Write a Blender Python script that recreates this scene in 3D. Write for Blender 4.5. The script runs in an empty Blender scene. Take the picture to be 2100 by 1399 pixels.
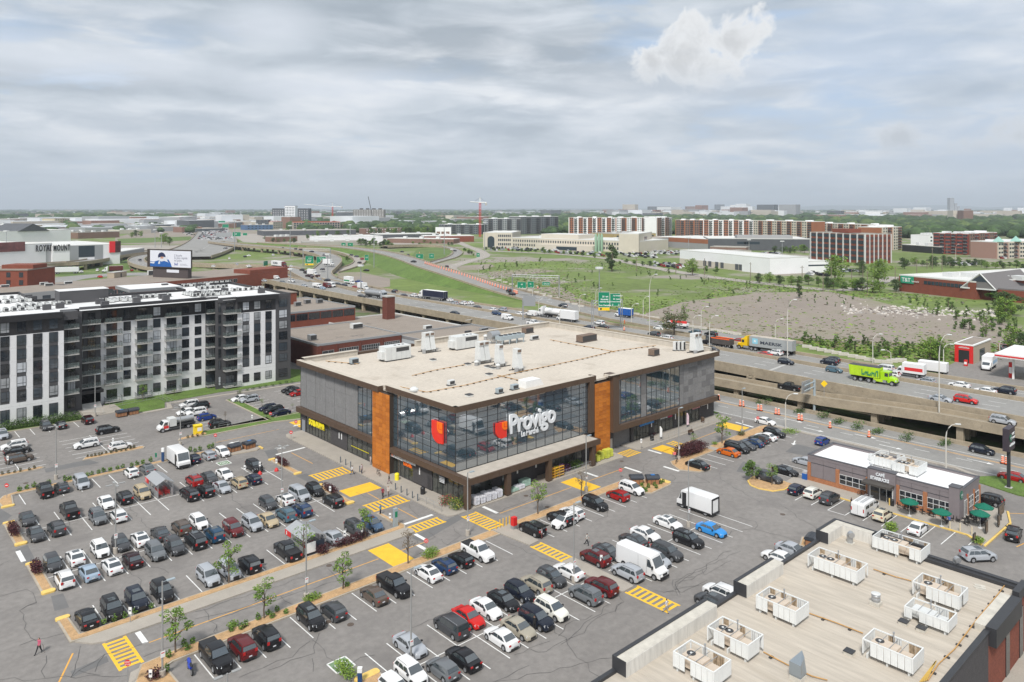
# ---- camera, sky, light, materials, helpers
import bpy,bmesh,math,random
from math import cos,sin,pi
rg,enu=range,enumerate
import numpy as np
from mathutils import Vector,Matrix
R=math.radians
HAZE_D=8e-5
def sv(n,k,v):n.inputs[k].default_value=v
scn=bpy.context.scene
COL=scn.collection
TH=R(42.3)
CAMX,CAMY,CAMZ=-70.88,-90.72,45.0
FPX,HORY=1540.0,428.0
cam=bpy.data.cameras.new('camera');camo=bpy.data.objects.new('camera',cam);COL.objects.link(camo)
camo.location=(CAMX,CAMY,CAMZ);camo.rotation_euler=(R(90),0,-TH)
cam.sensor_width=36;cam.lens=36*FPX/2100;cam.shift_y=-(699.5-HORY)/2100
cam.clip_start=1;cam.clip_end=90000
scn.camera=camo
def G(px,py,z=0.0):
 "survey: where the sight line of a photo point meets height z (site metres)"
 d=(CAMZ-z)*FPX/(py-HORY);a=(px-1050)/FPX*d
 return(CAMX+a*cos(TH)*1+d*sin(TH),CAMY-a*sin(TH)+d*cos(TH))
def GD(px,d):
 a=(px-1050)/FPX*d
 return(CAMX+a*cos(TH)+d*sin(TH),CAMY-a*sin(TH)+d*cos(TH))
def ZD(py,d):return CAMZ-(py-HORY)*d/FPX
SUN_EL,SUN_AZ=R(50),R(212)
sd=Vector((cos(SUN_EL)*cos(SUN_AZ),cos(SUN_EL)*sin(SUN_AZ),sin(SUN_EL)))
sun=bpy.data.lights.new('sun','SUN');suno=bpy.data.objects.new('sun',sun);COL.objects.link(suno)
sun.energy=2.8;sun.angle=R(10);sun.color=(1.0,0.965,0.91)
suno.rotation_euler=(-sd).to_track_quat('-Z','Y').to_euler();suno.location=(0,0,200)
scn.view_settings.view_transform='Standard';scn.view_settings.look='None'
scn.view_settings.exposure=0.5;scn.view_settings.gamma=1.0
scn.view_settings.use_curve_mapping=False
w=bpy.data.worlds.new('World');scn.world=w;w.use_nodes=True
nt=w.node_tree;nt.nodes.clear();NN=nt.nodes.new;LK=nt.links.new
def wn(t,**k):
 n=NN(t)
 for a,b in k.items():setattr(n,a,b)
 return n
out=wn('ShaderNodeOutputWorld');bg=wn('ShaderNodeBackground');sv(bg,1,0.1)
LK(bg.outputs[0],out.inputs[0])
sky=wn('ShaderNodeTexSky',sky_type='NISHITA',sun_disc=False);sky.sun_elevation=SUN_EL
sky.sun_rotation=R(90)-SUN_AZ;sky.air_density=1.3;sky.dust_density=2.0;sky.altitude=60
tc=wn('ShaderNodeTexCoord');sep=wn('ShaderNodeSeparateXYZ');LK(tc.outputs['Generated'],sep.inputs[0])
def mth(op,a,b=None,c=None,clamp=False):
 n=wn('ShaderNodeMath',operation=op,use_clamp=clamp)
 for i,v in enu((a,b,c)):
  if v is None:continue
  if isinstance(v,(int,float)):sv(n,i,v)
  else:LK(v,n.inputs[i])
 return n.outputs[0]
zc=mth('MAXIMUM',sep.outputs[2],0.0)
den=mth('ADD',zc,0.15)
comb=wn('ShaderNodeCombineXYZ')
LK(mth('DIVIDE',sep.outputs[0],den),comb.inputs[0]);LK(mth('DIVIDE',sep.outputs[1],den),comb.inputs[1])
LK(mth('MULTIPLY',zc,9.0),comb.inputs[2])
def noise(vec,scale,detail=6,rough=.55,dist=0.0,loc=(0,0,0)):
 mp=wn('ShaderNodeMapping');sv(mp,'Location',loc);LK(vec,mp.inputs[0])
 n=wn('ShaderNodeTexNoise');sv(n,'Scale',scale);sv(n,'Detail',detail)
 sv(n,'Roughness',rough);sv(n,'Distortion',dist)
 LK(mp.outputs[0],n.inputs['Vector']);return n.outputs[0]
def ramp(fac,stops):
 n=wn('ShaderNodeValToRGB');e=n.color_ramp.elements
 while len(e)<len(stops):e.new(.5)
 for i,(p,c)in enu(stops):
  e[i].position=p;e[i].color=(c if len(c)==4 else(*c,1))if hasattr(c,'__len__')else(c,c,c,1)
 LK(fac,n.inputs[0]);return n.outputs[0]
def mixc(f,a,b,mode='MIX'):
 n=wn('ShaderNodeMix',data_type='RGBA',blend_type=mode)
 for s,v in((n.inputs[0],f),(n.inputs[6],a),(n.inputs[7],b)):
  if isinstance(v,(int,float)):s.default_value=v
  elif isinstance(v,tuple):s.default_value=(*v,1)
  else:LK(v,s)
 return n.outputs[2]
V=comb.outputs[0]
big=noise(V,1.1,8,.5,.35,(3.1,7.7,0))
mid=noise(V,2.9,10,.56,.4,(1.5,4.2,2))
lit=noise(V,1.1,8,.55,.2,(3.6,7.2,.5))
dens=mth('ADD',mth('MULTIPLY',big,.65),mth('MULTIPLY',mid,.35))
shade=ramp(dens,[(.36,(6.3,6.5,6.75)),(.45,(5.3,5.65,6.1)),(.53,(4.3,4.75,5.25)),(.63,(3.1,3.55,4.05))])
hole=ramp(mth('ADD',mth('MULTIPLY',lit,.7),mth('MULTIPLY',mid,.3)),[(.56,1.0),(.66,.0)])
bluesky=mixc(.75,sky.outputs[0],(3.5,4.6,6.4))
def lobe(px,py,rx,ry):
 d=Vector(((px-1050)/FPX,1.0,(HORY-py)/FPX)).normalized()
 az=math.atan2(px-1050,FPX)
 dx=cos(TH)*d.x+sin(TH)*d.y;dy=-sin(TH)*d.x+cos(TH)*d.y
 rt=(cos(TH),-sin(TH),0)
 v1=wn('ShaderNodeVectorMath',operation='SUBTRACT');LK(tc.outputs['Generated'],v1.inputs[0]);sv(v1,1,(dx,dy,d.z))
 v2=wn('ShaderNodeVectorMath',operation='DOT_PRODUCT');LK(v1.outputs[0],v2.inputs[0]);sv(v2,1,rt)
 a=mth('DIVIDE',v2.outputs['Value'],rx/FPX)
 s3=wn('ShaderNodeSeparateXYZ');LK(v1.outputs[0],s3.inputs[0]);b=mth('DIVIDE',s3.outputs[2],ry/FPX)
 return mth('SUBTRACT',1.0,mth('SQRT',mth('ADD',mth('MULTIPLY',a,a),mth('MULTIPLY',b,b))))
gen=tc.outputs['Generated']
puff=noise(gen,22,8,.62,.4)
col=mixc(hole,bluesky,shade)
def cumulus(col,lobes,bright,soft=.16,z0=.0,z1=.01):
 m=None
 for l in lobes:
  x=lobe(*l);m=x if m is None else mth('MAXIMUM',m,x)
 m2=mth('ADD',m,mth('MULTIPLY',mth('SUBTRACT',puff,.5),3.2))
 f=ramp(m2,[(.0,0.0),(soft,1.0)])
 top=ramp(m2,[(.0,bright),(.55,tuple(c*.88 for c in bright)),(1.0,tuple(c*.72 for c in bright))])
 g=wn('ShaderNodeMapRange');sv(g,1,z0);sv(g,2,z1);LK(sep.outputs[2],g.inputs[0])
 return mixc(mth('MULTIPLY',mth('MULTIPLY',f,.9),g.outputs[0]),col,top)
def darkcloud(col,lobes,tone,amt=.8,soft=.9):
 m=None
 for l in lobes:
  x=lobe(*l);m=x if m is None else mth('MAXIMUM',m,x)
 m2=mth('ADD',m,mth('MULTIPLY',mth('SUBTRACT',mid,.5),2.0))
 f=mth('MULTIPLY',ramp(m2,[(.0,0.0),(soft,1.0)]),amt)
 return mixc(f,col,tone)
col=darkcloud(col,[(1750,120,420,200),(2000,300,300,160)],(3.7,4.5,5.7),.6)
col=darkcloud(col,[(900,70,330,120),(1150,110,200,75)],(2.75,3.15,3.6),.85)
col=darkcloud(col,[(250,40,300,60),(330,250,260,30),(950,255,120,35),(1080,235,220,22)],(3.3,3.8,4.4),.75)
col=darkcloud(col,[(200,130,330,45),(560,60,110,60),(700,180,260,45)],(5.5,5.85,6.4),.7)
col=darkcloud(col,[(1340,170,330,55),(1560,190,120,30)],(3.9,4.3,4.8),.8)
col=cumulus(col,[(1430,115,100,70),(1495,85,60,55),(1390,105,50,50),(1335,135,40,40)],(6.7,6.8,6.9),.35,.135,.19)
col=cumulus(col,[(1840,320,90,26),(1960,315,70,30),(2090,285,45,36),(1830,285,40,30)],(5.6,5.9,6.3),.5,.06,.075)
hz=ramp(sep.outputs[2],[(.0,.95),(.06,.5),(.14,.0)])
veil=ramp(noise(V,1.4,7,.5,.2,(9,2,0)),[(.3,(4.7,5.1,5.6)),(.7,(4.0,4.5,5.1))])
col=mixc(mth('MULTIPLY',hz,.85),col,veil)
LK(col,bg.inputs[0])
MATS={}
def mat(name,color,rough=.7,metal=0.0,var=0.0,vs=1.0,var2=0.0,vs2=8.0,bump=0.0,bs=20.0,spec=None,coat=0.0,ior=None,objcol=False,alpha=1.0,coord='Object',stretch=None,dark=None,darkpos=(.55,.75),dsc=.3,emit=None):
 if name in MATS:return MATS[name]
 m=bpy.data.materials.new(name);m.use_nodes=True;t=m.node_tree;b=t.nodes['Principled BSDF']
 sv(b,'Base Color',(*color,1));sv(b,'Roughness',rough);sv(b,'Metallic',metal)
 if ior:sv(b,'IOR',ior)
 if coat:sv(b,'Coat Weight',coat);sv(b,'Coat Roughness',.08)
 if alpha<1:sv(b,'Alpha',alpha)
 N=t.nodes.new;L=t.links.new
 src=None
 if objcol:
  oi=N('ShaderNodeObjectInfo');src=oi.outputs['Color']
 c=N('ShaderNodeTexCoord');vec=c.outputs[coord]
 if stretch:
  mp=N('ShaderNodeMapping');sv(mp,'Scale',stretch);L(vec,mp.inputs[0]);vec=mp.outputs[0]
 def nz(scale,detail=5,ro=.6):
  n=N('ShaderNodeTexNoise');sv(n,'Scale',scale);sv(n,'Detail',detail);sv(n,'Roughness',ro)
  L(vec,n.inputs['Vector']);return n.outputs[0]
 def scaled(src,fac,amt):
  mr=N('ShaderNodeMapRange');sv(mr,'From Min',.3);sv(mr,'From Max',.7)
  sv(mr,'To Min',1-amt);sv(mr,'To Max',1+amt);L(fac,mr.inputs['Value'])
  vm=N('ShaderNodeVectorMath');vm.operation='SCALE'
  if src is None:sv(vm,0,color)
  else:L(src,vm.inputs[0])
  L(mr.outputs[0],vm.inputs['Scale']);return vm.outputs[0]
 if var:src=scaled(src,nz(vs),var)
 if var2:src=scaled(src,nz(vs2,3),var2)
 if dark is not None:
  n=nz(dsc,8,.65);cr=N('ShaderNodeMapRange');sv(cr,'From Min',darkpos[0]);sv(cr,'From Max',darkpos[1]);cr.clamp=True
  L(n,cr.inputs['Value'])
  mx=N('ShaderNodeMix');mx.data_type='RGBA';L(cr.outputs[0],mx.inputs[0])
  if src is None:sv(mx,6,(*color,1))
  else:L(src,mx.inputs[6])
  sv(mx,7,(*dark,1));src=mx.outputs[2]
 if src is not None:L(src,b.inputs['Base Color'])
 if bump:
  bp=N('ShaderNodeBump');sv(bp,'Strength',bump);sv(bp,'Distance',.05);L(nz(bs,4),bp.inputs['Height']);L(bp.outputs[0],b.inputs['Normal'])
 if emit:sv(b,'Emission Color',(*emit[0],1));sv(b,'Emission Strength',emit[1])
 MATS[name]=m;return m
S4=((0,1,5,4),(1,2,6,5),(2,3,7,6),(3,0,4,7));S5=((0,4,5,1),(1,5,6,2),(2,6,7,3),(3,7,4,0))
class MB:
 def __init__(s):s.v=[];s.f=[];s.m=[]
 def quad(s,a,b,c,d,mi=0):
  n=len(s.v);s.v+=[a,b,c,d];s.f.append((n,n+1,n+2,n+3));s.m.append(mi);return s
 def poly(s,pts,mi=0):
  n=len(s.v);s.v+=list(pts);s.f.append(tuple(rg(n,n+len(pts))));s.m.append(mi);return s
 def box(s,x0,y0,z0,x1,y1,z1,mi=0):
  if x0>x1:x0,x1=x1,x0
  if y0>y1:y0,y1=y1,y0
  n=len(s.v)
  s.v+=[(x0,y0,z0),(x1,y0,z0),(x1,y1,z0),(x0,y1,z0),(x0,y0,z1),(x1,y0,z1),(x1,y1,z1),(x0,y1,z1)]
  for f in((0,3,2,1),(4,5,6,7),(0,1,5,4),(1,2,6,5),(2,3,7,6),(3,0,4,7)):s.f.append(tuple(n+i for i in f));s.m.append(mi)
  return s
 def prism(s,pts,z0,z1,mi=0,mt=None,bottom=False):
  a=sum(pts[i][0]*pts[(i+1)%len(pts)][1]-pts[(i+1)%len(pts)][0]*pts[i][1]for i in rg(len(pts)))
  if a<0:pts=pts[::-1]
  n=len(s.v);k=len(pts)
  s.v+=[(x,y,z0)for x,y in pts]+[(x,y,z1)for x,y in pts]
  for i in rg(k):s.f.append((n+i,n+(i+1)%k,n+k+(i+1)%k,n+k+i));s.m.append(mi)
  s.f.append(tuple(rg(n+k,n+2*k)));s.m.append(mi if mt is None else mt)
  if bottom:s.f.append(tuple(rg(n+k-1,n-1,-1)));s.m.append(mi)
  return s
 def tube(s,pts,r,k=8,mi=0,cap=True):
  "pts: list of 3-D points; r: one radius or a list"
  n0=len(s.v);P=[Vector(p)for p in pts];rr=r if hasattr(r,'__len__')else[r]*len(P)
  up=Vector((0,0,1))
  for i,p in enu(P):
   d=(P[min(i+1,len(P)-1)]-P[max(i-1,0)]).normalized()
   a=d.cross(up)if abs(d.z)<.95 else d.cross(Vector((1,0,0)))
   a.normalize();b=a.cross(d)
   for j in rg(k):
    t=2*pi*j/k;q=p+a*(rr[i]*cos(t))+b*(rr[i]*sin(t));s.v.append(tuple(q))
  for i in rg(len(P)-1):
   for j in rg(k):
    s.f.append((n0+i*k+j,n0+i*k+(j+1)%k,n0+(i+1)*k+(j+1)%k,n0+(i+1)*k+j));s.m.append(mi)
  if cap:
   s.f.append(tuple(n0+j for j in rg(k))[::-1]);s.m.append(mi)
   s.f.append(tuple(n0+(len(P)-1)*k+j for j in rg(k)));s.m.append(mi)
  return s
 def mesh(s,name,mats,smooth=None,fixn=True):
  me=bpy.data.meshes.new(name);me.from_pydata(s.v,[],s.f)
  for m in(mats if isinstance(mats,(list,tuple))else[mats]):me.materials.append(m)
  if any(s.m):s.m+=[0]*(len(s.f)-len(s.m));me.polygons.foreach_set('material_index',s.m)
  if fixn and len(s.f)<60000:
   b=bmesh.new();b.from_mesh(me)
   if smooth is not None:bmesh.ops.remove_doubles(b,verts=b.verts,dist=.0008)
   bmesh.ops.recalc_face_normals(b,faces=b.faces)
   b.to_mesh(me);b.free()
  if smooth is not None:
   me.shade_smooth();me.set_sharp_from_angle(angle=R(smooth))
  me.update();return me
def ob(name,me,parent=None,loc=None,rz=0.0,color=None):
 o=bpy.data.objects.new(name,me);COL.objects.link(o)
 if parent is not None:o.parent=parent
 if loc is not None:o.location=loc
 if rz:o.rotation_euler=(0,0,rz)
 if color:o.color=(*color,1)
 return o
def tag(o,label=None,cat=None,group=None,kind=None):
 if label:o['label']=label
 if cat:o['category']=cat
 if group:o['group']=group
 if kind:o['kind']=kind
 return o
def E(name,loc=(0,0,0),rz=0.0,label=None,cat=None,group=None):
 o=ob(name,None,None,loc,rz);o.empty_display_size=.3;return tag(o,label,cat,group)
def P(name,mb,mats,parent=None,loc=None,rz=0.0,smooth=None,**k):
 return ob(name,mb.mesh(name,mats,smooth),parent,loc,rz,**k)
def bx(n,u,m_,x0,y0,z0,x1,y1,z1,color=None):b=MB();b.box(x0,y0,z0,x1,y1,z1);return P(n,b,m_,u,color=color)
def tb(n,u,m_,pts,r,k=8,**a):return P(n,MB().tube(pts,r,k),m_,u,**a)
def pz(n,u,m_,*g,**a):return P(n,MB().prism(*g),m_,u,**a)
def stru(name,mb,mats,smooth=None):return tag(P(name,mb,mats,smooth=smooth),kind='structure')
def copytree(o,parent=None,loc=None,rz=None):
 c=o.copy();COL.objects.link(c)
 if parent is not None:c.parent=parent
 if loc is not None:c.location=loc
 if rz is not None:c.rotation_euler=(0,0,rz)
 for ch in o.children:copytree(ch,c)
 return c
_txt={}
def text_mesh(s,size,ext,bold=0.0,spacing=1.0,shear=0.0):
 k=(s,size,ext,bold,spacing)
 if k in _txt:return _txt[k]
 cu=bpy.data.curves.new('t','FONT');cu.body=s;cu.size=size;cu.extrude=ext;cu.offset=bold;cu.space_character=spacing
 cu.resolution_u=3;cu.shear=shear
 o=bpy.data.objects.new('t',cu);COL.objects.link(o)
 dg=bpy.context.evaluated_depsgraph_get();me=bpy.data.meshes.new_from_object(o.evaluated_get(dg))
 bpy.data.objects.remove(o);bpy.data.curves.remove(cu);me.materials.clear()
 _txt[k]=me;return me
def text(name,s,size,mat_,parent,origin,xdir,updir=(0,0,1),ext=.03,bold=0.0,spacing=1.0,width=None,shear=0.0):
 "flat or raised lettering: origin = lower left corner, xdir = reading direction"
 me=text_mesh(s,size,ext,bold,spacing,shear).copy();me.materials.append(mat_)
 x=Vector(xdir).normalized();u=Vector(updir).normalized();z=x.cross(u)
 xs=[v.co.x for v in me.vertices];w0=max(xs)-min(xs)if xs else 1
 sx=(width/w0)if width else 1.0
 M=Matrix(((x.x*sx,u.x,z.x,origin[0]),(x.y*sx,u.y,z.y,origin[1]),(x.z*sx,u.z,z.z,origin[2]),(0,0,0,1)))
 me.transform(M)
 return ob(name,me,parent)
def rot2(x,y,a):return x*cos(a)-y*sin(a),x*sin(a)+y*cos(a)
ASPH=mat('asphalt',(.215,.20,.187),.9,var=.11,vs=.07,var2=.12,vs2=1.2,bump=.25,bs=12,dark=(.165,.153,.145),darkpos=(.52,.7),dsc=.09)
ASPH2=mat('asphalt_patch',(.15,.147,.145),.9,var=.1,vs=.4,bump=.2)
ROADM=mat('highway_paving',(.255,.248,.235),.88,var=.07,vs=.05,var2=.08,vs2=1.0,dark=(.17,.165,.16),dsc=.06)
CONC=mat('sidewalk_concrete',(.36,.325,.28),.85,var=.07,vs=.5,var2=.06,vs2=6,bump=.15)
CURB=mat('kerb_concrete',(.40,.35,.28),.85,var=.12,vs=.8)
BARR=mat('parapet_concrete',(.33,.275,.20),.9,var=.16,vs=.5,var2=.1,vs2=5,dark=(.13,.11,.09),darkpos=(.6,.8),dsc=.8,bump=.2)
MULCH=mat('wood_mulch',(.47,.30,.155),.95,var=.18,vs=1.5,var2=.25,vs2=14,bump=.6,bs=25)
WHITE=mat('white_road_paint',(.72,.72,.70),.7,var=.12,vs=2.5,dark=(.3,.3,.3),darkpos=(.62,.8),dsc=2.2)
YEL=mat('yellow_road_paint',(.80,.47,.035),.7,var=.08,vs=1.0,dark=(.42,.30,.12),darkpos=(.64,.8),dsc=1.3)
ORLINE=mat('faded_orange_line',(.70,.36,.07),.8,var=.15,vs=2)
YKERB=mat('yellow_kerb_paint',(.72,.50,.14),.75,var=.12,vs=2)
GRASS=mat('mown_grass',(.10,.165,.03),.95,var=.22,vs=.4,var2=.3,vs2=4,bump=.6,bs=15,dark=(.16,.15,.07),darkpos=(.58,.75),dsc=.5)
MTL=mat('galvanised_steel',(.42,.43,.44),.45,.6)
DMT=mat('dark_steel',(.05,.05,.055),.5,.3)
BLACK=mat('black_plastic',(.02,.02,.022),.5)
WHP=mat('white_paint',(.78,.78,.77),.5,var=.05,vs=2)
GLASSB=mat('blue_window_glass',(.05,.085,.11),.035,ior=4.0)
GLASSD=mat('dark_window_glass',(.012,.016,.02),.05,ior=1.9)
REDS=mat('red_sign_face',(.62,.03,.03),.5)
GREENS=mat('green_sign_face',(.0,.20,.10),.5)

# ---- terrain, paving, markings
def sheet(name,pts,z,m,kind='structure'):
 b=MB();b.poly([(x,y,z)for x,y in pts]);o=P(name,b,m);tag(o,kind=kind);return o
FIELD=mat('field_ground',(.13,.18,.04),.95,var=.22,vs=.012,var2=.2,vs2=.18,bump=.2,bs=2,dark=(.27,.24,.205),darkpos=(.50,.60),dsc=.016)
GRAVEL=mat('bare_gravel',(.26,.22,.185),.95,var=.10,vs=.02,var2=.06,vs2=.3,dark=(.17,.18,.08),darkpos=(.5,.74),dsc=.02)
FARLAND=mat('far_land',(.15,.165,.12),.95,var=.35,vs=.0012,var2=.3,vs2=.006)
b=MB()
b.poly([(-400,-300,0),(113,-300,0),(113,330,0),(-400,330,0)])
stru('ground',b,ASPH)
b=MB()
b.poly([(113,-300,5),(1300,-300,5),(1300,330,5),(113,330,5)])
b.poly([(-1500,330,5),(1300,330,5),(1300,1500,5),(-1500,1500,5)])
stru('field',b,FIELD)
b=MB()
Rr=42000
b2=MB()
b2.poly([(1300,-1500,4.6),(Rr,-1500,4.6),(Rr,Rr,4.6),(1300,Rr,4.6)]);b2.poly([(-Rr,1500,4.6),(1300,1500,4.6),(1300,Rr,4.6),(-Rr,Rr,4.6)])
b2.poly([(-Rr,330,4.6),(-1500,330,4.6),(-1500,1500,4.6),(-Rr,1500,4.6)]);b2.poly([(1300,-1500,4.6),(1300,-300,4.6),(113,-300,4.6),(113,-1500,4.6)])
b2.poly([(-Rr,-1500,-.02),(113,-1500,-.02),(113,-300,-.02),(-Rr,-300,-.02)]);b2.poly([(-Rr,-300,-.02),(-400,-300,-.02),(-400,330,-.02),(-Rr,330,-.02)])
stru('terrain',b2,FARLAND)
b=MB();b.box(112.6,-300,-.5,113,330.4,5.004);b.box(-1500,330,-.5,112.6,330.4,5.004);stru('retaining_wall',b,BARR)
b=MB();HZ=[]
def ridge(dist,pts,wid):
 n=len(pts)
 for i in rg(n-1):
  (x0,y0),(x1,y1)=pts[i],pts[i+1]
  A=GD(x0,dist);B=GD(x1,dist);A2=GD(x0,dist-wid);B2=GD(x1,dist-wid)
  b.quad((*A2,0),(*B2,0),(*B,ZD(y1,dist)),(*A,ZD(y0,dist)))
def hills(dist,x0,x1,base,amp,seed,wid,peaks=()):
 r=random.Random(seed);pts=[];n=46;ph=[r.random()*6 for _ in rg(4)]
 for i in rg(n+1):
  t=i/n;x=x0+(x1-x0)*t
  h=amp*(.5+.22*sin(5*t+ph[0])+.16*sin(11*t+ph[1])+.08*sin(27*t+ph[2]))*min(1,6*t,6*(1-t)+.5)
  pts.append((x,base-h))
 ridge(dist,pts,wid)
hills(26000,1500,2500,430.5,15,3,3500);hills(23000,1950,2700,430.5,10,8,2500);hills(27000,-500,1500,430,3,5,2500)
stru('hills',b,mat('wooded_hills',(.05,.075,.05),.95))
def inset(pts,d):
 a=sum(pts[i][0]*pts[(i+1)%len(pts)][1]-pts[(i+1)%len(pts)][0]*pts[i][1]for i in rg(len(pts)))
 if a<0:pts=pts[::-1]
 out=[];n=len(pts)
 for i in rg(n):
  p0,p1,p2=Vector(pts[i-1]),Vector(pts[i]),Vector(pts[(i+1)%n])
  e1=(p1-p0).normalized();e2=(p2-p1).normalized();n1=Vector((-e1.y,e1.x));n2=Vector((-e2.y,e2.x))
  m_=(n1+n2);m_=m_/max(.35,m_.length_squared)*2 if m_.length>.01 else n1
  m_=m_*(1/max(.6,(n1.dot(m_))))if n1.dot(m_)>.01 else m_
  out.append(tuple(p1+m_*d))
 return out
def rounded(x0,y0,x1,y1,r,ends='NSEW'):
 r=min(r,abs(x1-x0)/2-.01,abs(y1-y0)/2-.01);pts=[]
 for cx,cy,a0 in((x1-r,y0+r,-90),(x1-r,y1-r,0),(x0+r,y1-r,90),(x0+r,y0+r,180)):
  for k in rg(5):a=R(a0+k*22.5);pts.append((cx+r*cos(a),cy+r*sin(a)))
 return pts
def isl(pts,kerb=CURB,fill=MULCH,w_=.22,name='planting_island'):
 b=MB();b.prism(pts,0,.13,0);b.prism(inset(pts,w_),.12,.17,1)
 return stru(name,b,[kerb,fill])
isl(rounded(-52.5,27.7,-51.2,37.5,.5));isl(rounded(-52.5,10.7,-51.2,20.8,.5))
isl([(-51.6,44.2),(-50.1,44.1),(-49.6,49.1),(-45,49.2),(-17.4,49.3),(-17.4,50.4),(-48.6,50.4),(-50.8,49.6),(-51.8,47.5)])
isl([(-11.4,27.9),(-12.6,27.9),(-12.7,36.8),(-12.3,38),(-11.5,38)]);isl([(-11.4,10.5),(-12.6,10.5),(-12.7,19.6),(-12.3,20.8),(-11.5,20.8)])
isl([(-62,60.1),(-43.6,60.0),(-43.1,60.5),(-43.6,61.2),(-62,61.3)]);isl([(-37.4,60.0),(-27.2,59.9),(-26.7,60.8),(-27.2,61.5),(-36.8,61.3)])
isl([(-20.9,60.4),(-15.2,60.5),(-14.8,61.4),(-15.1,62.3),(-20.2,61.6)])
isl([(-16.8,45.0),(-12.0,44.4),(-11.0,45.3),(-11.0,47.6),(-16.2,48.2)],fill=CONC)
MUL_H=[(-52.4,-2.4),(-52.5,3.0),(-52.1,3.7),(-51.4,3.6),(-51.2,-1.3),(-17,-1.3),(-11.4,-1.3),(-11.2,4.6),(-10.6,4.6),(-10.3,-1.6),(-10.9,-2.55),(-50.8,-2.6)]
isl(MUL_H)
b=MB();b.prism([(-52.0,-2.62),(-50.8,-4.2),(-49.6,-4.75),(-12.0,-4.65),(-10.7,-4.4),(-10.4,-3.6),(-10.7,-2.62)],0,.15);stru('sidewalk',b,CONC)
isl([(-49.6,-14.2),(-48.2,-11.4),(-45,-11.1),(-2.9,-11.1),(-2.3,-11.4),(-2.3,-12.95),(-45.6,-13.0),(-46.4,-13.4),(-46.2,-21),(-48.8,-21)])
b=MB();b.prism([(-50.2,-14.5),(-49.3,-12.2),(-48.3,-11.9),(-49.6,-14.3),(-48.9,-21),(-50.4,-21)],0,.15);stru('sidewalk',b,CONC)
b=MB();b.prism([(-2.2,-11.2),(1.4,-11.1),(1.4,-13),(.35,-13.2),(.2,-18.0),(-1.7,-18.2),(-2.2,-13)],0,.14);b.prism(rounded(-2.1,-34.4,.05,-24.4,.3),0,.14);stru('sidewalk',b,CONC)
isl([(1.45,-11.1),(25.6,-11.1),(26.6,-11.3),(31.3,-15.4),(31.3,-17.0),(30.6,-17.7),(25.2,-18.0),(24.6,-17.2),(24.2,-13.0),(1.45,-13.0)])
isl([(38.5,-12.1),(39.6,-11.0),(71.5,-10.4),(72.8,-11),(72.8,-13),(42.9,-13.0),(42.5,-17.4),(41.4,-18.2),(38.9,-17.6),(37.2,-14.5)])
b=MB();b.prism([(50.6,-10.8),(52.2,-10.8),(52.2,-13.1),(50.6,-13.1)],.15,.19);stru('sidewalk',b,CONC)
isl([(39.4,-28.2),(40.1,-30.4),(42.2,-31.3),(45.5,-31.2),(45.5,-24.9),(43.2,-24.8),(41.2,-25.2),(39.8,-26.5)],kerb=YKERB)
isl([(-32.3,-37),(-33.8,-28.6),(-33.2,-27.6),(-31.4,-27.9),(-31.0,-37)])
isl([(24.9,-45.4),(24.9,-42.4),(27.6,-41.4),(28.7,-43.0),(28.0,-45.4)])
b=MB()
for x0,y0,x1,y1 in((-52.55,27.6,-51.1,28.5),(-52.55,36.9,-51.1,37.6),(-52.55,10.6,-51.1,11.5),(-52.55,20.2,-51.1,20.9),(-11.0,44.6,-10.6,46.4),(-12.7,27.7,-11.3,28.4),(-12.8,37.3,-11.4,38.1),(-12.8,20.2,-11.3,20.9),(-12.7,10.35,-11.3,11.2),(-52.6,3.0,-51.2,3.8),(-51.75,44.0,-50.0,44.7),(30.4,-17.2,31.45,-15.1),(-33.9,-28.4,-31.3,-27.5)):
 b.prism(rounded(x0,y0,x1,y1,.3),0,.19)
stru('kerb',b,YKERB)
b=MB()
b.prism([(.3,52),(0,50.5),(-3.6,50),(-4.25,48.6),(-4.3,46),(-4.3,-1.6),(-4.0,-3.3),(-3.2,-3.75),(33.6,-3.8),(35.2,-4.0),(36.0,-3.0),(36.0,1.2),(0.1,1.2)],0,.15)
b.prism([(40.4,1.2),(40.4,-2.6),(41.2,-3.3),(72.6,-3.3),(72.6,1.2)],0,.15)
stru('sidewalk',b,CONC)
b=MB();b.prism([(70.9,1),(74.2,1),(74.2,52),(70.9,52)],0,.1);stru('lawn',b,GRASS)
b=MB()
b.prism([(-22.5,86.6),(-14.8,87.4),(-13.2,92.5),(0,93.5),(24,90.5),(29,100),(22,112),(-24.5,104)],0,.10)
b.prism([(-16.2,60),(-15.2,63.5),(-1.0,62.3),(0,64.5),(0.2,84.9),(-1.9,84.7),(-1.9,64.6),(-1.2,60)],0,.135)
b.prism([(-1.4,60),(-1.2,64.5),(6.5,63.5),(6.5,59.2),(3.7,58.4)],0,.14)
stru('lawn',b,GRASS)
b=MB()
b.prism([(-23,85.4),(-22.4,86.6),(-14.4,87.0),(-13.2,91.4),(24,88.6),(24,87.8),(-12.6,90.2),(-13.6,85.8)],0,.14)
b.prism([(-30,90.4),(-22.4,90.6),(-22.4,98.5),(-30,98.5)],0,.14)
stru('sidewalk',b,CONC)
b=MB()
b.prism([(-60,90.6),(-31,88.8),(-30.4,91.5),(-30.4,93.5),(-60,94)],0,.12);stru('planting_bed',b,GRASS)
b=MB()
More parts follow.
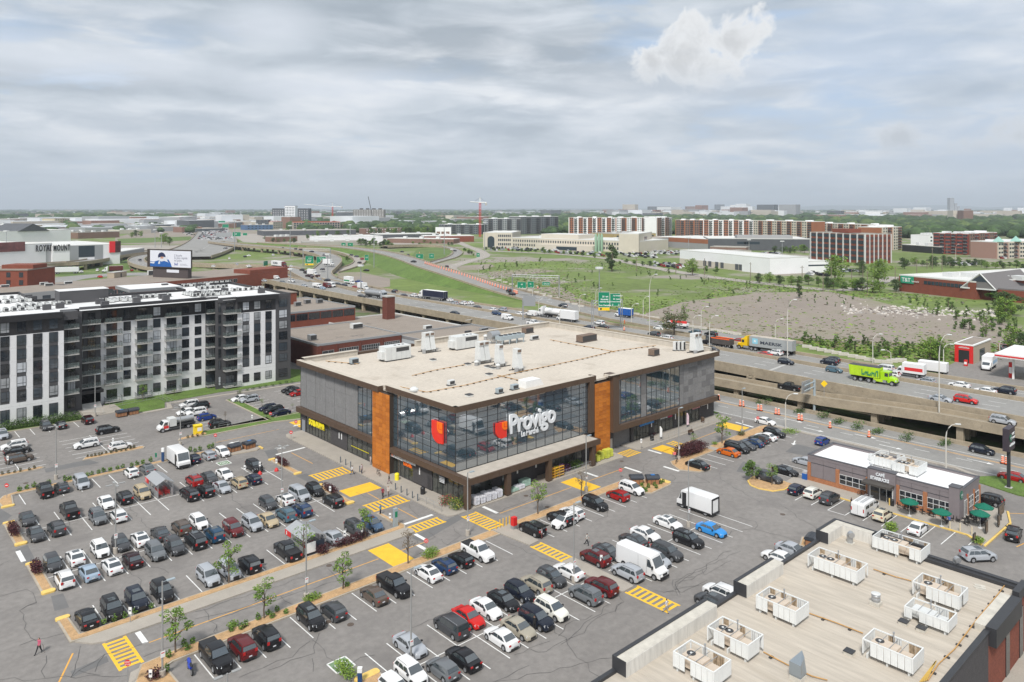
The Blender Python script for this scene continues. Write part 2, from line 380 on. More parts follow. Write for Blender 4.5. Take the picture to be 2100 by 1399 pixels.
for pts in([(-60,90.3),(-31,88.5),(-31,88.75),(-60,90.6)],[(-16.3,59.8),(-1.5,59.8),(3.6,58.2),(3.7,58.5),(-1.4,60.1),(-16.3,60.1)],[(-15.2,63.4),(-2.0,62.3),(-2.0,84.8),(-1.75,84.8),(-1.75,62.05),(-15.2,63.1)],[(.05,62.8),(6.5,62.8),(6.5,63.05),(.3,63.05),(.3,85.2),(.05,85.2)]):
 b.prism(pts,0,.17)
stru('kerb',b,CURB)
b=MB();b.poly([(74.3,-200,.006),(88.4,-200,.006),(88.4,120,.006),(74.3,120,.006)]);stru('road',b,ROADM)
b=MB();b.prism([(88.4,-200),(89.1,-200),(89.1,120),(88.4,120)],0,.75);stru('road_barrier',b,BARR)
b=MB();b.poly([(89.1,-200,.05),(113,-200,.05),(113,330,.05),(89.1,330,.05)]);stru('verge',b,mat('weedy_dirt',(.16,.14,.10),.95,var=.2,vs=.3,dark=(.08,.12,.035),darkpos=(.45,.55),dsc=.12,bump=.5))
b=MB();b.prism([(45.4,-29.7),(48.4,-29.5),(49,-31.5),(49,-54),(58.4,-54.2),(58.4,-57.6),(53.9,-59.1),(42.9,-59.0),(45.0,-56.6)],0,.15);stru('sidewalk',b,CONC)
b=MB()
b.prism([(45.2,-31),(45.4,-30.9),(45.2,-56.6),(43.2,-58.9),(43.0,-58.6),(45.0,-56.3)],0,.17);b.prism([(43,-59.0),(53.9,-59.2),(58.4,-57.7),(58.4,-58),(53.9,-59.45),(43,-59.25)],0,.17)
stru('kerb',b,YKERB)
isl([(42.9,-58.7),(44.9,-56.6),(45.0,-58.8)],kerb=YKERB,fill=GRASS)
b=MB();b.prism([(69,-50),(72,-50.5),(74,-52),(74,-75),(69.6,-75),(67,-57)],0,.13);b.prism([(49,-66),(56,-66.5),(66,-63),(69,-75),(50,-75)],0,.13);stru('lawn',b,GRASS)
b=MB();b.prism([(72.2,-50),(74.3,-46),(74.3,-8),(73.4,-8),(73.3,-46),(71.2,-50)],0,.14);stru('sidewalk',b,CONC)
b=MB();Z=.008
def ln(x0,y0,x1,y1,w_=.12,z=Z,B=None):
 B=B or b;d=Vector((x1-x0,y1-y0)).normalized()*w_/2;n=(-d.y,d.x)
 B.quad((x0-n[0],y0-n[1],z),(x1-n[0],y1-n[1],z),(x1+n[0],y1+n[1],z),(x0+n[0],y0+n[1],z))
gx=lambda k:-51.3+2.57*k
def row(k0,k1,y0,y1,skip=()):
 for k in rg(k0,k1+1):
  if k not in skip:ln(gx(k),y0,gx(k),y1)
row(1,13,43.6,49.0);row(1,14,26.6,37.4,(8,));ln(gx(0),32,gx(15)-.2,32);row(1,14,9.5,20.5);ln(gx(0),15,gx(15),15)
row(1,14,-1.0,4.3);row(3,18,-18.5,-13.1);row(8,18,-35.0,-24.5);ln(gx(7),-29.8,gx(19)-.2,-29.8,z=.011)
for k in rg(21,30):ln(gx(k),-18.5,gx(k),-13.1)
for k in rg(21,31):ln(gx(k),-35,gx(k),-24.5)
ln(gx(20)+.7,-29.8,gx(29),-29.8,z=.011)
for k in rg(12):ln(42.9+2.62*k,-18.5,42.9+2.62*k,-13.1)
for k in rg(7):ln(43+2.62*k,-30.6,43+2.62*k,-25)
for k in rg(10):ln(39.4,-34.4-2.57*k,45.1,-34.4-2.57*k)
ln(39.4,-39.5,39.4,-42.1)
for k in rg(6):ln(-38,62.2+2.6*k,-26.6,62.2+2.6*k);ln(-51,62.2+2.6*k,-42.6,62.2+2.6*k)
ln(-32.6,61.6,-32.6,76);ln(-46.6,61,-46.6,76)
for k in rg(8):ln(-48.3+2.6*k,83.8,-48.3+2.6*k,89.1)
for k in rg(9):ln(-14.2,64.6+2.5*k,-8.5,64.6+2.5*k);ln(.4,63.6+2.5*k,5.9,63.6+2.5*k)
for k in rg(7):ln(10,70+2.5*k,16,70+2.5*k)
for a in((-5.2,-1.2,-10.6,-1.2),(-10.9,-4.9,-10.9,-7.6),(-12.6,-10.6,-12.6,-7.9),(2.2,-3.9,2.2,-7.2),(31.6,-7.2,31.6,-10.9),(24.6,-4.2,24.6,-7.2),(42.2,-4.2,42.2,-7.2),(36.9,-11.6,36.9,-14.8),(69.9,-9.8,70.5,-5.4),(-46.6,-4.9,-46.6,-7.6),(-10.4,39.9,-4.5,40.2),(-52.5,26,-52.5,22)):
 ln(*a,w_=.55)
def arrow(x,y,rz,L=3.0,B=None,bend=0):
 B=B or b
 pts=[(-L/2,-.12),(L/2-1.0,-.12),(L/2-1.0,-.5),(L/2,0),(L/2-1.0,.5),(L/2-1.0,.12),(-L/2,.12)]
 B.poly([(x+rot2(px,py,rz)[0],y+rot2(px,py,rz)[1],Z+.004)for px,py in pts])
arrow(-7.6,43.2,R(200));arrow(1.5,54.8,R(190));arrow(-13.2,52.3,R(185),2.2);arrow(66.3,-20.5,R(200));arrow(64.2,-27,R(180))
for y in(-9,-24,-44):arrow(80.6,y-4,R(-90),4.2);arrow(77.4,y-10,R(-90),4.2)
ln(75.0,-120,75.0,80,.14);ln(84.0,-60,84.0,60,.14)
for k in rg(30):ln(79.6,-110+7*k,79.6,-107.4+7*k,.13)
stru('road_marking',b,WHITE)
b=MB()
def xwalk_x(x0,y0,x1,y1,n,stripes='y',B=None):
 "ladder crossing: two rails and n bars"
 B=B or b;w_=.3
 if stripes=='y':
  ln(x0,y0+w_/2,x1,y0+w_/2,w_,Z,B);ln(x0,y1-w_/2,x1,y1-w_/2,w_,Z,B)
  for i in rg(n):t=x0+(x1-x0)*(i+.5)/n;ln(t,y0+w_,t,y1-w_,abs(x1-x0)/n*.5,Z,B)
 else:
  ln(x0+w_/2,y0,x0+w_/2,y1,w_,Z,B);ln(x1-w_/2,y0,x1-w_/2,y1,w_,Z,B)
  for i in rg(n):t=y0+(y1-y0)*(i+.5)/n;ln(x0+w_,t,x1-w_,t,abs(y1-y0)/n*.5,Z,B)
xwalk_x(-11.1,22.4,-4.6,26.0,9);xwalk_x(-11.1,5.4,-4.6,8.7,9);xwalk_x(-10.6,-4.6,-5.2,-2.3,8)
xwalk_x(-2.6,-11.0,.2,-4.6,9,'x');xwalk_x(-50.0,-11.0,-47.7,-4.8,8,'x');xwalk_x(-1.9,-24.3,.2,-18.4,8,'x');xwalk_x(-1.9,-40.6,.6,-34.5,8,'x')
xwalk_x(36.1,-4.3,40.1,-1.6,6);xwalk_x(47.8,-8.2,50.1,-4.1,6,'x')
for x0,y0,x1,y1 in((-10.7,12.9,-5.0,16.4),(-18.4,-10.95,-15.2,-4.85),(18.1,-10.6,21.5,-4.8),(43.2,-8.8,46.6,-4.2),(65.2,-9.5,69.0,-4.0),(.8,52.8,3.4,57.8)):
 b.quad((x0,y0,Z),(x1,y0,Z),(x1,y1,Z),(x0,y1,Z))
stru('road_marking',b,YEL)
b=MB()
ln(-46.3,-7.8,-18.6,-7.8,.13);ln(-15.2,-7.8,-11.4,-7.9,.13);ln(2.4,-7.5,17.8,-7.5,.13);ln(21.7,-7.5,31,-7.5,.13);ln(43,-6.6,65,-6.4,.13);ln(-7.7,31,-7.8,39,.13);ln(-7.8,12.7,-7.9,9,.13);ln(-7.7,5,-7.7,-1,.13)
ln(-55,-9.6,-52.6,-4.6,.16);ln(82.0,-100,82.4,60,.14);ln(82.4,-100,82.8,60,.14);ln(58,-58,63.5,-64,.14);ln(46,-62,66,-66,.14);ln(-16,54.5,-3,54.5,.12)
stru('road_marking',b,ORLINE)
b=MB()
for x,y in((-33.5,-24.6),(-19.2,41.8)):
 for a in((x-1,y-1,x+1,y-1),(x-1,y+1,x+1,y+1),(x-1,y-1,x-1,y+1),(x+1,y-1,x+1,y+1)):ln(*a,w_=.16,z=.016)
 for i in rg(16):
  a0,a1=i*pi/8,(i+1)*pi/8
  ln(x+.6*cos(a0),y+.6*sin(a0),x+.6*cos(a1),y+.6*sin(a1),.1,.016)
 ln(x-.3,y,x+.3,y,.25,.016)
stru('road_marking',b,WHITE)
b=MB()
for x,y in((-33.5,-24.6),(-19.2,41.8)):b.quad((x-1,y-1,.012),(x+1,y-1,.012),(x+1,y+1,.012),(x-1,y+1,.012))
stru('road_marking',b,mat('green_bay_paint',(.16,.24,.14),.8,var=.2,vs=3))
b=MB()
for pts in([(-43.5,57.5),(-35.5,56.8),(-36.4,60),(-43.3,59.8)],[(-54,41),(-51.8,44),(-51,40),(-53,37)],[(-52.6,26.8),(-51.2,27.2),(-51.3,21),(-52.6,21.2)],[(-51.8,9.8),(-50.6,9.6),(-50.8,5.6),(-52.2,5.8)],[(-11,43.5),(-8.8,43),(-10.4,38.4),(-12.4,38.4)],[(-12.7,27.3),(-10.8,27.2),(-10.7,21.2),(-12.5,21.2)],[(-53.5,-7.8),(-50.2,-7.4),(-50.3,-8.6),(-53.5,-9)],[(-12,-5.6),(-2.5,-3.6),(-2.6,-5.2),(-11.6,-7.6)],[(44,-21.5),(49.5,-19.5),(50,-22.5),(45,-24.6)],[(8,-44),(14,-42),(15,-45.6),(8.6,-46)],[(60,-22),(66,-21),(66,-26),(61,-27)],[(77,-22),(79,-14),(80.5,-16),(79,-24)]):
 b.poly([(x,y,.0035)for x,y in pts])
stru('asphalt_repair',b,ASPH2)
b=MB();rc=random.Random(5)
def crack(pxs,w_=.045,site=False,wob=.35):
 pts=[p if site else G(*p)for p in pxs];full=[]
 for i in rg(len(pts)-1):
  a,c=Vector(pts[i]),Vector(pts[i+1]);n=max(2,int((c-a).length/1.1));pr=Vector((-(c-a).y,(c-a).x)).normalized()
  for k in rg(n):full.append(a.lerp(c,k/n)+pr*rc.uniform(-wob,wob)*(0 if k==0 else 1))
 full.append(Vector(pts[-1]))
 for i in rg(len(full)-1):
  d=(full[i+1]-full[i]);
  if d.length<.01:continue
  d=d.normalized()*w_*rc.uniform(.35,.65);z=.02
  b.quad((full[i].x+d.y,full[i].y-d.x,z),(full[i+1].x+d.y,full[i+1].y-d.x,z),(full[i+1].x-d.y,full[i+1].y+d.x,z),(full[i].x-d.y,full[i].y+d.x,z))
for c in '0 1224 55 1209 75 1237 40 1253 50 1290 75 1315|75 1235 45 1250|40 1324 120 1302 230 1268|95 1345 92 1390|165 1325 160 1350 145 1390|145 1390 215 1342 300 1317|160 1375 205 1385|195 1378 215 1342|0 1395 260 1386|265 1172 290 1190 288 1205|400 1255 500 1225 620 1185 636 1195|400 1270 440 1262 600 1215|418 1250 445 1295|430 1275 520 1245 700 1190|673 1167 700 1198|575 1222 600 1240|640 1312 688 1357|636 1315 600 1348 540 1370 490 1390|655 1298 645 1340 550 1375|640 1350 642 1378|845 1288 900 1268 925 1252|855 1108 865 1118 893 1102 880 1092|905 1106 917 1118 945 1098 930 1080|917 1118 1000 1095 1010 1088|1045 1115 1110 1145 1150 1157|1150 1322 1190 1290 1252 1237|1145 1305 1160 1282 1215 1262|1055 1343 1085 1330 1128 1315|1088 1332 1120 1337 1180 1305 1280 1235 1270 1222|1262 1255 1275 1235|1015 1398 1085 1365|1385 1210 1400 1190 1440 1165 1520 1130|1395 1220 1385 1200 1430 1180 1475 1140 1500 1130|1440 1170 1445 1180 1500 1150|1340 1210 1400 1215 1450 1190|1360 1215 1400 1205 1455 1195|1545 1085 1620 1105 1650 1115|1515 1060 1550 1070 1548 1085 1500 1090 1485 1105|1300 980 1320 960 1335 940|1325 965 1380 975 1383 985 1330 992|1380 990 1456 990 1425 975|1480 965 1478 983 1560 1030|1220 1070 1246 1060 1248 1045|1110 1035 1125 1048|1015 1052 1060 1035 1090 1020|1260 968 1300 950 1350 935|120 1000 240 970 360 945|0 1160 20 1150|420 1030 470 1010 485 1030 520 1055|205 960 280 945|540 885 620 878|262 1035 290 1070 330 1095|1880 1010 1960 1100|1600 1035 1680 1090|1760 1130 1800 1135|730 1010 760 1022|860 1060 840 1035|1560 940 1640 925 1700 930|1850 890 1950 930 2050 960'.split('|'):
 c=[int(v)for v in c.split()];c=list(zip(c[::2],c[1::2]))
 crack(c)
crack([(1395,1215),(1385,1195),(1410,1178),(1450,1165)]);crack([(1390,1222),(1380,1190),(1425,1183)])
for i in rg(34):
 x,y=rc.uniform(-60,60),rc.uniform(-60,60)
 if-5<x<74 and-4<y<52:continue
 a=rc.choice((0,pi/2))+rc.uniform(-.4,.4);L=rc.uniform(3,14);crack([(x,y),(x+L*cos(a),y+L*sin(a))],.045,True,.5)
tag(P('crack_sealant',b,mat('crack_tar',(.075,.073,.072),.6)),kind='structure')
mh=MB();mh.prism([(.38*cos(i*pi/6),.38*sin(i*pi/6))for i in rg(12)],0,.012)
mhm=mh.mesh('manhole_cover',mat('rusty_iron',(.10,.075,.06),.8,var=.2,vs=6))
for i,p in enu([(675,1160),(712,1198),(672,1276),(719,1281),(1079,1017),(1122,1040),(1275,946),(53,991),(594,1258),(1605,1055)]):
 tag(ob('manhole_cover',mhm,None,(*G(*p),.004)),'round iron manhole cover set flush in the asphalt','manhole cover','manhole covers in the paving')

# ---- supermarket
def PX(px,x0):
 a=(px-1050)/FPX;d=(x0-CAMX)/(a*cos(TH)+sin(TH));return CAMY+d*(-a*sin(TH)+cos(TH)),d
def PY(px,y0):
 a=(px-1050)/FPX;d=(y0-CAMY)/(cos(TH)-a*sin(TH));return CAMX+d*(a*cos(TH)+sin(TH)),d
BRW=mat('brown_metal_panel',(.088,.055,.036),.5,.0,var=.07,vs=.6)
BROWND=mat('dark_brown_frame',(.045,.032,.024),.55)
STONE=mat('grey_stone_panel',(.205,.203,.203),.85,var=.09,vs=.6,var2=.12,vs2=2.5,bump=.15)
STONE2=mat('dark_grey_stone',(.15,.148,.15),.85,var=.09,vs=.8,var2=.1,vs2=3)
BRICKD=mat('charcoal_brick',(.062,.058,.060),.9,var=.15,vs=3,var2=.2,vs2=12,bump=.2)
ROOFM=mat('gravelled_membrane',(.52,.465,.395),.9,var=.06,vs=.1,var2=.07,vs2=1.6,dark=(.36,.31,.25),darkpos=(.56,.78),dsc=.16,bump=.2,bs=8)
MULL=mat('black_mullion',(.018,.019,.022),.45)
ROOFC=mat('roof_coping',(.50,.45,.38),.8,var=.08,vs=.5)
WOOD=bpy.data.materials.new('orange_timber_tile');WOOD.use_nodes=True
t=WOOD.node_tree;bb=t.nodes['Principled BSDF'];sv(bb,'Roughness',.5)
oi=t.nodes.new('ShaderNodeObjectInfo');cr=t.nodes.new('ShaderNodeValToRGB');cr.color_ramp.elements[0].color=(.40,.118,.012,1);cr.color_ramp.elements[1].color=(.56,.185,.022,1)
t.links.new(oi.outputs['Random'],cr.inputs[0])
tcn=t.nodes.new('ShaderNodeTexCoord');mpn=t.nodes.new('ShaderNodeMapping');sv(mpn,'Scale',(1,1,12));nn=t.nodes.new('ShaderNodeTexNoise');sv(nn,'Scale',.8)
t.links.new(tcn.outputs['Object'],mpn.inputs[0]);t.links.new(mpn.outputs[0],nn.inputs['Vector'])
mxn=t.nodes.new('ShaderNodeMix');mxn.data_type='RGBA';mxn.blend_type='MULTIPLY';sv(mxn,0,.5);t.links.new(cr.outputs[0],mxn.inputs[6]);t.links.new(nn.outputs[0],mxn.inputs[7])
vmn=t.nodes.new('ShaderNodeVectorMath');vmn.operation='SCALE';sv(vmn,'Scale',1.35);t.links.new(mxn.outputs[2],vmn.inputs[0]);t.links.new(vmn.outputs[0],bb.inputs['Base Color'])
st=E('supermarket_building',(0,0,0),0,'grey, brown and glass supermarket with timber-look strips in the middle of the car park','building')
b=MB()
b.box(.25,.9,0,69.5,49.6,13.6);b.box(.25,.25,4.0,30.6,18,13.7);P('core_wall',b,STONE2,st)
bx('roof',st,ROOFM,0,0,13.6,69.4,49.4,13.95)
b=MB();b.box(0,48.9,13.95,12,49.6,15.0);b.box(27,48.9,13.95,69.8,49.6,15.15);b.box(69.1,0,13.95,69.8,48.9,15.1);P('parapet',b,mat('pale_ribbed_parapet',(.48,.44,.38),.85,var=.12,vs=1.2,stretch=(1,1,.2)),st)
b=MB();b.box(-.4,48.7,15.0,12,49.8,15.05);b.box(27,48.7,15.15,69.9,49.8,15.2);b.box(69,0,15.1,69.9,48.7,15.15);P('parapet_coping',b,ROOFC,st)
jy=[50.8]+[PX(420+q/4.995,-.02)[0]for q in(1040,1135,1180,1240,1328,1440,1562)]+[PX(735,0)[0]]
for i in rg(len(jy)-1):
 zz=[4.95,7.8,10.6,13.45]
 for k in rg(3):
  bx('stone_panel',st,STONE,-.02-.012*((i+k)%2),jy[i+1]+.05,zz[k]+.02,.25,jy[i]-.05,zz[k+1]-.01)
bx('joint_backing',st,DMT,.05,27,4.9,.3,50.7,13.6)
bx('rear_wall',st,BRICKD,-.02,50.8,0,69.4,50.95,14.0)
def glz(parent,axis,c,a0,a1,z0,z1,ncol,nrow,out=-1,m=GLASSB,rows=None,mw=.03,tilt=.0016):
 "curtain wall on the plane x=c (axis 'x') or y=c (axis 'y'); every pane, mullion and transom its own part"
 rr=random.Random(int(a0*10+z1));zs=rows or[z0+(z1-z0)*i/nrow for i in rg(nrow+1)]
 for i in rg(ncol):
  p0=a0+(a1-a0)*i/ncol;p1=a0+(a1-a0)*(i+1)/ncol
  for k in rg(len(zs)-1):
   t0,t1=rr.uniform(-tilt,tilt),rr.uniform(-tilt,tilt);w_=p1-p0;h=zs[k+1]-zs[k];b=MB()
   def pt(a,z,d):return(c+out*d,a,z)if axis=='x' else(a,c+out*d,z)
   q=[pt(p0,zs[k],0),pt(p1,zs[k],t0*w_),pt(p1,zs[k+1],t0*w_+t1*h),pt(p0,zs[k+1],t1*h)]
   b.quad(*q);me=b.mesh('glass_pane',m,fixn=False)
   nrm=me.polygons[0].normal;want=Vector((out,0,0))if axis=='x' else Vector((0,out,0))
   if nrm.dot(want)<0:me.flip_normals()
   ob('glass_pane',me,parent)
 def bar(n,A0,A1,Z0,Z1,d=.05):
  b=MB()
  if axis=='x':b.box(c+out*d,A0,Z0,c-out*.02,A1,Z1)
  else:b.box(A0,c+out*d,Z0,A1,c-out*.02,Z1)
  P(n,b,MULL,parent)
 for i in rg(ncol+1):
  p=a0+(a1-a0)*i/ncol;bar('mullion',p-mw,p+mw,zs[0],zs[-1])
 for z in zs[1:-1]:bar('transom',a0,a1,z-mw*.8,z+mw*.8,.035)
zr=[4.75,6.0,7.1,8.15,9.2,10.2,11.15,12.1,13.05,13.9]
glz(st,'y',0.0,0.0,30.0,0,0,14,0,rows=zr);glz(st,'x',0.0,0.0,17.1,0,0,8,0,rows=zr)
yg0,yg1=22.4,jy[-1]
glz(st,'x',-.05,yg0,yg1,0,0,4,0,rows=[4.9,7.6,9.2,11.6,13.4])
def fascia(axis,c,a0,a1,z0,z1,n,th=.5,out=-1):
 for i in rg(n):
  p0=a0+(a1-a0)*i/n;p1=a0+(a1-a0)*(i+1)/n;b=MB();g_=.012
  if axis=='x':b.box(c+out*th,p0+g_,z0,c,p1-g_,z1)
  else:b.box(p0+g_,c+out*th,z0,p1-g_,c,z1)
  P('fascia_panel',b,BRW,st)
fascia('x',0,-.55,18.7,13.9,14.8,9,.55);fascia('y',0,0,31.3,13.9,14.8,14,.55)
fascia('x',-.1,20.2,50.6,13.45,14.45,13,1.0);fascia('x',0,-3.9,16.9,3.8,4.7,10,.9);fascia('x',0,22.3,51.5,3.85,4.9,13,.75)
fascia('y',-3.5,-.9,29.2,3.75,4.65,14,.35)
bx('brown_frame_post',st,BRW,30.05,-.55,4.7,31.3,.3,13.9)
b=MB();b.box(31.3,-.5,13.9,31.8,1,14.8);b.box(28.9,-3.8,3.75,29.2,.6,4.65);P('fascia_return',b,BRW,st)
b=MB();b.box(-.5,-.5,14.8,31.3,.1,14.84);b.box(-.5,-.5,14.8,.1,18.7,14.84);b.box(-1.1,20.2,14.45,-.2,50.6,14.49);b.box(34.6,-1.6,14.45,69.9,-.7,14.49);P('parapet_coping',b,ROOFC,st)
bx('fascia_panel',st,BRW,-.9,49.6,13.45,27,50.6,14.45)
b=MB();b.box(-.1,.05,13.95,31.3,1.2,14.7);b.box(.02,1.2,13.95,1.0,18.5,14.7);b.box(-.1,20.4,13.95,1,49.6,14.4);b.box(35,-.6,13.95,69.1,.4,14.4);P('parapet_upstand',b,ROOFM,st)
def tiles(axis,c,a0,a1,z0,z1,nc,nr,out=-1):
 base={}
 for i in rg(nc):
  for k in rg(nr):
   p0=a0+(a1-a0)*i/nc;p1=a0+(a1-a0)*(i+1)/nc;q0=z0+(z1-z0)*k/nr;q1=z0+(z1-z0)*(k+1)/nr
   if 'm' not in base:
    b=MB();w_=p1-p0;h=q1-q0
    if axis=='x':b.box(0,.012,.012,.1,w_-.012,h-.012)
    else:b.box(.012,0,.012,w_-.012,.1,h-.012)
    base['m']=b.mesh('timber_tile',WOOD)
   d=.006*((i*7+k*3)%3)
   ob('timber_tile',base['m'],st,(c-.1-d,p0,q0)if axis=='x' else(p0,c-.1-d,q0))
tiles('x',-.8,17.0,22.3,.15,13.45,5,18);tiles('y',-.55,31.35,35.5,.15,13.3,4,18)
b=MB();b.box(-.79,17.0,0,.3,22.3,13.45);b.box(31.35,-.54,0,35.5,1,13.3);P('timber_strip_backing',b,BROWND,st)
YS=-.7
bx('brown_frame_post',st,BRW,35.5,YS-.7,3.85,37.2,.9,14.45)
fascia('y',YS,37.2,70.0,13.45,14.45,15,.95);fascia('y',YS,37.2,70.4,3.85,4.85,15,.7)
b=MB();b.box(70.0,YS-.9,13.45,70.35,49.6,14.45);b.box(70,YS-.7,3.85,70.6,49.6,4.85);P('fascia_panel',b,BRW,st)
g1=(PY(1273,YS)[0],PY(1314,YS)[0]);g2=(PY(1326,YS)[0],PY(1393,YS)[0])
glz(st,'y',YS,g1[0],g1[1],0,0,4,0,rows=[4.9,6.5,9.2,12.9]);glz(st,'y',YS,g2[0],g2[1],0,0,7,0,rows=[4.9,6.5,9.2,12.9])
bx('joint_backing',st,STONE2,37.2,YS+.03,4.85,69.8,.95,13.5)
def stones(x0,x1,z0,z1,n,m_):
 sr=random.Random(3)
 for i in rg(n):
  for k in rg(m_):
   p0,p1=x0+(x1-x0)*i/n,x0+(x1-x0)*(i+1)/n;q0,q1=z0+(z1-z0)*k/m_,z0+(z1-z0)*(k+1)/m_;b=MB();b.box(p0+.015,YS-.01-.01*sr.random(),q0+.015,p1-.015,YS+.1,q1-.015)
   P('stone_panel',b,STONE2 if sr.random()<.22 else STONE,st)
stones(37.2,g1[0]-.1,4.9,13.45,1,4);stones(g1[1]+.1,g2[0]-.1,4.9,13.45,1,4);stones(g2[1]+.1,g2[1]+1.5,4.9,13.45,1,4);stones(g2[1]+1.6,69.8,4.9,13.45,7,7)
stones(g1[0],g1[1],12.95,13.45,2,1);stones(g2[0],g2[1],12.95,13.45,3,1)
bx('east_wall',st,STONE,69.5,.9,0,69.8,49.6,13.6)
YG=.55
def shx(px):return PY(px,YG)[0]
b=MB()
for p0,p1 in((1236,1256),(1294,1299),(1331,1341),(1380,1388),(1433,1463)):b.box(shx(p0),YG-.1,.15,shx(p1),1.2,3.85)
P('brick_pier',b,BRICKD,st)
SHOPG=mat('shop_window_glass',(.05,.055,.05),.06,ior=1.7,var=.5,vs=.9)
for p0,p1,n in((1299,1331,5),(1341,1380,5),(1388,1401,2),(1404,1433,4)):glz(st,'y',YG,shx(p0),shx(p1),.2,3.6,n,0,rows=[.2,2.7,3.7],m=SHOPG)
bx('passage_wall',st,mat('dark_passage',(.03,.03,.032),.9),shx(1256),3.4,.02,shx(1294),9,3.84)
DOCK=shx(1256),shx(1294)
def gy(px):return PX(px,.1)[0]
b=MB();b.box(-.02,gy(887),.15,.3,gy(847.5),3.85);b.box(-.02,gy(713),.15,.3,gy(679),3.85);b.box(-.02,gy(629),.15,.3,51,3.85);b.box(.1,-2,.15,.3,51,3.9);b.box(-.02,gy(887),0,.2,51,.25);P('brick_pier',b,BRICKD,st)
for p0,p1,n,rws in((847.5,806,5,[.2,2.7,3.8]),(764,713,5,[.2,2.7,3.8]),(679,629.5,8,[.2,2.6,3.8])):glz(st,'x',.06,gy(p0),gy(p1),0,0,n,0,rows=rws,m=SHOPG)
glz(st,'x',.06,-1.9,gy(888),0,0,6,0,rows=[.2,2.5,3.8],m=SHOPG)
bx('service_door',st,DMT,-.06,gy(884),.15,-.02,gy(878),2.3)
bx('service_door',st,mat('grey_blue_door',(.25,.27,.30),.5),-.06,49.0,.15,-.02,50.2,2.4)
YC=-.9
glz(st,'y',YC,.4,6.6,0,0,5,0,rows=[.2,2.6,3.7],m=SHOPG);glz(st,'y',YC,8.6,10.2,0,0,2,0,rows=[.2,2.6,3.7],m=SHOPG);glz(st,'y',YC,19.5,27.5,0,0,6,0,rows=[.2,2.6,3.7],m=SHOPG)
b=MB();b.box(6.6,YC-.02,.15,8.6,0,3.75);b.box(10.2,YC-.02,.15,16.5,0,3.75);b.box(16.5,YC+.6,.15,19.5,.3,3.75);b.box(27.5,YC-.02,.15,31.3,0,3.75);P('brick_pier',b,BRICKD,st)
bx('canopy_slab',st,mat('canopy_concrete',(.43,.39,.34),.9,var=.12,vs=.7,dark=(.07,.065,.06),darkpos=(.60,.66),dsc=.28,bump=.2),-.88,-3.5,3.76,28.9,0,4.62)
for x,y in((-.45,-3.4),(7.7,-3.35),(16.8,-3.35),(27.6,-3.3)):
 b=MB();b.box(x-.42,y-.38,.3,x+.42,y+.38,3.76);b.box(x-.34,y-.3,.15,x+.34,y+.3,.3);P('canopy_column',b,BRW,st)
bx('brick_pier',st,BRICKD,35.5,.3,.15,shx(1256),1.2,3.85)
bx('service_door',st,MTL,shx(1247),.2,.15,shx(1253),.3,2.2)
for x,y,ax in((gy(862),0,'w'),(gy(702),0,'w'),(gy(697),0,'w'),(12,0,'s'),(16.2,0,'s'),(shx(1335),1,'s'),(shx(1384),1,'s'),(shx(1450),1,'s')):
 b=MB()
 if ax=='w':b.box(-.08,x-.12,1.9,-.03,x+.12,3.0)
 else:yy=(YG-.12)if y else YC-.04;b.box(x-.14,yy-.03,1.9,x+.14,yy,3.0)
 P('wall_notice',b,WHP,st)
SGW=mat('white_letter',(.74,.76,.78),.4);SIGNR=mat('red_logo',(.75,.035,.02),.4);SIGNO=mat('orange_logo',(.95,.18,.005),.4);SIGNY=mat('yellow_letter',(.85,.72,.02),.4)
def logo(origin,xd,s,parent):
 g=E('shop_logo');g.parent=parent;X=Vector(xd);O=Vector(origin);n=X.cross(Vector((0,0,1)))
 def shape(pts,th,nm,m_,off=0.0):
  b=MB();k=len(pts);f=[O+X*(p[0]*s)+Vector((0,0,p[1]*s))+n*(off)for p in pts];r=[q+n*th for q in f]
  b.v=[tuple(q)for q in f+r];b.f=[tuple(rg(k))[::-1],tuple(rg(k,2*k))]+[(i,(i+1)%k,k+(i+1)%k,k+i)for i in rg(k)];return P(nm,b,m_,g)
 sh_=[(0,1.15),(1,1.15),(1,.04)]+[(.62-.62*sin(a),.58-.58*cos(a))for a in[R(v)for v in(0,15,30,45,60,75,90)]]
 shape(sh_,.28,'logo_shield',SIGNR);shape([(p[0]*.46+.54,p[1]*.5+.585)for p in sh_],.12,'logo_leaf',SIGNO,.27)
 shape([(.70,.80),(1,.80),(1,.83),(.73,.83),(.73,1.08),(.70,1.08)],.03,'logo_line',SIGNR,.39)
 return g
SG=E('shop_sign');SG.parent=None
lx=PY(1017,-.3)[0];lz=8.05
SG.location=(0,0,0);tag(SG,'big raised white Provigo lettering with red and orange logo on the south glass wall','shop sign')
logo((lx,-.12,lz),(1,0,0),2.25,SG)
x1=PY(1043,-.3)[0];x2=PY(1137.5,-.3)[0]
text('letters','Provigo',4.3,SGW,SG,(x1,-.3,lz+.45),(1,0,0),ext=.16,bold=.10,spacing=.93,width=x2-x1)
x1=PY(1069,-.3)[0];x2=PY(1104,-.3)[0]
text('letters','Le Marché',1.25,SGW,SG,(x1,-.25,lz-.62),(1,0,0),ext=.06,bold=.035,spacing=.9,width=x2-x1)
SG=E('shop_sign');tag(SG,'red shield logo with orange leaf, alone on the west glass wall','shop sign')
ly=PX(887,-.2)[0];logo((-.12,ly,8.3),(0,-1,0),2.9,SG)
SG=E('shop_sign');tag(SG,'yellow DOLLARAMA lettering over the shop windows at the north-west corner','shop sign')
y1,y2=PX(633.5,-.5)[0],PX(664.5,-.5)[0];text('letters','DOLLARAMA',1.5,SIGNY,SG,(-.45,y1,2.35),(0,-1,0),ext=.08,bold=.05,width=y1-y2)
